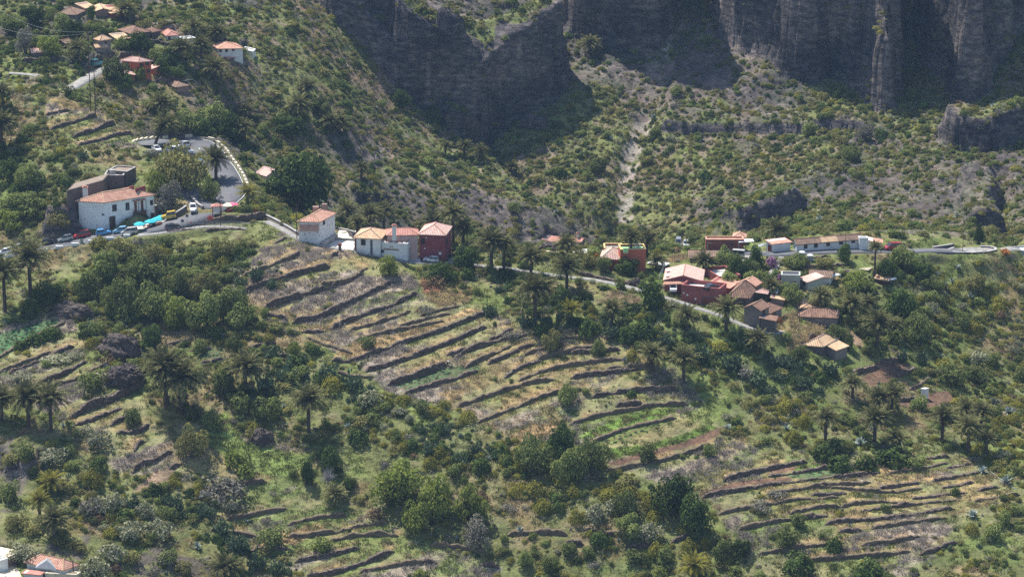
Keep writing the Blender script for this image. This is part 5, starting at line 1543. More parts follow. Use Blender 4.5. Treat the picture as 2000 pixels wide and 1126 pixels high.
def lumps(rng, n, rx, ry, rz, z0, rad):
    out = []
    for _ in range(n):
        d = rng.normal(size=3); d /= np.linalg.norm(d); d[2] = abs(d[2]) * 0.9 + 0.05
        k = rng.uniform(0.35, 1.08)
        out.append((d[0] * rx * k, d[1] * ry * k, z0 + d[2] * rz * k, rad * rng.uniform(0.5, 1.4)))
    return out

def crown_mesh(name, mat, seed, nl=14, leaves=620, rx=1.0, ry=1.0, rz=0.8, z0=0.25, rad=0.42, size=0.115, low=0.0):
    """unit crown (about 2 wide): clumps of small leaves with gaps between them"""
    rng = np.random.default_rng(seed)
    C = []; N = []
    L = lumps(rng, nl, rx - rad * .6, ry - rad * .6, rz - rad * .4, z0, rad)
    w = np.array([l[3] ** 2 for l in L]); w /= w.sum()
    for (x, y, z, r), k in zip(L, (w * leaves).astype(int)):
        d = rng.normal(size=(k, 3)); d /= np.linalg.norm(d, axis=1)[:, None]
        d[:, 2] = np.where((d[:, 2] < -0.35) & (rng.random(k) < 0.7), -d[:, 2], d[:, 2])
        rr = r * rng.uniform(0.72, 1.08, k) ** 0.6
        C.append(np.array([x, y, z]) + d * rr[:, None] * np.array([1, 1, 0.8])); nn = d + rng.normal(0, 0.45, (k, 3)); nn[:, 2] += 0.25
        N.append(nn / np.linalg.norm(nn, axis=1)[:, None])
    C = np.concatenate(C); N = np.concatenate(N)
    C[:, 2] = np.maximum(C[:, 2], low)
    v, q = leaf_quads(C, N, size, rng)
    me = np_mesh(name, v, q); me.materials.append(mat)
    return me

def dome_mesh(name, mat, seed, leaves=420, size=0.12, flat=0.62, ragged=0.16):
    """a rounded cushion shrub on the ground"""
    rng = np.random.default_rng(seed)
    d = rng.normal(size=(leaves, 3)); d /= np.linalg.norm(d, axis=1)[:, None]; d[:, 2] = np.abs(d[:, 2])
    lump = 1 + ragged * np.sin(d[:, 0] * 5 + seed) * np.cos(d[:, 1] * 6 + seed * 2) + 0.5 * ragged * np.sin(d[:, 2] * 9 + d[:, 0] * 7)
    r = lump * rng.uniform(0.72, 1.04, leaves)
    C = d * r[:, None] * np.array([1, 1, flat * 2]) ; C[:, 2] *= 0.75
    N = d + rng.normal(0, 0.4, d.shape); N[:, 2] += 0.3; N /= np.linalg.norm(N, axis=1)[:, None]
    v, q = leaf_quads(C, N, size, rng)
    me = np_mesh(name, v, q); me.materials.append(mat)
    return me

def pear_mesh(name, mat, seed, pads=250):
    """prickly pear: flat upright pads piled on each other"""
    rng = np.random.default_rng(seed); V = []; Q = []
    stems = [(rng.uniform(-.4, .4), rng.uniform(-.4, .4), 0.0) for _ in range(30)]
    pts = list(stems); par = []
    while len(pts) < pads:
        p = pts[rng.integers(len(pts))]
        if p[2] > 1.15: continue
        par.append((p, len(pts)))
        pts.append((p[0] + rng.normal(0, .12), p[1] + rng.normal(0, .12), p[2] + rng.uniform(.04, .15)))
    for p, j in par:
        k = len(V); a_, b_ = np.array(p), np.array(pts[j]); w_ = np.array([.03, 0, .0]); V += [a_ - w_, a_ + w_, b_ + w_, b_ - w_]; Q.append((k, k + 1, k + 2, k + 3))
    for x, y, _ in stems:
        k = len(V); V += [np.array(q) for q in ((0, 0, .0), (0, 0, .14), (x, y, .16), (x, y, .0))]; Q.append((k, k + 1, k + 2, k + 3))
    for p in pts:
        a = rng.uniform(0, 6.283); tl = rng.normal(0, .45); s = rng.uniform(.05, .095)
        t = np.array([math.cos(a), math.sin(a), 0]); up = np.array([-math.sin(a) * math.sin(tl), math.cos(a) * math.sin(tl), math.cos(tl)])
        nrm = np.cross(t, up); c = np.array(p)
        k = len(V)
        ang = np.arange(8) * math.pi / 4
        ring = [c + t * s * .75 * math.cos(x) + up * s * (1 + math.sin(x)) for x in ang]
        V += [r + nrm * .018 for r in ring] + [r - nrm * .018 for r in ring]
        Q += [(k, k + 1, k + 2, k + 3), (k, k + 3, k + 4, k + 7), (k + 7, k + 4, k + 5, k + 6), (k + 11, k + 10, k + 9, k + 8), (k + 15, k + 12, k + 11, k + 8), (k + 14, k + 13, k + 12, k + 15)]
    me = np_mesh(name, np.array(V), np.array(Q)); me.materials.append(mat)
    return me

def agave_mesh(name, mat, seed, n=26):
    rng = np.random.default_rng(seed); V = []; Q = []
    for k in range(n):
        a = k * 2.4 + rng.normal(0, .1); el = rng.uniform(0.25, 1.35)
        d = np.array([math.cos(a) * math.cos(el), math.sin(a) * math.cos(el), math.sin(el)]); s = np.array([-math.sin(a), math.cos(a), 0])
        L = rng.uniform(.8, 1.1); i = len(V)
        for t, w in ((0, .09), (.45, .12), (.8, .07), (1.0, .008)):
            c = d * L * t + np.array([0, 0, .1 - .18 * t * t]); V += [c - s * w, c + s * w]
        Q += [(i, i + 1, i + 3, i + 2), (i + 2, i + 3, i + 5, i + 4), (i + 4, i + 5, i + 7, i + 6)]
    me = np_mesh(name, np.array(V), np.array(Q)); me.materials.append(mat)
    return me

def tuft_mesh(name, mat, seed, n=26, h=0.5, spread=0.55, w=0.035):
    """a clump of grass stems"""
    rng = np.random.default_rng(seed); V = []; Q = []
    for k in range(n):
        x, y = rng.normal(0, spread * .5, 2); a = rng.uniform(0, 6.283); ln = rng.normal(0, .28, 2); hh = h * rng.uniform(.55, 1.2)
        s = np.array([math.cos(a), math.sin(a), 0]) * w * rng.uniform(.7, 1.5); b = np.array([x, y, -0.05]); m = b + np.array([ln[0] * .3, ln[1] * .3, hh * .6]); t = b + np.array([ln[0] * .9, ln[1] * .9, hh])
        i = len(V); V += [b - s * .6, b + s * .6, m + s, m - s, t + s * .6, t - s * .6]; Q += [(i, i + 1, i + 2, i + 3), (i + 3, i + 2, i + 4, i + 5)]
    me = np_mesh(name, np.array(V), np.array(Q)); me.materials.append(mat)
    return me

def twig_mesh(name, mat, seed, n=90):
    rng = np.random.default_rng(seed); mb = MB()
    for k in range(n):
        d = rng.normal(size=3); d[2] = abs(d[2]) + .2; d /= np.linalg.norm(d); p0 = Vector((0, 0, 0.05)); m_ = Vector(d * .5); e = Vector(d * rng.uniform(.8, 1.05)) + Vector(rng.normal(0, .12, 3))
        mb.tube([p0, m_, e], [.02, .015, .006], 4, 0, False)
    me = bpy.data.meshes.new(name); me.from_pydata(mb.v, [], mb.f); me.materials.append(mat)
    return me

def palm_crown(name, mat, seed, n=74, droop=1.0, up=0.35):
    """unit feather-palm crown, radius about 1: arching fronds with leaflets either side of a rib"""
    rng = np.random.default_rng(seed); V = []; Q = []
    for k in range(n):
        a = k * 2.39996 + rng.normal(0, .12)
        f = k / n                                     # 0 = young upright, 1 = old hanging
        el = R(84) - f ** 0.85 * R(102) + rng.normal(0, .15)
        L = (0.80 + 0.34 * math.sin(f * 2.6)) * rng.uniform(.74, 1.16)
        dh = np.array([math.cos(a), math.sin(a), 0]); side0 = np.array([-math.sin(a), math.cos(a), 0])
        p = np.array([0, 0, 0.0]) + dh * .05; pts = [p.copy()]; e = el
        SEG = 9
        for s in range(SEG):
            e -= (0.03 + 0.125 * (s / SEG)) * droop * (0.55 + 0.8 * f)
            p = p + (dh * math.cos(e) + np.array([0, 0, math.sin(e)])) * L / SEG; pts.append(p.copy())
        tw = rng.normal(0, .25)
        for s in range(SEG):
            c0, c1 = pts[s], pts[s + 1]; d = c1 - c0; d /= np.linalg.norm(d)
            side = side0 * math.cos(tw) + np.cross(d, side0) * math.sin(tw); nrm = np.cross(side, d)
            wl = 0.12 * math.sin(math.pi * min(1, (s + 1.2) / (SEG + 1.2)) ** 0.8) + 0.02
            for sg in (-1, 1):
                for h in (0.0, 0.5):
                    b0 = c0 + (c1 - c0) * h; b1 = c0 + (c1 - c0) * (h + 0.34)
                    tip = (b0 + b1) / 2 + side * sg * wl * rng.uniform(.8, 1.15) + d * wl * 0.75 - np.array([0, 0, 1]) * wl * 0.30 + nrm * 0.0
                    i = len(V); V += [b0, b1, tip + d * .018, tip - d * .012]; Q.append((i, i + 1, i + 2, i + 3))
            i = len(V); V += [c0 - side * .011, c0 + side * .011, c1 + side * .008, c1 - side * .008]; Q.append((i, i + 1, i + 2, i + 3))
    me = np_mesh(name, np.array(V), np.array(Q)); me.materials.append(mat)
    return me

def palm_skirt(name, mat, seed, n=26):
    rng = np.random.default_rng(seed); V = []; Q = []
    for k in range(n):
        a = rng.uniform(0, 6.283); dh = np.array([math.cos(a), math.sin(a), 0]); s = np.array([-math.sin(a), math.cos(a), 0])
        p0 = dh * .05 + np.array([0, 0, -.02]); p1 = dh * rng.uniform(.16, .3) + np.array([0, 0, -.18]); p2 = dh * rng.uniform(.2, .42) + np.array([0, 0, -rng.uniform(.42, .72)])
        i = len(V); V += [p0 - s * .02, p0 + s * .02, p1 + s * .07, p1 - s * .07, p2 + s * .05, p2 - s * .05]; Q += [(i, i + 1, i + 2, i + 3), (i + 3, i + 2, i + 4, i + 5)]
    me = np_mesh(name, np.array(V), np.array(Q)); me.materials.append(mat)
    return me

PALM = [palm_crown("palm_crown", M["palm_leaf"], s, n, dr) for s, n, dr in ((1, 86, 1.0), (2, 74, 1.15), (3, 92, 0.95), (4, 68, 1.25))]
PALMY = [palm_crown("palm_crown_yellow", M["palm_yellow"], 7, 60, 0.9)]
SKIRT = [palm_skirt("palm_skirt", M["palm_dry"], s) for s in (1, 2)]

def pick(u, v, Hh=None):
    return (Hh or HV).hit([u], [v])[0]

def add_trunk(root, h, r0, r1, lean=(0, 0), rough=True):
    mb = MB(); n = max(4, int(h / 0.8)); pts = []; rad = []
    for k in range(n + 1):
        t = k / n
        pts.append((lean[0] * t ** 1.6, lean[1] * t ** 1.6, -0.8 + (h + 0.8) * t)); rad.append((r0 * (1 - t) + r1 * t) * (1.35 if k == 0 else 1) * (1 + (0.07 if k % 2 else -0.05)))
    mb.tube(pts, rad, 9)
    return mb.build("trunk", M["bark"], root, True)

N_PALM = [0]
def palm(u, vc, d, vb, label, kind="g", lean=0.0, slim=False):
    """u, vc centre of the crown, d its width and vb the foot of the trunk, all in pixels"""
    g = pick(u - lean * 0.0, vb); ppm = FPX / (g[1] / CP + 1e-6)
    rad = d / 2 / ppm
    top = float(pix_y(u, vc, g[1])[2]) ; h = max(0.6, top - g[2])
    root = empty("palm_tree", (g[0], g[1], g[2]), random.uniform(0, 6.28))
    tag(root, label, "palm tree", "palms scattered over the hillside", "thing")
    lx = lean / ppm
    r0 = 0.27 if slim else min(0.5, 0.26 + rad * 0.05)
    rot = root.rotation_euler.z
    ln = (lx * math.cos(rot), -lx * math.sin(rot))
    add_trunk(root, h, r0, r0 * 0.85, ln)
    i = N_PALM[0]; N_PALM[0] += 1
    cm = (PALMY[0] if kind == "y" else PALM[i % 4])
    c = bpy.data.objects.new("crown", cm); COL.objects.link(c); c.parent = root
    c.location = (ln[0], ln[1], h - 0.05); c.scale = (rad * 1.3, rad * 1.3, rad * 1.2)
    if d >= 34 and kind != "y":
        s = bpy.data.objects.new("dry_fronds", SKIRT[i % 2]); COL.objects.link(s); s.parent = root
        s.location = (ln[0], ln[1], h); s.scale = (rad * .9,) * 3
    return root
PALMS = [
 (60,500,76,585,"tall stout palm on its own below the parked cars, trunk fully visible"),
 (10,528,66,608,"palm with a dark trunk next to the tall stout palm under the road"),
 (4,240,56,290,"large palm at the frame edge above the agaves by the restaurant slope"),
 (6,178,40,215,"small palm at the frame edge under the knoll road"),
 (302,243,50,284,"leaning palm with a bent trunk at the start of the hairpin wall",22),
 (333,243,36,268,"pale palm close behind the hairpin wall"),
 (315,200,46,228,"palm in the gully between the hairpin and the orange house"),
 (420,130,46,158,"palm standing below the white upper house"),
 (355,92,42,122,"taller of the two dark palms between the white upper houses"),
 (393,86,38,114,"shorter of the two dark palms between the white upper houses"),
 (422,308,52,350,"big full palm at the inner edge of the hairpin road"),
 (152,92,40,122,"palm with drooping fronds beside the double power pole"),
 (245,18,40,42,"dark palm by the retaining wall under the topmost roofs"),
 (380,52,36,74,"palm over the white houses, uppermost of that cluster"),
 (425,62,34,82,"pale palm on the slope just over the long red tiled roof"),
 (583,203,46,236,"largest palm of the shady hollow below the cliff"),
 (600,168,34,190,"palm uphill of the largest one in the shady hollow"),
 (645,234,34,258,"dark palm of the pair on the open slope under the cliff"),
 (664,236,28,258,"slimmer palm of the pair on the open slope under the cliff"),
 (478,246,36,280,"palm among thick bushes outside the hairpin"),
 (482,214,30,236,"small palm above the thick bushes outside the hairpin"),
 (870,284,26,302,"first of three small palms in a row on the bare far slope"),
 (907,284,26,305,"middle one of three small palms in a row on the bare far slope"),
 (938,292,28,316,"last of three small palms in a row on the bare far slope"),
 (1000,326,28,342,"small lone palm downhill of the three in a row"),
 (706,326,30,350,"dark lone palm on the slope above the white restaurant"),
 (1153,84,34,106,"solitary palm high up beside the upper cliffs"),
 (678,408,40,444,"palm on the paved yard behind the white stone house"),
 (722,418,44,452,"first bushy palm behind the restaurant roofs"),
 (750,410,42,450,"second bushy palm behind the restaurant roofs"),
 (698,434,34,456,"low palm between the yard palm and the bushy pair"),
 (885,414,52,478,"tall palm right behind the tall dark-red house"),
 (848,432,52,462,"broad low palm behind the ridge of the tall dark-red house"),
 (905,446,40,482,"drooping palm a step downhill of the dark-red house"),
 (960,470,56,528,"taller of the twin palms over the village path"),
 (984,476,48,528,"second of the twin palms over the village path"),
 (1037,500,52,538,"palm on the upper edge of the path, uphill of the biggest one"),
 (1107,474,42,505,"palm in front of the chimney cottage"),
 (1107,520,52,565,"palm directly under the chimney cottage beside the path"),
 (1045,562,72,632,"biggest palm below the village path, wide pale crown"),
 (1232,462,36,527,"tall bare-trunked palm in front of the orange block"),
 (1263,464,44,500,"bushy palm behind the orange block"),
 (1282,508,30,524,"small palm on the bank over the white canopy"),
 (1517,446,50,468,"squat wide palm behind the whitewashed cube house"),
 (1708,482,26,546,"very tall slender palm in front of the cottage row end"),
 (1605,576,42,604,"palm in front of the grey-green bungalow"),
 (1663,590,42,628,"first palm of the pair beyond the stone barn"),
 (1692,590,40,622,"second palm of the pair beyond the stone barn"),
 (1713,628,56,690,"big lone palm on the dry meadow beyond the tan cottage"),
 (1745,632,34,655,"small palm behind the big lone palm of the meadow"),
 (1418,600,50,645,"palm at the path in front of the brown-roofed house"),
 (1340,613,44,644,"palm under the path bend below the red compound"),
 (1374,508,40,530,"bushy palm between the gable roof and the brown barn"),
 (1505,556,36,575,"young palm beside the pink bougainvillea"),
 (1480,660,42,688,"palm below the stone shed at the path end"),
 (1272,688,50,722,"left-leaning palm of the pair over the level terraces"),
 (1335,698,50,742,"taller palm of the pair over the level terraces"),
 (1195,600,42,632,"palm half sunk in prickly pears below the path"),
 (1115,602,38,632,"yellowish young palm in the thicket below the path"),
 (1612,813,48,862,"palm with a dark shadow, first of the lower row"),
 (1708,815,54,862,"widest palm of the lower row"),
 (1742,765,42,802,"palm just downhill of the little brown field"),
 (1716,774,40,806,"palm leaning into its neighbour under the little brown field"),
 (1665,745,40,776,"dark palm merging with the thicket by the little field"),
 (1840,810,44,858,"slim palm below the white hut"),
 (1886,795,42,830,"upper palm of the dense group below the white hut"),
 (1915,802,38,845,"outer palm of the dense group below the white hut"),
 (1890,832,54,886,"frontmost and largest palm of the dense group below the white hut"),
 (1926,856,40,888,"low palm at the outer foot of the dense group"),
 (1762,853,38,882,"small palm with a crooked leaning trunk",-12),
 (325,712,78,792,"rear crown of the huge double palm"),
 (356,735,92,806,"front crown of the huge double palm, largest of all"),
 (480,715,68,766,"round palm beside the double palm"),
 (603,778,66,842,"large dark palm above the meadow with its own deep shade"),
 (56,775,68,832,"tall middle palm of the three at the frame edge"),
 (100,775,64,840,"outer palm of the three at the frame edge, two trunks"),
 (4,776,56,820,"cut-off palm of the three at the frame edge"),
 (78,974,44,1012,"yellow-green young palm on the crag slope"),
 (106,1012,54,1048,"palm with hanging dead fronds above the nearest roofs"),
 (100,938,48,958,"squat yellowish palm clump over the crag slope"),
 (1355,1102,56,1128,"palm cut by the lower frame edge among yellow bushes"),
 (440,1106,66,1135,"palm cut by the lower frame edge near the prickly pears"),
 (655,964,42,982,"small spiky palm beside the bare white tree"),
 (484,374,38,404,"palm with yellowish fronds next to the big dark tree"),
]
for p in PALMS:
    lab = p[4].replace("left-leaning palm", "shorter palm")
    palm(p[0], p[1], p[2], p[3], lab, "y" if "yellow" in lab else "g", p[5] if len(p) > 5 else 0.0, "slender" in lab or "bare-trunked" in lab)
# ------------------------------------------------------------------ broad-leaved trees, each with trunk and crown
CR = {}
for key, args in {"dark": dict(nl=34, leaves=3600, rad=.34, size=.055), "green": dict(nl=30, leaves=3200, rad=.34, size=.055), "bright": dict(nl=28, leaves=3000, rad=.33, size=.052), "olive": dict(nl=28, leaves=2800, rad=.33, size=.055), "grey": dict(nl=24, leaves=2000, rad=.33, size=.05)}.items():
    CR[key] = [crown_mesh("crown_" + key, LEAF[key], 100 + k * 7 + len(key), low=-0.1, z0=0.12, rz=1.0, rx=1.08, ry=1.08, **args) for k in range(3)]
N_T = [0]
def tree(u, v, w, h, kind, label, name="broadleaf_tree", cat="tree", group="leafy trees of the hillside"):
    """u, v crown centre, w and h its size in pixels; the trunk stands under it"""
    g = pick(u, v + h * 0.42); ppm = FPX / (g[1] / CP)
    W, Hh = w / ppm, h / ppm / 0.97
    root = empty(name, (g[0], g[1], g[2]), random.uniform(0, 6.28))
    tag(root, label, cat, group, "thing")
    i = N_T[0]; N_T[0] += 1
    th = Hh * 0.34
    mb = MB(); r = 0.05 * Hh + 0.08
    mb.tube([(0, 0, -0.6), (0.05, 0.02, th * .5), (-.03, .05, th)], [r * 1.3, r, r * .8], 8)
    for k in range(5):
        a = k * 1.257 + .4; mb.tube([(0, 0, th * .75), (math.cos(a) * W * .16, math.sin(a) * W * .16, th * 1.3), (math.cos(a) * W * .3, math.sin(a) * W * .3, th * 1.7)], [r * .6, r * .4, r * .15], 6)
    mb.build("trunk", M["bark"], root)
    c = bpy.data.objects.new("crown", CR[kind][i % 3]); COL.objects.link(c); c.parent = root
    c.location = (0, 0, Hh * 0.04); c.scale = (W / 2 * random.uniform(1.0, 1.22), W / 2 * random.uniform(.95, 1.15), Hh * random.uniform(.82, 1.0))
    return root
TREES = [
 (580,372,140,92,"dark","huge dark dense tree between the hairpin road and the white stone house"),
 (352,334,92,82,"olive","big olive-green tree inside the hairpin"),
 (308,358,48,44,"bright","light green tree right behind the restaurant"),
 (335,388,50,50,"grey","grey-green tree over the stone store"),
 (410,372,36,42,"green","small tree on the wedge between the two roads"),
 (206,520,56,56,"green","tree below the parked silver car"),
 (238,486,46,38,"olive","olive tree touching the roadside under the restaurant"),
 (300,500,50,44,"olive","tree under the railing of the ramp path"),
 (278,540,70,66,"green","tree in the upper row of the grove below the road"),
 (240,585,66,70,"green","outermost tree of the grove, over the grassy bank"),
 (298,592,74,76,"green","brightest green tree of the grove below the road"),
 (350,560,64,64,"green","tree in the middle of the grove below the road"),
 (345,615,56,52,"bright","light green crown in the front of the grove"),
 (402,560,62,58,"olive","olive crown at the back of the grove"),
 (405,612,72,66,"green","tall dark crown at the centre of the grove"),
 (452,590,60,62,"green","grove tree next to the terrace corner"),
 (470,616,58,48,"green","lowest grove tree beside the terrace corner"),
 (436,488,52,44,"olive","yellow-olive tree by the end of the railed ramp"),
 (170,560,50,46,"green","bushy tree on the bank beside the two tall palms"),
 (95,568,60,40,"dark","dark tree at the foot of the tall stout palm"),
 (58,606,34,38,"dark","dark upright citrus-like tree by the green crop"),
 (296,668,44,42,"dark","shiny dark tree above the double palm"),
 (460,672,32,34,"green","small round tree by the tiny square crop bed"),
 (574,686,28,34,"bright","small light green tree on the terrace path"),
 (760,522,38,36,"bright","bright round tree under the restaurant fence"),
 (910,502,44,46,"dark","dark clipped tree beside the red house yard"),
 (862,532,54,36,"dark","dark tree under the white car by the path"),
 (1150,512,30,26,"olive","rounded tree beside the orange house steps"),
 (1225,520,40,34,"dark","dark garden tree in front of the orange block"),
 (1180,518,30,30,"green","garden tree in front of the pyramid roof"),
 (1270,580,54,48,"dark","dark leafy tree under the path by the red compound"),
 (1108,772,38,42,"green","solitary round tree on the middle terraces"),
 (1080,664,34,44,"olive","solitary tree near the biggest path palm"),
 (1170,680,26,28,"green","little tree on a level terrace by the yellow-green bush"),
 (375,865,52,62,"olive","tall tree standing on the open green meadow"),
 (646,896,38,52,"dark","dark upright tree at the meadow edge"),
 (598,928,30,40,"dark","narrow dark tree by the pale bare one"),
 (683,942,26,30,"dark","dark small tree over the spiky palm"),
 (772,945,108,72,"bright","large yellow-green willow-like tree of the bottom thicket"),
 (850,975,84,72,"bright","middle yellow-green tree of the bottom thicket"),
 (918,985,64,66,"bright","outer yellow-green tree of the bottom thicket"),
 (808,1012,58,56,"bright","lowest yellow-green tree of the bottom thicket"),
 (936,1042,66,58,"grey","grey-green dense shrub tree below the bottom thicket"),
 (1040,890,62,72,"green","first tree of the clump by the ploughed strip"),
 (1096,868,64,70,"dark","highest tree of the clump by the ploughed strip"),
 (1110,910,56,60,"green","front tree of the clump by the ploughed strip"),
 (1152,892,60,72,"green","last tree of the clump by the ploughed strip"),
 (1318,968,76,70,"dark","dark spreading tree below the brown soil plot"),
 (1360,1008,64,62,"dark","lower half of the dark spreading trees below the brown soil plot"),
 (1222,985,44,46,"green","green tree beside the whitish flowering bushes"),
 (1225,1028,52,48,"green","green tree lower beside the whitish flowering bushes"),
 (1412,1072,38,38,"green","first of two round dark trees at the grassy slope foot"),
 (1447,1066,38,38,"dark","second of two round dark trees at the grassy slope foot"),
 (1076,1106,34,36,"green","round tree near the lower frame edge"),
 (1027,1090,30,34,"green","small dark tree near the lower frame edge"),
 (1415,506,36,36,"green","tree before the brown barn end"),
 (1440,528,40,36,"dark","tree in the orchard behind the red compound"),
 (1424,546,40,30,"green","tree against the orange-roofed annex"),
 (1462,522,36,36,"green","tree in the orchard under the square"),
 (1470,545,42,30,"green","lowest orchard tree behind the salmon gable"),
 (1478,508,28,36,"dark","dark tree at the corner of the square"),
 (1556,510,42,28,"green","bush tree beside the garden steps"),
 (1612,514,36,24,"olive","rounded tree under the cottage row"),
 (1652,496,26,30,"dark","dark tree on the road edge under the cottage row"),
 (1668,548,50,34,"bright","light green tree behind the old-roofed bungalow"),
 (1730,525,40,32,"dark","dark tree just behind the tan-roofed shack"),
 (1762,506,46,38,"green","tree below the hamlet road past the tall palm"),
 (1798,530,42,36,"dark","dark tree on the open slope past the shack"),
 (1760,600,60,50,"dark","dense dark tree on the slope past the lone palm"),
 (1792,640,52,60,"green","green tree under the dense dark slope tree"),
 (1826,555,34,30,"green","round tree on the bare slope under the lookout"),
 (1908,552,40,34,"olive","olive tree below the lookout platform"),
 (1560,690,36,34,"green","tree covering the front of the tan-roofed cottage"),
 (1630,652,46,32,"green","tree in the shade beyond the stone barn"),
 (1495,610,22,24,"dark","dark tree between the grey houses"),
 (1546,576,40,34,"green","tree under the grey-green annex"),
 (1656,668,24,30,"green","small tree beside the tan roof strips"),
 (1912,462,18,34,"dark","upright dark tree behind the lookout"),
 (180,28,20,26,"dark","dark tree between the topmost roofs"),
 (62,30,44,44,"dark","dark tree at the edge of the topmost roofs"),
 (30,52,50,36,"green","broad tree on the uppermost frame edge"),
 (122,46,34,34,"green","tree under the brown hip roof"),
 (145,62,34,44,"dark","dark tree behind the thin palm"),
 (100,95,48,34,"bright","light green tree over the knoll road"),
 (50,85,40,44,"grey","grey-green tree beside the lone pinkish hut"),
 (285,52,34,22,"olive","yellowish tree by the dark-red wing roof"),
 (270,84,52,34,"dark","dark orchard tree below the large brown roof"),
 (310,112,40,30,"green","tree behind the orange two-storey house"),
 (238,86,24,24,"green","small tree beside the flat tan roof"),
 (335,106,40,30,"dark","dark tree under the two upper palms"),
 (225,140,46,40,"green","tree hiding the front of the orange house"),
 (272,145,24,24,"bright","yellow-green citrus tree at the orange house door"),
 (245,160,40,26,"dark","dark bush tree below the orange porch"),
 (318,132,26,28,"dark","dark tree beside the pink-roofed annex"),
 (345,140,34,24,"dark","dark garden tree over the pale wall"),
 (470,104,30,24,"green","tree in front of the white upper house"),
 (365,240,50,40,"green","tree of the dense wood outside the hairpin, nearest the wall"),
 (420,226,60,48,"green","broad tree of the dense wood outside the hairpin"),
 (450,250,54,46,"dark","dark tree of the dense wood outside the hairpin"),
 (395,252,46,40,"dark","low tree of the dense wood outside the hairpin"),
 (560,240,60,40,"dark","dark tree in the shady hollow under the palms"),
 (625,210,40,34,"green","tree on the rim of the shady hollow"),
 (36,400,70,40,"green","bushy tree behind the parked cars"),
 (60,345,54,44,"green","green tree on the slope left of the big stone block"),
 (20,330,40,40,"dark","dark tree at the frame edge above the road"),
 (118,430,44,32,"olive","olive tree overhanging the brown road cut"),
 (25,430,50,40,"bright","light green tree just above the parked white car"),
 (1170,322,36,28,"green","green clump on the far slope beside the ravine"),
 (780,196,34,30,"dark","dark tree on the rim under the cliff"),
 (850,224,32,28,"green","tree at the cliff foot by the pale boulder"),
 (1582,255,32,28,"green","tree on the ledge under the main cliff"),
 (1690,262,36,32,"grey","grey-green tree at the cliff foot"),
 (1665,300,34,28,"green","tree on the mountain side under the ledge"),
]
for u, v, w, h, k, lab in TREES:
    tree(u, v, w, h, k, lab.replace("left of", "beside"))
# the pale leafless tree
g = pick(640, 948); r = empty("bare_tree", tuple(g)); tag(r, "pale leafless grey tree beside the small spiky palm", "tree", None, "thing")
tb = MB().tube([(0, 0, -.4), (.1, 0, 1.2), (0, .1, 2.2)], [.2, .16, .1], 7).build("trunk", BS, r)
tw = bpy.data.objects.new("twigs", twig_mesh("twigs", BS, 3, 130)); COL.objects.link(tw); tw.parent = r; tw.location = (0, 0, 1.2); tw.scale = (2.0, 2.0, 3.2)

# boulders
def boulder(u, v, w, h, label, seed, mat="boulder", dep=0.8, rz=0.0):
    g = pick(u, v + h * 0.45); ppm = FPX / (g[1] / CP); W, Hh = w / ppm, h / ppm
    bm = bmesh.new(); bmesh.ops.create_icosphere(bm, subdivisions=5, radius=1.0)
    co = np.array([v_.co[:] for v_ in bm.verts])
    dsp = 1 + 0.75 * fbm(co[:, 0] * 3 + seed * 9, co[:, 1] * 3 + co[:, 2] * 2.3, 2.2, 5, seed, .6) + 0.45 * (ridged(co[:, 0] * 4 + co[:, 2], co[:, 1] * 4 + seed, 1.6, 3, seed + 2) - .6)
    for v_, d in zip(bm.verts, dsp): v_.co = v_.co * d
    me = bpy.data.meshes.new("boulder"); bm.to_mesh(me); bm.free()
    o = link_mesh("boulder", me, M["boulder"]); o.location = (g[0], g[1] + W * 0.25, g[2] + Hh * 0.10); o.scale = (W / 2, W / 2 * dep, Hh * 0.5); o.rotation_euler = (0, 0, rz)
    return tag(o, label, "rock", "outcrops and boulders", "thing")
def boulder_mat():
    m, t, b = new_mat("boulder")
    c = ramp(t, noise(t, 0.9, 8, 0.7), [(0.3, (0.045, 0.036, 0.032)), (0.5, (0.105, 0.083, 0.070)), (0.7, (0.21, 0.175, 0.145))])
    t.links.new(c, b.inputs["Base Color"]); bump(t, b, noise(t, 2.2, 6, 0.7), 1.0, 0.5)
    return m
M["boulder"] = boulder_mat()
boulder(240,724,72,58,"lone dark boulder on the terrace wall with a sunlit top",1)
boulder(232,672,100,66,"long dark rock ridge running down to the lone boulder",2, dep=0.5, rz=-0.5)
boulder(135,604,96,44,"dark cracked outcrop at the foot of the stout palm",3, dep=.5, rz=-.3)
boulder(511,845,42,46,"dark rounded boulder on the green meadow",4)
boulder(912,238,38,44,"pale squarish boulder at the foot of the great cliff",5)
boulder(880,228,26,40,"narrow pale boulder beside the squarish one under the cliff",6)
boulder(1040,235,60,30,"broad pale slab at the cliff foot beyond the boulders",7)
boulder(1075,478,44,24,"dark rock mass under the ridge cottage",9)
boulder(1120,478,40,22,"dark smooth rock beside the chimney cottage",10)
boulder(1240,548,24,20,"dark boulder under the village path near the lawn",11)
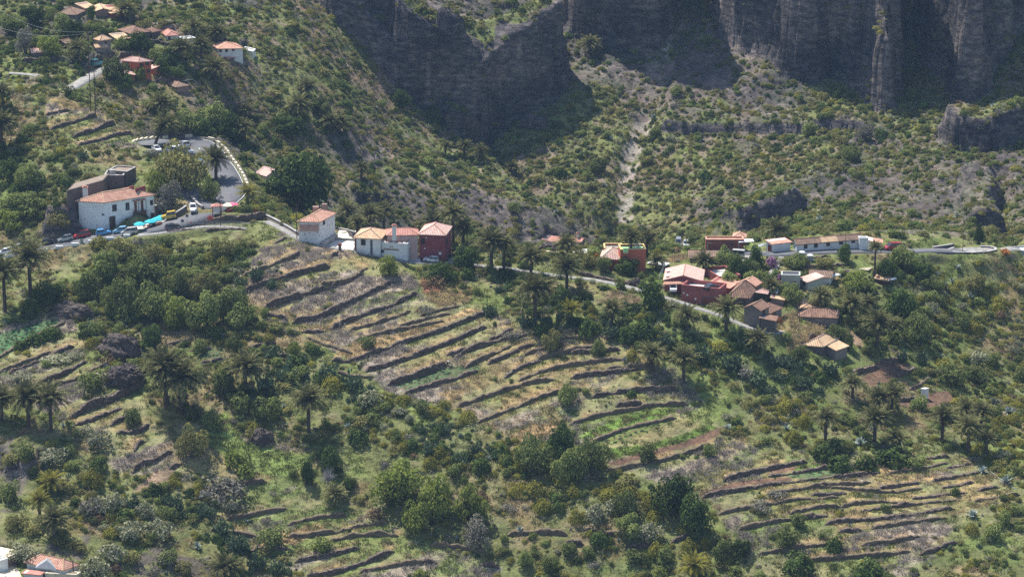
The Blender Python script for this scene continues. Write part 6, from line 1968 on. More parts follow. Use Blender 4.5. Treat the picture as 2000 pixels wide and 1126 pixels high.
# ------------------------------------------------------------------ shrubs: the largest are things, the rest is undergrowth
PROTO = {
 "dark":   [dome_mesh("dark_bush", LEAF["dark"], s, 700, .10, .62, .22) for s in (1, 2, 3)],
 "green":  [crown_mesh("green_bush", LEAF["green"], 40 + s, nl=15, leaves=800, rad=.42, size=.085, z0=.1, rz=.95) for s in (1, 2, 3)],
 "olive":  [crown_mesh("olive_bush", LEAF["olive"], 50 + s, nl=15, leaves=760, rad=.40, size=.08, z0=.1, rz=.85) for s in (1, 2, 3)],
 "spurge": [dome_mesh("spurge_bush", LEAF["spurge"], 60 + s, 700, .08, .58, .13) for s in (1, 2, 3)],
 "flower": [crown_mesh("flowering_bush", LEAF["flower"], 70 + s, nl=18, leaves=900, rad=.36, size=.07, z0=.1, rz=.85) for s in (1, 2, 3)],
 "grey":   [crown_mesh("grey_bush", LEAF["grey"], 80 + s, nl=14, leaves=560, rad=.4, size=.065, z0=.05, rz=.7) for s in (1, 2, 3)],
 "brown":  [crown_mesh("dry_bush", LEAF["brown"], 90 + s, nl=14, leaves=520, rad=.4, size=.07, z0=.05, rz=.7) for s in (1, 2)],
 "pear":   [pear_mesh("prickly_pear", LEAF["pear"], s) for s in (1, 2, 3)],
 "agave":  [agave_mesh("agave_plant", LEAF["agave"], s) for s in (1, 2)],
 "bright": [dome_mesh("bright_bush", LEAF["bright"], 30 + s, 320, .125, .7, .2) for s in (1, 2)],
}
KIND_NAME = {"dark": ("dark_bush", "dark green bush"), "green": ("green_bush", "leafy green bush"), "olive": ("olive_bush", "olive-coloured bush"), "spurge": ("spurge_bush", "yellow-green cushion shrub"),
 "flower": ("flowering_bush", "whitish flowering shrub"), "grey": ("grey_bush", "grey twiggy shrub"), "brown": ("dry_bush", "brownish dry shrub"), "pear": ("prickly_pear", "prickly pear clump"),
 "agave": ("agave_plant", "blue-grey agave"), "bright": ("bright_bush", "bright green shrub"), "orange": ("orange_bush", "orange shrub"), "violet": ("bougainvillea", "violet flowering shrub"), "crimson": ("crimson_bush", "crimson flowering shrub")}
for k in ("orange", "violet", "crimson"):
    PROTO[k] = [crown_mesh(KIND_NAME[k][0], LEAF[k], 200 + s, nl=12, leaves=380, rad=.42, size=.115, z0=.1, rz=.8) for s in (1, 2)]
# kind, u, v of the middle, width, height in pixels
BUSHES = [
 ("flower",100,889,66,32),("flower",190,856,52,40),("flower",168,836,40,26),("flower",250,1036,58,42),("flower",312,1032,58,44),("flower",222,1074,66,44),("flower",184,1106,62,46),("flower",42,1077,66,36),("flower",285,995,40,38),("flower",200,985,50,44),("flower",222,972,44,40),
 ("flower",1165,1000,54,38),("flower",1195,985,34,26),("flower",1268,1036,54,38),("flower",1958,886,36,30),("flower",1906,694,48,34),("flower",1981,682,26,22),("flower",1822,598,34,30),("flower",450,983,40,26),("flower",110,700,60,16),("flower",145,694,36,14),("flower",40,735,56,18),("flower",726,776,58,34),
 ("olive",30,1015,44,34),("olive",65,1030,40,28),("green",20,960,50,40),("olive",150,1062,40,26),("green",120,1055,36,24),("brown",190,1012,36,22),("olive",260,1085,40,28),("flower",330,1085,44,30),("olive",360,1105,40,28),("grey",300,1112,36,22),("olive",20,895,40,26),("green",55,880,44,30),("spurge",648,747,40,36),("spurge",452,668,26,22),("spurge",525,657,26,18),("spurge",180,930,44,40),("spurge",1281,1070,36,32),("spurge",1118,954,34,24),("spurge",1190,962,40,28),("spurge",1225,955,46,26),("spurge",1270,975,38,24),("spurge",1280,1003,34,22),("spurge",1125,1005,30,34),("spurge",1172,1045,28,22),("spurge",1335,1030,26,18),("spurge",1345,1062,34,30),("spurge",1378,1056,26,30),("spurge",1898,1030,28,24),("spurge",1573,820,28,30),("spurge",1550,850,38,32),("spurge",1533,790,34,24),("spurge",1556,782,22,16),("spurge",1640,1000,18,12),("spurge",1748,905,22,22),("spurge",1235,690,26,28),("spurge",914,810,34,24),("spurge",868,785,26,16),("spurge",1405,672,36,20),("spurge",1155,605,20,22),("spurge",1152,620,22,18),("spurge",330,555,0,0),("spurge",195,470,36,24),("spurge",318,490,34,24),("spurge",415,500,34,28),("spurge",440,507,30,24),("spurge",1082,915,30,24),("spurge",1098,930,36,30),("spurge",1020,900,34,34),("spurge",1045,950,40,30),("spurge",1008,955,34,26),("spurge",1060,985,36,30),("spurge",860,880,32,26),("spurge",840,900,30,24),("spurge",980,866,28,20),("spurge",790,870,26,22),("spurge",1960,850,24,16),("spurge",1978,820,26,18),("spurge",1905,640,30,24),("spurge",1948,600,28,22),
 ("green",1105,420,0,0),("green",212,605,26,20),("green",190,645,34,30),("green",260,815,40,34),("green",432,745,60,50),("green",410,820,30,40),("green",560,830,0,0),("green",470,790,40,40),("green",520,800,56,46),("green",180,745,58,36),("green",375,808,26,34),("green",300,710,0,0),("green",530,1050,60,36),("green",632,1062,40,24),("green",1300,1085,40,30),("green",1265,885,40,34),("green",1385,880,30,24),("green",1540,1050,44,40),("green",1940,1040,40,32),("green",1960,1010,34,28),("green",1860,735,60,38),("green",1900,730,50,30),("green",1790,905,38,24),("green",875,430,0,0),("green",1730,990,22,18),
 ("bright",630,1063,38,22),("bright",1290,1115,30,20),("bright",460,895,40,30),("bright",480,920,36,26),("bright",1460,1050,0,0),("bright",1080,780,0,0),("bright",820,1120,30,20),
 ("grey",1003,650,44,26),("grey",1455,722,44,30),("grey",750,905,30,22),("grey",175,985,56,48),("grey",430,945,110,60),("grey",1150,920,50,26),("grey",1180,800,0,0),("grey",1490,985,50,30),("grey",1520,960,50,26),("grey",830,600,40,22),("grey",300,295,40,20),
 ("dark",1610,880,50,34),("dark",1740,890,70,34),("dark",1640,902,50,28),("dark",1690,900,44,28),("dark",300,655,30,22),("dark",375,805,26,28),("dark",1866,958,20,20),("dark",1630,1060,34,34),("dark",1560,1095,60,40),("dark",1700,1108,60,36),("dark",1640,880,0,0),("dark",560,1030,0,0),("dark",940,905,40,30),("dark",70,660,40,24),("dark",100,648,44,26),("dark",40,672,30,18),("dark",700,850,40,30),("dark",1260,640,40,30),("dark",1225,650,40,30),("dark",1150,640,40,34),("dark",1060,640,34,30),("dark",1095,575,40,36),("dark",1060,560,30,24),
 ("agave",680,830,24,16),("agave",386,1063,22,18),("agave",535,830,0,0),("agave",1535,832,20,16),("agave",1030,820,0,0),("agave",1220,700,18,14),("agave",1835,695,26,18),("agave",1845,555,22,18),("agave",1895,575,16,16),("agave",1015,1030,20,16),("agave",1965,935,34,22),("agave",1920,915,26,18),("agave",1680,860,30,20),("agave",160,470,20,14),("agave",72,1080,18,12),("agave",20,460,0,0),("agave",1885,1035,0,0),("agave",1900,1000,30,18),("agave",1940,780,24,16),("agave",1970,800,34,20),("agave",1560,630,0,0),("agave",1870,420,20,14),("agave",1600,425,20,12),("agave",1180,360,16,10),("agave",900,370,16,10),("agave",440,380,0,0),("agave",118,46,12,10),("agave",1870,520,20,14),
 ("violet",1508,510,28,26),("violet",1524,540,20,16),("violet",1660,532,22,12),("violet",1530,553,18,10),("crimson",450,410,13,9),("crimson",475,409,13,9),("crimson",497,410,12,9),("crimson",410,425,16,10),("crimson",374,437,16,9),("crimson",1648,666,12,8),("orange",1522,624,16,13),("orange",1962,490,24,12),("orange",1648,533,14,8),("orange",1166,497,14,12),
 ("brown",850,548,50,30),("brown",1010,420,0,0),("brown",1950,610,30,20),("brown",1700,800,0,0),("brown",945,965,40,30),("brown",730,1000,40,34),("brown",1180,770,0,0),("brown",225,1108,28,30),("brown",210,700,34,26),
 ("pear",560,720,70,50),("pear",640,720,60,44),("pear",690,740,60,40),("pear",590,760,50,40),("pear",520,740,60,50),("pear",530,685,60,34),("pear",1030,620,50,40),("pear",1200,640,60,40),("pear",1300,660,60,36),("pear",1370,680,60,44),("pear",1430,700,70,44),("pear",1480,730,60,40),("pear",1530,700,60,40),("pear",1570,740,60,36),("pear",470,1050,70,50),("pear",430,1020,60,40),("pear",500,1090,60,50),("pear",540,1100,50,44),("pear",500,530,50,36),("pear",530,550,40,30),("pear",470,545,40,30),("pear",790,500,0,0),("pear",840,870,50,40),("pear",900,890,50,36),("pear",1040,860,50,34),("pear",1620,715,56,36),("pear",1760,690,50,36),("pear",1800,690,44,40),("pear",1700,960,0,0),("pear",260,975,50,40),("pear",340,975,60,40),("pear",400,990,60,40),("pear",1710,760,40,30),("pear",960,600,40,36),("pear",1150,560,0,0),("pear",930,870,44,30),("pear",1450,665,40,30),
]
LM = [("the white rubble restaurant",230,420),("the hairpin road",390,292),("the white stone house",620,455),("the straw-roofed restaurant house",715,478),("the dark-red house",850,485),("the orange block",1235,512),
 ("the red compound",1350,570),("the brown-roofed stone house",1450,585),("the tall grey rubble house",1482,622),("the long stone barn",1600,628),("the tan-roofed cottage",1612,682),("the grey-green bungalow",1580,556),("the long white cottages",1620,478),
 ("the long low red house",1412,476),("the lookout platform",1910,488),("the huge double palm",342,735),("the stout roadside palm",60,520),("the large meadow palm",603,790),("the three frame-edge palms",70,780),("the crag palms",95,1000),
 ("the nearest salmon roof",105,1100),("the big path palm",1045,575),("the level-terrace palms",1300,700),("the lone meadow palm",1713,640),("the white hut",1806,770),("the dense palm group",1890,830),("the lower palm row",1660,830),
 ("the dark green crop bed",850,738),("the bright green field",1230,830),("the brown ploughed strip",1310,868),("the cabbage plot",1590,922),("the yellow terraces",1800,950),("the bottom thicket",850,980),("the lone boulder",240,735),
 ("the roadside grove",370,580),("the lilac terraces",640,570),("the bright straw strip",560,1055),("the orange village house",268,138),("the topmost roofs",190,20),("the knoll terraces",180,245),("the three small far palms",905,295),
 ("the shady hollow palms",590,200),("the ravine",1225,330),("the great cliff",930,240),("the main cliff",1600,190),("the hut on the rock",1085,470),("the huge dark tree",580,375),("the rocky hill foot",1780,420),("the bare tree",640,940),("the bottom grass slope",1750,1060),("the flowering shrubs",270,1050),("the yellow thicket",1150,980)]
_cnt = {}
def bush_label(kind, u, v, w):
    d = [(math.hypot((u - a) , (v - b) * 1.6), n, a, b) for n, a, b in LM]
    _, n, a, b = min(d)
    rel = "uphill of" if v < b - 22 else ("downhill of" if v > b + 22 else "level with")
    size = "large" if w > 44 else ("mid-sized" if w > 24 else "small")
    key = (kind, rel, n, size); _cnt[key] = _cnt.get(key, 0) + 1
    k = _cnt[key]
    ordn = ["", "second ", "third ", "fourth ", "fifth ", "sixth ", "seventh ", "eighth ", "ninth ", "tenth ", "eleventh ", "twelfth "]
    ph = KIND_NAME[kind][1]
    o_ = ordn[min(k - 1, 11)] if k > 1 else ""
    return ("%s %s, %snearest %s %s" % (size, ph, o_, rel, n)).replace("  ", " ")
def add_bush(kind, g, rx, h, rot, label, i):
    o = bpy.data.objects.new(KIND_NAME[kind][0], PROTO[kind][i % len(PROTO[kind])]); COL.objects.link(o)
    o.location = (g[0], g[1], g[2] - 0.08); o.scale = (rx, rx, h); o.rotation_euler = (0, 0, rot)
    return tag(o, label, "shrub" if kind not in ("pear", "agave") else ("cactus" if kind == "pear" else "agave"), "shrubs of the slope", "thing")
todo = []          # nearest first, so that the ordinals in the labels run outwards
for kind, u, v, w, h in BUSHES:
    if w: todo.append((kind, u, v, w, h))
hits = HV.hit([b[1] for b in todo], [b[2] + b[4] * 0.4 for b in todo])
IND = []
for (kind, u, v, w, h), g in zip(todo, hits):
    ppm = FPX / (g[1] / CP)
    IND.append((kind, u, v, w, g, w / 2 / ppm * 1.06, h / ppm * 0.97))

# ------------------------------------------------------------------ scatter over the ground that the photograph shows
def sample(n, seed):
    rg = np.random.default_rng(seed)
    x = rg.uniform(-195, 205, n); y = rg.uniform(535, 985, n)
    z = HV(x, y); u, v = project(x, y, z)
    ok = (u > -90) & (u < 2090) & (v > -70) & (v < 1190)
    x, y, z, u, v = x[ok], y[ok], z[ok], u[ok], v[ok]
    hit = HV.hit(u, v - 6)
    ok = (y - hit[:, 1]) < 10.0
    return x[ok], y[ok], z[ok], u[ok], v[ok], rg
def at(arr, x, y):
    return arr[np.clip(((x - GX0) / GS + .5).astype(int), 0, len(gx) - 1), np.clip(((y - GY0) / GS + .5).astype(int), 0, len(gy) - 1)]
BLOCK = np.zeros(X.shape, bool)     # roads, yards, houses, walls keep free of plants
for nm, line in RD.items():
    W, d, *_ = near_line(line, ROADS[nm][1] / 2 + 1.5); BLOCK[W] |= d < ROADS[nm][1] / 2 + 0.9
for nm, poly, z, mat in YD:
    xs = [p[0] for p in poly]; ys = [p[1] for p in poly]
    BLOCK |= in_poly(X, Y, poly)
for spec, zb, zt, P in BG:
    BLOCK |= in_poly(X, Y, [(p.x, p.y) for p in expand(P, 0.6)])
LOWB = np.zeros(X.shape, bool)     # only low growth right in front of houses and roads
for nm, line in RD.items():
    W, d, *_ = near_line(line, ROADS[nm][1] / 2 + 4.5); LOWB[W] |= d < ROADS[nm][1] / 2 + (0.5 if nm in ('village_path', 'upper_road', 'knoll_road') else 3.4)
for spec, zb, zt, P in BG:
    LOWB |= in_poly(X, Y, [(p.x, p.y) for p in [q + Vector((0, -2.0, 0)) for q in expand(P, 2.0)]])
WALLB = np.zeros(X.shape, bool)
for line, Hm, lab in WL:
    W, d, *_ = near_line(line, 2.0); WALLB[W] |= d < 0.9
def zone(polys, u, v):
    o = np.zeros(u.shape, bool)
    for p in polys: o |= in_poly(u, v, p)
    return o
ZP = [[(1000,575),(1090,570),(1290,600),(1480,680),(1600,720),(1640,780),(1500,780),(1380,710),(1250,670),(1060,650)],[(480,660),(700,700),(760,790),(620,780),(480,730)],[(240,960),(420,960),(560,1060),(600,1126),(420,1126),(360,1020)],[(460,500),(560,520),(560,560),(470,570)],[(880,480),(960,500),(1110,540),(1100,580),(990,590),(900,540)],[(800,800),(1000,860),(960,920),(800,880)]]
ZS = [[(820,780),(1000,860),(1250,910),(1310,1010),(1100,1010),(900,940),(700,860),(660,800)],[(1470,740),(1620,770),(1620,870),(1480,870)],[(1780,560),(2100,540),(2100,1000),(1960,980),(1880,880),(1800,700)],[(1230,1060),(1420,1040),(1420,1126),(1230,1126)]]
ZW = [[(330,190),(500,190),(570,290),(480,300),(440,262),(330,262)],[(-90,-70),(330,-70),(300,50),(240,110),(140,150),(-90,120)],[(-90,290),(130,300),(150,400),(90,440),(-90,470)],[(250,90),(420,120),(430,220),(300,230),(280,170)],[(560,180),(680,190),(700,270),(560,270)],[(1400,500),(1500,500),(1490,560),(1400,555)],[(1620,540),(1820,540),(1860,660),(1700,700),(1640,640)],[(180,480),(500,480),(500,630),(230,620)],[(1130,500),(1260,520),(1260,545),(1130,530)]]
KEYS = ["dark", "green", "olive", "spurge", "flower", "grey", "brown", "pear", "agave"]
MIX = {"base": [.05, .22, .28, .15, .03, .13, .07, .02, .04], "far": [.06, .16, .31, .13, .02, .16, .08, .00, .08], "pear": [.22, .12, .08, .05, .01, .04, .01, .45, .02], "spurge": [.08, .15, .24, .36, .03, .05, .07, .01, .01], "wood": [.20, .42, .24, .05, .01, .05, .02, .00, .01], "terr": [.08, .34, .22, .12, .02, .19, .02, .00, .01]}
x, y, z, u, v, rg = sample(170000, 3)
rock = at(ROCK, x, y); terr = at(TERR, x, y); bare = np.maximum(at(BARE, x, y), at(CROP, x, y)); st = at(steep, x, y)
grassy = np.maximum(at(GRASSY, x, y), at(STRAWY, x, y))
isf = y > 745 + 10 * fbm(x, y, 40, 2, 5)
zp, zs, zw = zone(ZP, u, v), zone(ZS, u, v), zone(ZW, u, v)
cl = fbm(x, y, 9, 3, 12); cl2 = fbm(x, y, 26, 3, 14)
dens = np.clip(0.26 + 2.4 * cl + 1.3 * cl2, 0.03, 1.0)
dens = np.where(isf, np.clip(0.95 + 1.6 * cl + 1.2 * cl2, 0.15, 1), dens)
dens = np.where(zp, np.clip(0.52 + 1.8 * cl, .1, 1), dens); dens = np.where(zs, np.clip(0.55 + 1.5 * cl, .15, 1), dens); dens = np.where(zw, np.clip(0.62 + 1.6 * cl, .15, 1), dens)
dens *= np.where((terr > .5) & ~zp, 0.10 + 0.5 * np.clip(cl2 + cl, 0, .3), 1.0)
dens *= 1 - 0.50 * smooth((rock - .2) / .5) * (~zw); dens *= 1 - np.clip(bare + grassy * .75, 0, 1)
dens *= np.where(st > 2.2, 0.6, 1.0)
keep = (rg.random(len(x)) < dens) & ~at(BLOCK, x, y) & ~at(WALLB, x, y)
x, y, z, u, v, isf, zp, zs, zw, terr = [a[keep] for a in (x, y, z, u, v, isf, zp, zs, zw, terr)]
stk = st[keep]; kind = np.zeros(len(x), int); r_ = rg.random(len(x)) ; shiftn = fbm(x, y, 12, 3, 61) * .5
for nm, m in (("base", ~isf & ~zp & ~zs & ~zw & (terr < .5)), ("far", isf & ~zs & ~zw), ("pear", zp), ("spurge", zs & ~zp), ("wood", zw & ~zp & ~zs), ("terr", (terr > .5) & ~zp & ~zs & ~zw)):
    c = np.cumsum(MIX[nm]); c /= c[-1]
    kind[m] = np.searchsorted(c, np.clip(r_[m] * .999, 0, .9999))
kind[(stk > 2.2) & ~zp & ~zs] = np.array([2, 5, 2, 3])[rg.integers(0, 4, int(((stk > 2.2) & ~zp & ~zs).sum()))]
base_r = np.array([1.05, 1.1, .95, .85, 1.05, .8, .7, 1.15, .6])
rad = base_r[kind] * np.exp(rg.normal(-.12, .46, len(x))) * np.where(isf, .68, .86) * np.where(terr > .5, .62, 1) * np.where(zw, 1.05, 1)
rad = np.clip(rad, .3, 2.5)
rad = np.where(at(LOWB, x, y), np.minimum(rad * .5, .55), rad)
hgt = rad * rg.uniform(.85, 1.35, len(x)) * np.array([1.1, 1.05, .9, .95, .9, .8, .75, 1.0, 1.1])[kind]
rot = rg.uniform(0, 6.283, len(x))
ppm = FPX / (y / CP); inside = (u > 5) & (u < 1995) & (v > 5) & (v < 1120)
order = np.argsort(-rad * ppm * inside)
big = order[:190]
for i in big:
    IND.append((KEYS[kind[i]], float(u[i]), float(v[i]), 2 * rad[i] * ppm[i], (x[i], y[i], z[i]), rad[i], hgt[i]))
def lm_dist(b): return min(math.hypot(b[1] - a, (b[2] - c) * 1.6) for n, a, c in LM)
IND.sort(key=lm_dist)
for i, (k, uu, vv, w, g, rx, h) in enumerate(IND):
    add_bush(k, g, rx, h, random.uniform(0, 6.28), bush_label(k, uu, vv, w), i)
rest = np.ones(len(x), bool); rest[big] = False

PCOL = {}
def prototypes(key, meshes):
    c = bpy.data.collections.new("prototypes_" + key)
    for k, me in enumerate(meshes):
        c.objects.link(bpy.data.objects.new("prototype_" + key, me))
    return c
def scatter(name, key, meshes, x, y, z, sxy, sz, rot, rg):
    """one object that draws every plant of a kind too many to count"""
    n = len(x)
    me = bpy.data.meshes.new(name); me.vertices.add(n)
    me.vertices.foreach_set("co", np.stack([x, y, z - .06], 1).astype(np.float32).ravel())
    for an, ty, val in (("sc", 'FLOAT_VECTOR', np.stack([sxy, sxy, sz], 1)), ("ro", 'FLOAT_VECTOR', np.stack([rg.normal(0, .07, n), rg.normal(0, .07, n), rot], 1))):
        a = me.attributes.new(an, ty, 'POINT'); a.data.foreach_set("vector", val.astype(np.float32).ravel())
    a = me.attributes.new("ix", 'INT', 'POINT'); a.data.foreach_set("value", rg.integers(0, len(meshes), n).astype(np.int32))
    o = link_mesh(name, me)
    ng = bpy.data.node_groups.new(name, 'GeometryNodeTree')
    ng.interface.new_socket("Geometry", in_out='INPUT', socket_type='NodeSocketGeometry'); ng.interface.new_socket("Geometry", in_out='OUTPUT', socket_type='NodeSocketGeometry')
    gi = ng.nodes.new("NodeGroupInput"); go = ng.nodes.new("NodeGroupOutput")
    ci = ng.nodes.new("GeometryNodeCollectionInfo"); ci.inputs["Collection"].default_value = prototypes(key, meshes); ci.inputs["Separate Children"].default_value = True; ci.inputs["Reset Children"].default_value = True
    ip = ng.nodes.new("GeometryNodeInstanceOnPoints"); ip.inputs["Pick Instance"].default_value = True
    def attr(nm, ty):
        q = ng.nodes.new("GeometryNodeInputNamedAttribute"); q.data_type = ty; q.inputs["Name"].default_value = nm
        return next(s for s in q.outputs if s.enabled and s.name == "Attribute")
    L = ng.links.new
    L(gi.outputs[0], ip.inputs["Points"]); L(ci.outputs[0], ip.inputs["Instance"]); L(attr("ix", 'INT'), ip.inputs["Instance Index"])
    e2r = ng.nodes.new("FunctionNodeEulerToRotation"); L(attr("ro", 'FLOAT_VECTOR'), e2r.inputs[0]); L(e2r.outputs[0], ip.inputs["Rotation"])
    L(attr("sc", 'FLOAT_VECTOR'), ip.inputs["Scale"]); L(ip.outputs[0], go.inputs[0])
    md = o.modifiers.new("scatter", 'NODES'); md.node_group = ng
    return tag(o, kind="stuff")
STUFF_NAME = {"dark": "dark_undergrowth", "green": "green_undergrowth", "olive": "olive_undergrowth", "spurge": "yellow_undergrowth", "flower": "flowering_undergrowth", "grey": "grey_undergrowth", "brown": "dry_undergrowth", "pear": "cactus_undergrowth", "agave": "agave_undergrowth"}
for k, key in enumerate(KEYS):
    m = rest & (kind == k)
    scatter(STUFF_NAME[key], key, PROTO[key], x[m], y[m], z[m], rad[m], hgt[m], rot[m], rg)

# grasses
TUFT = {k: [tuft_mesh(k + "_tuft", LEAF[k], s, 30, h, sp, w) for s in (1, 2, 3)] for k, h, sp, w in (("lilac", .55, .8, .045), ("straw", .42, .8, .045), ("grass", .40, .8, .05))}
TUFT["crop"] = [dome_mesh("crop_plant", LEAF["crop"], 5 + s, 26, .30, .5, .1) for s in (1, 2)]
x, y, z, u, v, rg = sample(330000, 9)
terr = at(TERR, x, y); edge = at(EDGE, x, y); foot = at(FOOT, x, y); bare = at(BARE, x, y); crop = at(CROP, x, y); gr = at(GRASSY, x, y); sw = at(STRAWY, x, y); rock = at(ROCK, x, y)
lilv = at(lil, x, y); grnv = at(grn, x, y); dz_ = at(dryzone, x, y); na = at(n_a, x, y)
free = ~at(BLOCK, x, y) & ~at(WALLB, x, y) & (bare < .5) & (crop < .5) & (rock < .5)
r1 = rg.random(len(x))
near_ = y < 745
p_l = terr * lilv * .85 * (1 - sw) * (1 - gr) * (1 - .7 * dz_)
p_s = np.maximum(np.maximum(sw * .9, terr * edge * .8), np.maximum(terr * dz_ * .5, np.clip(na * 1.8, 0, .4) * (terr < .5)))
p_g = np.maximum(np.maximum(gr, terr * foot * .7), np.maximum(terr * grnv * .6 + terr * .12, np.clip(.22 + at(n_b, x, y) * 1.6, 0, .6) * (terr < .5)))
tot = p_l + p_s + p_g
fm = np.where(near_, 1.0, .85) * free
sel_l = r1 < p_l * fm * .75
sel_s = (~sel_l) & (r1 < (p_l + p_s) * fm * .62)
sel_g = (~sel_l) & (~sel_s) & (r1 < tot * fm * .58)
for nm, key, m, sc in (("lilac_grass", "lilac", sel_l, 1.0), ("straw_grass", "straw", sel_s, 1.0), ("green_grass", "grass", sel_g, 1.0)):
    n = int(m.sum()); s_ = sc * rg.uniform(.6, 1.35, n)
    scatter(nm, key, TUFT[key], x[m], y[m], z[m], s_, s_ * rg.uniform(.7, 1.3, n), rg.uniform(0, 6.283, n), rg)
rowv = at(row, x, y)
m = (crop > .5) & (rowv > .35) & ~at(WALLB, x, y); n = int(m.sum()); s_ = rg.uniform(.28, .5, n)
scatter("crop_leaves", "crop", TUFT["crop"], x[m], y[m], z[m], s_, s_ * .7, rg.uniform(0, 6.283, n), rg)
# ------------------------------------------------------------------ cars
M["tyre"] = plain("tyre", (0.02, 0.02, 0.02), 0.2, 4, 0.8)
M["hub"] = plain("hub", (0.35, 0.35, 0.36), 0.1, 4, 0.4, 0, 0.6)
M["lamp_glass"] = glass_mat("lamp_glass", (0.75, 0.75, 0.72), 0.15)
M["tail_glass"] = glass_mat("tail_glass", (0.45, 0.02, 0.02), 0.2)
CARP = {"white": (0.75, 0.75, 0.74), "silver": (0.50, 0.50, 0.49), "champagne": (0.56, 0.54, 0.48), "black": (0.018, 0.02, 0.025), "red": (0.42, 0.02, 0.03), "blue": (0.09, 0.33, 0.62), "lightblue": (0.20, 0.42, 0.60), "yellow": (0.62, 0.42, 0.07), "teal": (0.03, 0.26, 0.30), "grey": (0.22, 0.23, 0.25)}
for k, c in CARP.items(): M["car_" + k] = paint("car_" + k, c)
SHAPES = {   # body top (x, z), cabin: belt rear, roof rear, roof front, belt front, roof height, length scale
 "hatch": ([(-1.95, .55), (-1.9, .92), (-1.2, .96), (.7, .95), (1.45, .86), (1.9, .70), (1.98, .45)], (-1.85, -1.45, .05, .95, 1.48)),
 "mpv":   ([(-2.15, .55), (-2.1, 1.0), (-1.2, 1.02), (1.0, 1.0), (1.6, .9), (2.1, .74), (2.18, .45)], (-2.08, -1.85, .25, 1.35, 1.68)),
 "van":   ([(-2.3, .55), (-2.28, 1.1), (-1.2, 1.12), (1.3, 1.1), (1.75, 1.0), (2.2, .8), (2.3, .45)], (-2.26, -2.2, .75, 1.6, 1.98)),
 "jeep":  ([(-1.95, .6), (-1.92, 1.08), (-1.2, 1.1), (.7, 1.1), (1.1, 1.05), (1.9, .98), (1.98, .55)], (-1.9, -1.82, .15, .6, 1.85)),
 "sedan": ([(-2.2, .55), (-2.15, .9), (-1.3, .95), (.8, .94), (1.5, .86), (2.1, .70), (2.2, .45)], (-1.75, -1.0, .05, 1.0, 1.44)),
}
def car(u, v, uf, vf, colour, shape, label):
    """u, v the middle of the car at the ground, uf, vf a pixel further along its bonnet"""
    g = HF.hit([u, uf], [v, vf]); d = g[1] - g[0]; rz = math.atan2(d[1], d[0])
    root = empty("parked_car", (g[0][0], g[0][1], float(HF(g[0][0], g[0][1])) + 0.16), rz)
    fx, fy = math.cos(rz) * 1.3, math.sin(rz) * 1.3
    dz = float(HF(g[0][0] + fx, g[0][1] + fy) - HF(g[0][0] - fx, g[0][1] - fy)); root.rotation_euler.y = -math.atan2(max(-.35, min(.35, dz)), 2.6)
    tag(root, label, "car", "cars of the village", "thing")
    top, (br, rr, rf, bf, rh) = SHAPES[shape]; hw = .86; b = MB()
    for (x0, z0), (x1, z1) in zip(top[:-1], top[1:]):
        w0 = hw - .10 * (abs(x0) > 1.85); w1 = hw - .10 * (abs(x1) > 1.85)
        b.face([(x0, -w0, z0), (x1, -w1, z1), (x1, w1, z1), (x0, w0, z0)])
        b.face([(x0, -w0, .28), (x1, -w1, .28), (x1, -w1, z1), (x0, -w0, z0)]); b.face([(x1, w1, .28), (x0, w0, .28), (x0, w0, z0), (x1, w1, z1)])
        b.face([(x0, w0, .28), (x1, w1, .28), (x1, -w1, .28), (x0, -w0, .28)])
    for x, s in ((top[0][0], 1), (top[-1][0], -1)):
        z = [t[1] for t in top if t[0] == x][0]; w = hw - .1
        b.face([(x, w, .28), (x, -w, .28), (x, -w, z), (x, w, z)][::s])
    zb = .93 if shape in ("hatch", "sedan") else 1.0
    if shape in ("van", "jeep"): zb = 1.08
    B4 = [(br, zb, .80), (rr, rh, .64), (rf, rh + .02, .64), (bf, zb, .78)]
    b.prism([(rr - .03, -.66), (rf + .03, -.66), (rf + .03, .66), (rr - .03, .66)], rh - .03, rh + .04)
    for xx, (xa, za, xc) in (("a", (bf, zb, rf)), ("c", (br, zb, rr)), ("m", ((br + bf) / 2, zb, (rr + rf) / 2))):
        for s in (-1, 1): b.tube([(xa, s * .79, za), (xc, s * .65, rh)], .045, 5)
    b.build("body", M["car_" + colour], root, False)
    gl = MB()
    def q(i, j):
        (x0, z0, w0), (x1, z1, w1) = B4[i], B4[j]; return [(x0, -w0, z0), (x0, w0, z0), (x1, w1, z1), (x1, -w1, z1)]
    gl.face(q(0, 1)); gl.face(q(3, 2)[::-1])
    for s in (-1, 1): gl.face([(B4[0][0], s * B4[0][2], B4[0][1]), (B4[3][0], s * B4[3][2], B4[3][1]), (B4[2][0], s * B4[2][2], B4[2][1]), (B4[1][0], s * B4[1][2], B4[1][1])][::s])
    gl.build("windows", M["pane"], root)
    for x in (-1.25, 1.28):
        for s in (-1, 1):
            w = MB().tube([(x, s * .66, .31), (x, s * .88, .31)], .31, 14).build("wheel", M["tyre"], root)
            MB().tube([(x, s * .86, .31), (x, s * .895, .31)], .18, 10).build("hub", M["hub"], w)
    xf, xr = top[-2][0], top[0][0]
    for s in (-1, 1):
        MB().box((xf + .02, s * .56, .62), (.10, .30, .13)).build("headlight", M["lamp_glass"], root)
        MB().box((xr - .005, s * .62, .78), (.06, .20, .22)).build("tail_light", M["tail_glass"], root)
    return root
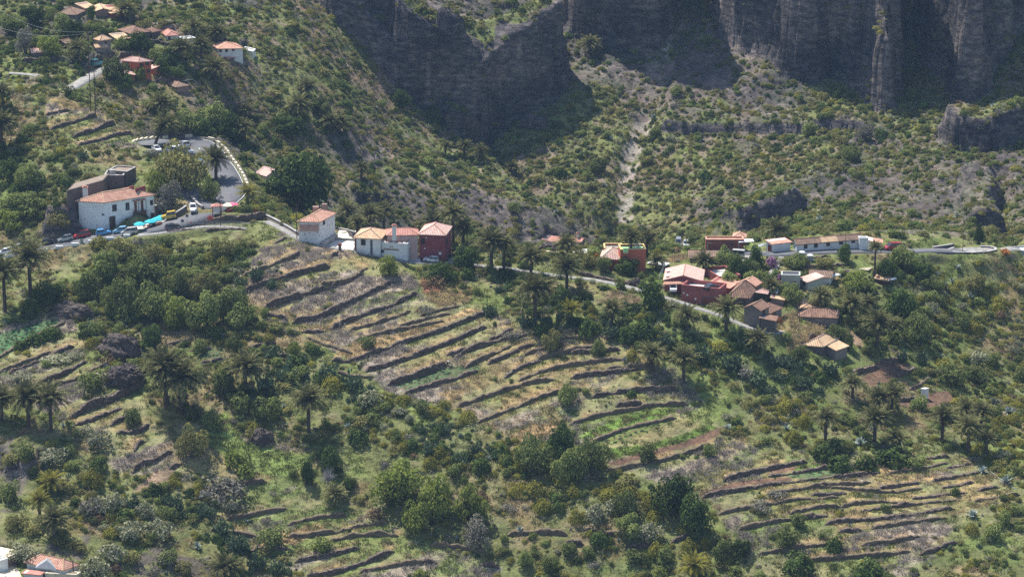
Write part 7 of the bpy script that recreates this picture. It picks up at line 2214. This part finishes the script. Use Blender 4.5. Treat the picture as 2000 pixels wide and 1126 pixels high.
CARS = [
 (10,497,-30,503,"white","hatch","white hatchback cut by the frame edge on the main road"),
 (33,489,-5,497,"grey","sedan","grey car with a shiny windscreen behind the tall stout palm"),
 (96,477,130,470,"black","hatch","black hatchback first in the row below the brown road cut"),
 (128,471,95,478,"champagne","hatch","champagne-coloured hatchback between the black and the red car"),
 (160,464,128,471,"red","mpv","dark red people carrier parked below the restaurant corner"),
 (203,459,236,454,"blue","hatch","sky-blue hatchback in front of the restaurant door"),
 (236,455,200,460,"lightblue","hatch","pale blue car mostly behind the silver people carrier"),
 (253,458,220,463,"silver","mpv","silver people carrier beside the teal parasols"),
 (338,448,372,440,"black","hatch","black hatchback alone in the middle of the main road"),
 (330,428,300,437,"yellow","jeep","yellow boxy off-road car behind the cafe tables"),
 (377,410,379,428,"white","sedan","white car with a glaring roof on the junction"),
 (306,296,318,306,"white","sedan","white saloon facing out of the lay-by under the leaning palm"),
 (357,289,330,284,"white","mpv","white people carrier on the inside of the hairpin"),
 (366,299,376,305,"silver","hatch","silver hatchback nose to tail with the white people carrier"),
 (337,300,320,297,"white","van","white van half hidden by the flowering hedge in the hairpin"),
 (391,327,399,342,"blue","mpv","blue car beside the big hairpin palm"),
 (396,336,404,350,"white","hatch","white hatchback just below the blue car"),
 (189,129,215,122,"teal","jeep","teal car parked on the upper village road"),
 (842,512,815,509,"white","hatch","white hatchback in front of the dark-red house"),
 (1315,571,1315,590,"white","van","white car inside the open carport recess"),
 (1387,568,1415,562,"black","sedan","dark car on top of the red walled parking terrace"),
 (1325,480,1324,490,"grey","van","grey van on the dirt car park behind the orange block"),
 (1340,481,1341,490,"silver","hatch","pale car next to the grey van on the dirt car park"),
 (1437,503,1424,502,"champagne","van","pale van parked at the square by the brown barn"),
 (1743,489,1725,489,"red","van","dark red van on the road past the cottage row"),
]
for c in CARS:
    r = car(*c)
    if "terrace" in c[6]:
        rt, P, zb, zt = HOUSE["red_terrace_block"]; q = pix_z(1389, 565, zt + .05); r.location = q; r.rotation_euler.y = 0
    if "recess" in c[6]: r.location.z += 0.3

# ------------------------------------------------------------------ cafe, signs, poles, rails
def ground_at(u, v): return Vector(HF.hit([u], [v])[0])
M["teal_cloth"] = plain("teal_cloth", (0.05, 0.45, 0.50), 0.12, 1.5); M["pink_cloth"] = plain("pink_cloth", (0.75, 0.16, 0.26), 0.12, 1.5); M["cream_cloth"] = plain("cream_cloth", (0.72, 0.66, 0.46), 0.12, 1.5)
def parasol(u, v_top, v_base, mat, label, rad=1.55):
    g = ground_at(u, v_base); top = float(pix_y(u, v_top, g.y)[2]); h = min(max(top - g.z, 2.0), 3.4)
    root = empty("parasol", (g.x, g.y, g.z + .06)); tag(root, label, "parasol", "cafe parasols", "thing")
    MB().tube([(0, 0, 0), (0, 0, h)], .03, 7).build("pole", M["galv"], root)
    MB().tube([(0, 0, 0), (0, 0, .14)], .26, 12).build("base", M["concrete"], root)
    cb = MB(); n = 8
    for k in range(n):
        a0, a1 = 2 * math.pi * k / n, 2 * math.pi * (k + 1) / n
        p0 = (rad * math.cos(a0), rad * math.sin(a0), h - .62); p1 = (rad * math.cos(a1), rad * math.sin(a1), h - .62)
        m0 = (rad * .5 * math.cos(a0), rad * .5 * math.sin(a0), h - .22); m1 = (rad * .5 * math.cos(a1), rad * .5 * math.sin(a1), h - .22)
        cb.face([p0, p1, m1, m0]); cb.face([m0, m1, (0, 0, h)])
        cb.face([(p0[0], p0[1], h - .80), (p1[0], p1[1], h - .80), p1, p0])
    cb.build("canopy", M[mat], root)
    return root
for u, v, b, l in ((273,433,449,"teal parasol standing apart, nearest to the silver people carrier"),(294,428.5,443,"second teal parasol from the silver people carrier"),(306,425.5,439,"third teal parasol, overlapping its neighbours"),(315,421.5,435,"teal parasol next to the yellow off-road car")):
    parasol(u, v, b, "teal_cloth", l)
parasol(455, 396, 410, "pink_cloth", "pink parasol among the red flowers at the junction")
parasol(446, 398, 411, "cream_cloth", "cream parasol touching the pink one")
for u, v, l in ((286,446,"reddish wooden picnic table under the second teal parasol"),(297,443,"reddish wooden picnic table in the middle of the cafe row"),(309,440,"reddish wooden picnic table nearest the yellow off-road car"),(450,411,"reddish wooden picnic table under the pink and cream parasols")):
    g = ground_at(u, v); root = empty("picnic_table", (g.x, g.y, g.z + .06), 0.6); tag(root, l, "table", "cafe picnic tables", "thing")
    MB().box((0, 0, .74), (1.7, .75, .06)).build("tabletop", M["red_wood"], root)
    for s in (-1, 1): MB().box((0, s * .68, .44), (1.7, .26, .05)).build("seat", M["red_wood"], root)
    for s in (-.6, .6): MB().box((s, 0, .36), (.08, 1.5, .08)).tube([(s, -.62, 0), (s, -.2, .72)], .045, 5).tube([(s, .62, 0), (s, .2, .72)], .045, 5).build("leg", M["red_wood"], root)
for u, vb, h, l in ((366,442,2.9,"round traffic sign on a thin pole beside the pink bush"),(357,452,2.9,"round traffic sign at the start of the railed ramp"),(384,429,2.6,"pale information post at the junction edge")):
    g = ground_at(u, vb); root = empty("road_sign", (g.x, g.y, g.z)); tag(root, l, "road sign", "signs of the junction", "thing")
    MB().tube([(0, 0, -.2), (0, 0, h)], .04, 6).build("pole", M["galv"], root)
    (MB().tube([(0, -.05, h - .1), (0, -.09, h - .1)], .42, 18) if "round" in l else MB().box((0, -.06, h - .1), (.5, .05, .8))).build("sign_plate", M["grey_trim" if "round" in l else "galv"], root)
g = ground_at(424, 420); root = empty("information_kiosk", tuple(g), .15); tag(root, "little kiosk with a red roof on four posts above the retaining wall", "kiosk", None, "thing")
for sx in (-1.1, 1.1):
    for sy in (-.7, .7): MB().box((sx, sy, 1.2), (.14, .14, 2.8)).build("post", M["red_wood"], root)
MB().box((.0, .72, 1.35), (1.9, .06, 1.4)).build("panel", M["white_paint"], root)
rb = MB(); e = [Vector((-1.5, -1.1, 2.5)), Vector((1.5, -1.1, 2.5)), Vector((1.5, 1.1, 2.5)), Vector((-1.5, 1.1, 2.5))]
for a, b in ((0, 1), (1, 2), (2, 3), (3, 0)): slab_face(rb, [e[a], e[b], Vector((0, 0, 3.25))])
rb.build("roof", M["tile_red"], root)
def pole(u, vt, vb, label, arm=True, mat="pole_wood", r=0.13):
    g = ground_at(u, vb); h = float(pix_y(u, vt, g.y)[2]) - g.z
    root = empty("utility_pole", tuple(g)); tag(root, label, "utility pole", "utility poles", "thing")
    MB().tube([(0, 0, -.6), (0, 0, h)], [r, r * .7], 8).build("pole", M[mat], root)
    if arm:
        MB().box((0, 0, h - .5), (1.7, .1, .12)).build("crossarm", M[mat], root)
        for x in (-.7, 0, .7): MB().tube([(x, 0, h - .44), (x, 0, h - .22)], .05, 6).build("insulator", M["galv"], root)
    return root, g, h
hp1 = pole(177.5, 58, 219, "rear pole of the tall double power pole", True); hp2 = pole(187, 60, 226, "front pole of the tall double power pole", True)
pole(580, 398, 468, "dark pole against the corner of the white stone house", False); pole(431, 392, 442, "dark pole in front of the red-roofed kiosk", True)
pole(1880, 455, 494, "thin pole beside the lookout platform", False, r=.09); pole(144, 1094, 1135, "thick reddish pole before the nearest salmon roof", False, r=.16)
pole(1561, 598, 632, "pole at the corner of the long stone barn", False, r=.1); pole(1585, 596, 640, "pole in front of the middle of the long stone barn", True, r=.1); pole(1609, 614, 642, "short pole before the barn's rusty end roof", False, r=.08)
pole(1457, 555, 590, "pole rising through the brown wavy roof", True, r=.08); pole(1651, 452, 487, "thin pole before the long white cottages", False, r=.07); pole(1345, 514, 540, "pole on the broad pale-pink gable roof", True, r=.07)
pole(114, 1094, 1130, "slim metal mast behind the nearest salmon roof", False, "galv", .06)
def cable(p, q, sag, label):
    pts = [p.lerp(q, t / 16) - Vector((0, 0, sag * 4 * (t / 16) * (1 - t / 16))) for t in range(17)]
    tag(MB().tube(pts, .022, 5).build("power_cable", M["galv"]), label, "cable", "power cables", "thing")
T1 = hp1[1] + Vector((0, 0, hp1[2])); T2 = hp2[1] + Vector((0, 0, hp2[2] - .4))
cable(T1 + Vector((0, 0, -9)), ground_at(122, 176), 0.4, "guy wire from the double power pole to the upper road")
cable(T2 + Vector((0, 0, -9)), ground_at(160, 168), 0.4, "guy wire from the double power pole down past the road edge")
cable(T1 + Vector((0, 0, -.5)), pix_y(2, 22, T1.y + 20) if False else Vector(pix_y(2, 22, T1.y + 15)), 2.0, "power cable crossing the dark trees towards the frame edge")
cable(T2, Vector(pix_y(-20, 48, T2.y + 15)), 2.0, "lower power cable towards the frame edge")

def rail(pts, label, h=1.0, step=2.0, mat="dark_metal", name="railing"):
    line = densify(HF.hit([p[0] for p in pts], [p[1] for p in pts]), .7); z = HF(line[:, 0], line[:, 1]) + .1
    root = empty(name, (line[0][0], line[0][1], z[0])); tag(root, label, "railing", None, "thing")
    o = np.array([line[0][0], line[0][1], z[0]]); P3 = np.column_stack([line[:, :2], z]) - o
    for k, hh in enumerate((h, h * .55)): MB().tube([(p[0], p[1], p[2] + hh) for p in P3], .03, 5).build("handrail" if k == 0 else "lower_rail", M[mat], root)
    n = max(1, int(step / .7))
    for p in P3[::n]: MB().tube([(p[0], p[1], p[2] - .6), (p[0], p[1], p[2] + h)], .04, 5).build("post", M[mat], root)
rail([(672,491),(700,497),(750,508),(798,518)], "dark railing along the path below the restaurant")
rail([(300,459),(345,451),(385,445),(430,445),(478,449)], "grey railing of the ramp under the big retaining wall", mat="galv")
rail([(385,441),(420,440),(478,442)], "upper grey handrail at the foot of the big retaining wall", mat="galv")
rail([(1298,527),(1293,540),(1287,556)], "pale mesh fence beside the small lawn", 1.8, 1.4, "galv", "fence")

# blocks along the outer edges of the road
def blocks(line, off, i0, i1, every, size, mat, label, cat, group, name):
    q = off_line(line, off); me = None
    for k in range(i0, i1, every):
        if k + 2 >= len(q): break
        d = q[k + 1] - q[k]
        x, y = q[k][:2]; z = q[k][2] + .05
        if me is None:
            mb = MB().box((0, 0, size[2] / 2 - .35), (size[0], size[1], size[2] + .7)); mb.box((0, 0, size[2] + .06), (size[0] * 1.04, size[1] * 1.15, .12))
            o = mb.build(name, M[mat]); me = o.data
        else:
            o = bpy.data.objects.new(name, me); COL.objects.link(o)
        o.location = (x, y, z); o.rotation_euler = (0, 0, math.atan2(d[1], d[0]))
        tag(o, label, cat, group, "thing")
i_a = int(np.argmin(np.hypot(pu - 458, pv - 385))); i_b = int(np.argmin(np.hypot(pu - 421, pv - 312)))
blocks(ml, -4.3, i_a, len(ml) - 2, 3, (2.1, .45, .75), "cream", "cream coping block in the row edging the hairpin", "parapet block", "cream blocks edging the hairpin", "parapet_block")
i_r = int(np.argmin(np.hypot(pu - 262, pv - 452)))
blocks(ml, -4.1, 2, i_r, 4, (1.7, .4, .55), "white_paint", "white kerb block in the row edging the main road", "kerb block", "white blocks edging the main road", "kerb_block")
q_ = off_line(ml, -4.75)[i_a:len(ml) - 2]
def low_wall(line, h, th, mat, cap, label, name="garden_wall", depth=1.5):
    d = np.gradient(line[:, :2], axis=0); d /= np.maximum(np.linalg.norm(d, axis=1), 1e-6)[:, None]; n_ = np.stack([-d[:, 1], d[:, 0]], 1) * th / 2
    root = empty(name, tuple(line[0])); tag(root, label, "wall", None, "thing"); o = line[0]
    for nm, z0, z1, w, mt in (("masonry", -depth, h, 1.0, mat), ("coping", h, h + .12, 1.25, cap)):
        a = line[:, :2] + n_ * w - o[:2]; b = line[:, :2] - n_ * w - o[:2]; z = line[:, 2] - o[2]
        v = np.stack([np.column_stack([b, z + z0]), np.column_stack([b, z + z1]), np.column_stack([a, z + z1]), np.column_stack([a, z + z0])], 1).reshape(-1, 3)
        N = len(line); ii = np.arange(N * 4).reshape(N, 4)
        f = [ii[:-1, [0]], ii[1:, [0]], ii[1:, [1]], ii[:-1, [1]]]
        Q = np.concatenate([np.stack([ii[:-1, k], ii[1:, k], ii[1:, k + 1], ii[:-1, k + 1]], -1) for k in range(3)] + [ii[[0]][:, [0, 1, 2, 3]], ii[[-1]][:, [3, 2, 1, 0]]])
        link_mesh(nm, np_mesh(nm, v, Q), M[mt], root)
low_wall(q_, 0.2, .6, "stone_grey", "stone_grey", "continuous dull footing wall round the outside of the hairpin")
def px_line(pts, step=1.0):
    l = curve(HF.hit([p[0] for p in pts], [p[1] for p in pts]), step); return l
low_wall(px_line([(518,424),(545,437),(582,459)]), .75, .5, "stone_dark", "concrete", "low wall with a pale coping leading down to the white stone house")
low_wall(px_line([(655,449),(680,454),(705,464)]), .75, .5, "stone_dark", "concrete", "low wall behind the paved yard with the palm")
low_wall(px_line([(657,468),(693,470)]), .5, .5, "concrete", "cream", "short wall dividing the paved yard in two")
low_wall(px_line([(1822,488),(1850,484),(1862,482)]), .8, .6, "stone_dark", "concrete", "low wall along the road just before the lookout")
low_wall(px_line([(372,386),(388,403),(397,408)]), .7, .5, "stone_dark", "concrete", "low kerb wall on the wedge between the two roads")
low_wall(px_line([(340,424),(356,414),(364,408)]), .9, .5, "stone_dark", "concrete", "curved low wall behind the yellow off-road car")
low_wall(px_line([(1068,494),(1085,497),(1105,496)]), .5, .5, "stone_dark", "cream", "low wall with yellowish flowers before the ridge cottage")
# lookout platform
zl = LOOK_Z - .25
outl = [(1842,491),(1862,485),(1890,482.5),(1915,482),(1935,483),(1946,486),(1946,490),(1930,493.5),(1900,495.5),(1868,494.8)]
pp = [pix_z(u, v, zl + .3) for u, v in outl]; ar_ = sum(pp[i].x * pp[(i + 1) % 10].y - pp[(i + 1) % 10].x * pp[i].y for i in range(10))
if ar_ < 0: pp = pp[::-1]
root = empty("lookout_platform", tuple(pp[0])); tag(root, "rounded stone lookout platform with a thick parapet", "lookout", None, "thing")
mb = MB().prism([(p.x, p.y) for p in pp], zl - 4, zl + .3).build("platform_base", M["stone_dark"]); shift(mb, root)
mb = MB().prism([(p.x, p.y) for p in expand(pp, -.45)], zl + .3, zl + .34).build("floor", M["cement_path"]); shift(mb, root)
inn = expand(pp, -.5); pb = MB(); cbm = MB(); o2 = expand(pp, .08); i2 = expand(pp, -.58)
for i in range(10):
    j = (i + 1) % 10
    if (pp[i].y + pp[j].y) / 2 > sum(p.y for p in pp) / 10 + .5 and (pp[i].x + pp[j].x) / 2 < sum(p.x for p in pp) / 10 + 2: continue
    pb.prism([(pp[i].x, pp[i].y), (pp[j].x, pp[j].y), (inn[j].x, inn[j].y), (inn[i].x, inn[i].y)], zl + .3, zl + .62); cbm.prism([(o2[i].x, o2[i].y), (o2[j].x, o2[j].y), (i2[j].x, i2[j].y), (i2[i].x, i2[i].y)], zl + .62, zl + .72)
w = pb.build("parapet", M["stone_dark"]); shift(w, root); w = cbm.build("coping", M["concrete"]); shift(w, root)
# garden steps, pipes, gate pillar
a, b = ground_at(1526, 503), ground_at(1501, 541); root = empty("garden_steps", tuple(a)); tag(root, "long flight of pale garden steps beside the bougainvillea", "steps", None, "thing")
rz = math.atan2(b.y - a.y, b.x - a.x)
for k in range(26):
    p = a.lerp(b, k / 25); z = float(HF(p.x, p.y)); MB().box((p.x - a.x, p.y - a.y, z - a.z - .25), ((b - a).length / 25 * 1.05, 1.5, .9 - .01 * (k % 2)), rz).build("step", M["concrete"], root)
def pipe(p, q, r, label, mat="white_paint", lift=.5):
    a, b = ground_at(*p) + Vector((0, 0, lift)), ground_at(*q) + Vector((0, 0, lift)); tag(MB().tube([a, (a + b) / 2 - Vector((0, 0, .15)), b], r, 8).build("water_pipe", M[mat]), label, "pipe", None, "thing")
pipe((322,624), (350,637), .14, "white pipe end sticking out of the grove"); pipe((738,566), (771,551), .16, "pale pipe lying along the terrace wall", "concrete", .5)
pipe((1925,915), (1985,958), .05, "thin pale pipe running down the edge of the yellow terraces", "galv", .3); pipe((116,617), (130,606), .10, "bare pale stick leaning over the green crop", "galv", .8)
g = ground_at(664, 489); root = empty("gate_pillar", tuple(g)); tag(root, "short brown gate pillar with a box at the path bend", "pillar", None, "thing")
MB().box((0, 0, .5), (.7, .7, 1.6)).build("pillar", M["stone_dark"], root); MB().box((0, 0, 1.55), (.95, .8, .5)).build("letter_box", M["red_wood"], root)
for u, v, l in ((1566,503,"upper white satellite-like dish in the bushes under the cottages"),(1582,509,"lower white tank lid in the bushes under the cottages")):
    g = ground_at(u, v); root = empty("water_drum", (g.x, g.y, g.z)); tag(root, l.replace("satellite-like dish", "tank lid"), "tank", None, "thing")
    MB().tube([(0, 0, 0), (0, 0, 1.5)], .75, 16).build("drum", M["galv"], root); MB().tube([(0, 0, 1.5), (0, 0, 1.62)], [.82, .6], 16).build("lid", M["white_paint"], root)

# ------------------------------------------------------------------ the two field workers
M["skin"] = plain("skin", (0.45, 0.27, 0.19), .1, 6); M["shirt_white"] = plain("shirt_white", (0.78, 0.78, 0.76), .08, 5); M["trousers"] = plain("trousers", (0.06, 0.06, 0.08), .2, 5); M["shirt_pink"] = plain("shirt_pink", (0.42, 0.22, 0.22), .15, 5); M["hat"] = plain("hat", (0.60, 0.54, 0.42), .15, 5)
def skin_mesh(name, pts, edges, rads, mat, parent, root_i=0):
    me = bpy.data.meshes.new(name); me.from_pydata(pts, edges, []); o = link_mesh(name, me, mat, parent)
    o.modifiers.new("skin", 'SKIN')
    for i, r in enumerate(rads): me.skin_vertices[0].data[i].radius = (r, r)
    me.skin_vertices[0].data[root_i].use_root = True
    s = o.modifiers.new("round", 'SUBSURF'); s.levels = s.render_levels = 2
    return o
def worker(u, v, rz, bend, shirt, label, squat=0.0):
    g = ground_at(u, v); root = empty("person", tuple(g), rz); tag(root, label, "person", "people at work on the terraces", "thing")
    hz = .92 - squat; s, c = math.sin(bend), math.cos(bend)
    def up(d, side=0): return (d * s, side, hz + d * c)
    kx = .05 + squat * .75; kz = .50 - squat * .15
    pel, che, nec, hea = (0, 0, hz), up(.42), up(.55), up(.70)
    P_, E, Rd = [pel, up(.22), che, nec, hea, up(.82)], [(0, 1), (1, 2), (2, 3), (3, 4), (4, 5)], [.15, .14, .16, .06, .105, .09]
    for sd in (-1, 1):
        k = len(P_); sh = up(.47, sd * .20)
        P_ += [sh, (sh[0] + .12, sd * .27, sh[2] - .27), (sh[0] + .26, sd * .22, sh[2] - .50), (sh[0] + .30, sd * .20, sh[2] - .60)]; Rd += [.07, .05, .042, .04]; E += [(2, k), (k, k + 1), (k + 1, k + 2), (k + 2, k + 3)]
        for f in range(4):
            P_.append((sh[0] + .33 + .012 * f, sd * .20 + (f - 1.5) * .022, sh[2] - .68 + .006 * f)); Rd.append(.009); E.append((k + 3, len(P_) - 1))
        P_.append((sh[0] + .35, sd * .20 - sd * .05, sh[2] - .62)); Rd.append(.01); E.append((k + 3, len(P_) - 1))
        k = len(P_)
        P_ += [(0, sd * .10, hz - .08), (kx, sd * .12, kz), (-.03, sd * .12, .10), (.14, sd * .12, .05)]; Rd += [.10, .075, .05, .045]; E += [(0, k), (k, k + 1), (k + 1, k + 2), (k + 2, k + 3)]
    skin_mesh("body", P_, E, Rd, M["skin"], root)
    S, SE, SR = [up(.02), up(.22), up(.44)], [(0, 1), (1, 2)], [.175, .165, .18]
    for sd in (-1, 1):
        k = len(S); sh = up(.47, sd * .20); S += [sh, (sh[0] + .12, sd * .27, sh[2] - .27)]; SR += [.09, .07]; SE += [(2, k), (k, k + 1)]
    skin_mesh("shirt", S, SE, SR, M[shirt], root)
    S, SE, SR = [(0, 0, hz)], [], [.17]
    for sd in (-1, 1):
        k = len(S); S += [(0, sd * .10, hz - .1), (kx, sd * .12, kz), (-.02, sd * .12, .14)]; SR += [.12, .095, .075]; SE += [(0, k), (k, k + 1), (k + 1, k + 2)]
    skin_mesh("trousers", S, SE, SR, M["trousers"], root)
    h = Vector(up(.80)); MB().tube([h, h + Vector((s * .03, 0, c * .03))], .22, 14).tube([h, h + Vector((s * .13, 0, c * .13))], [.12, .09], 12).build("hat", M["hat"], root)
    f = Vector(up(.70)); fw = Vector((c, 0, -s))
    MB().box(tuple(f + fw * .115), (.03, .03, .05)).build("nose", M["skin"], root)
worker(874, 713, -.6, 1.15, "shirt_white", "person in a white shirt bending over at the top of the dark green crop bed")
worker(1677, 914, 2.8, .5, "shirt_pink", "person in a pale hat and dull pink top crouching at the narrow green plot", .38)

# ------------------------------------------------------------------ air
hz_m = bpy.data.materials.new("haze_air"); hz_m.use_nodes = True; t = hz_m.node_tree
t.nodes.remove(t.nodes["Principled BSDF"])
pvn = t.nodes.new("ShaderNodeVolumePrincipled"); pvn.inputs["Color"].default_value = (0.45, 0.66, 1.0, 1); pvn.inputs["Density"].default_value = 0.00006; pvn.inputs["Anisotropy"].default_value = 0.2
t.links.new(pvn.outputs[0], t.nodes["Material Output"].inputs["Volume"])
ztop = max(float(ZV.max()), CAM_Z, APRON_TOP) + 12
mb = MB().box((0, 575, (ztop - 260) / 2), (2200, 1990, ztop + 260))
hz_o = mb.build("haze", hz_m); tag(hz_o, kind="stuff")
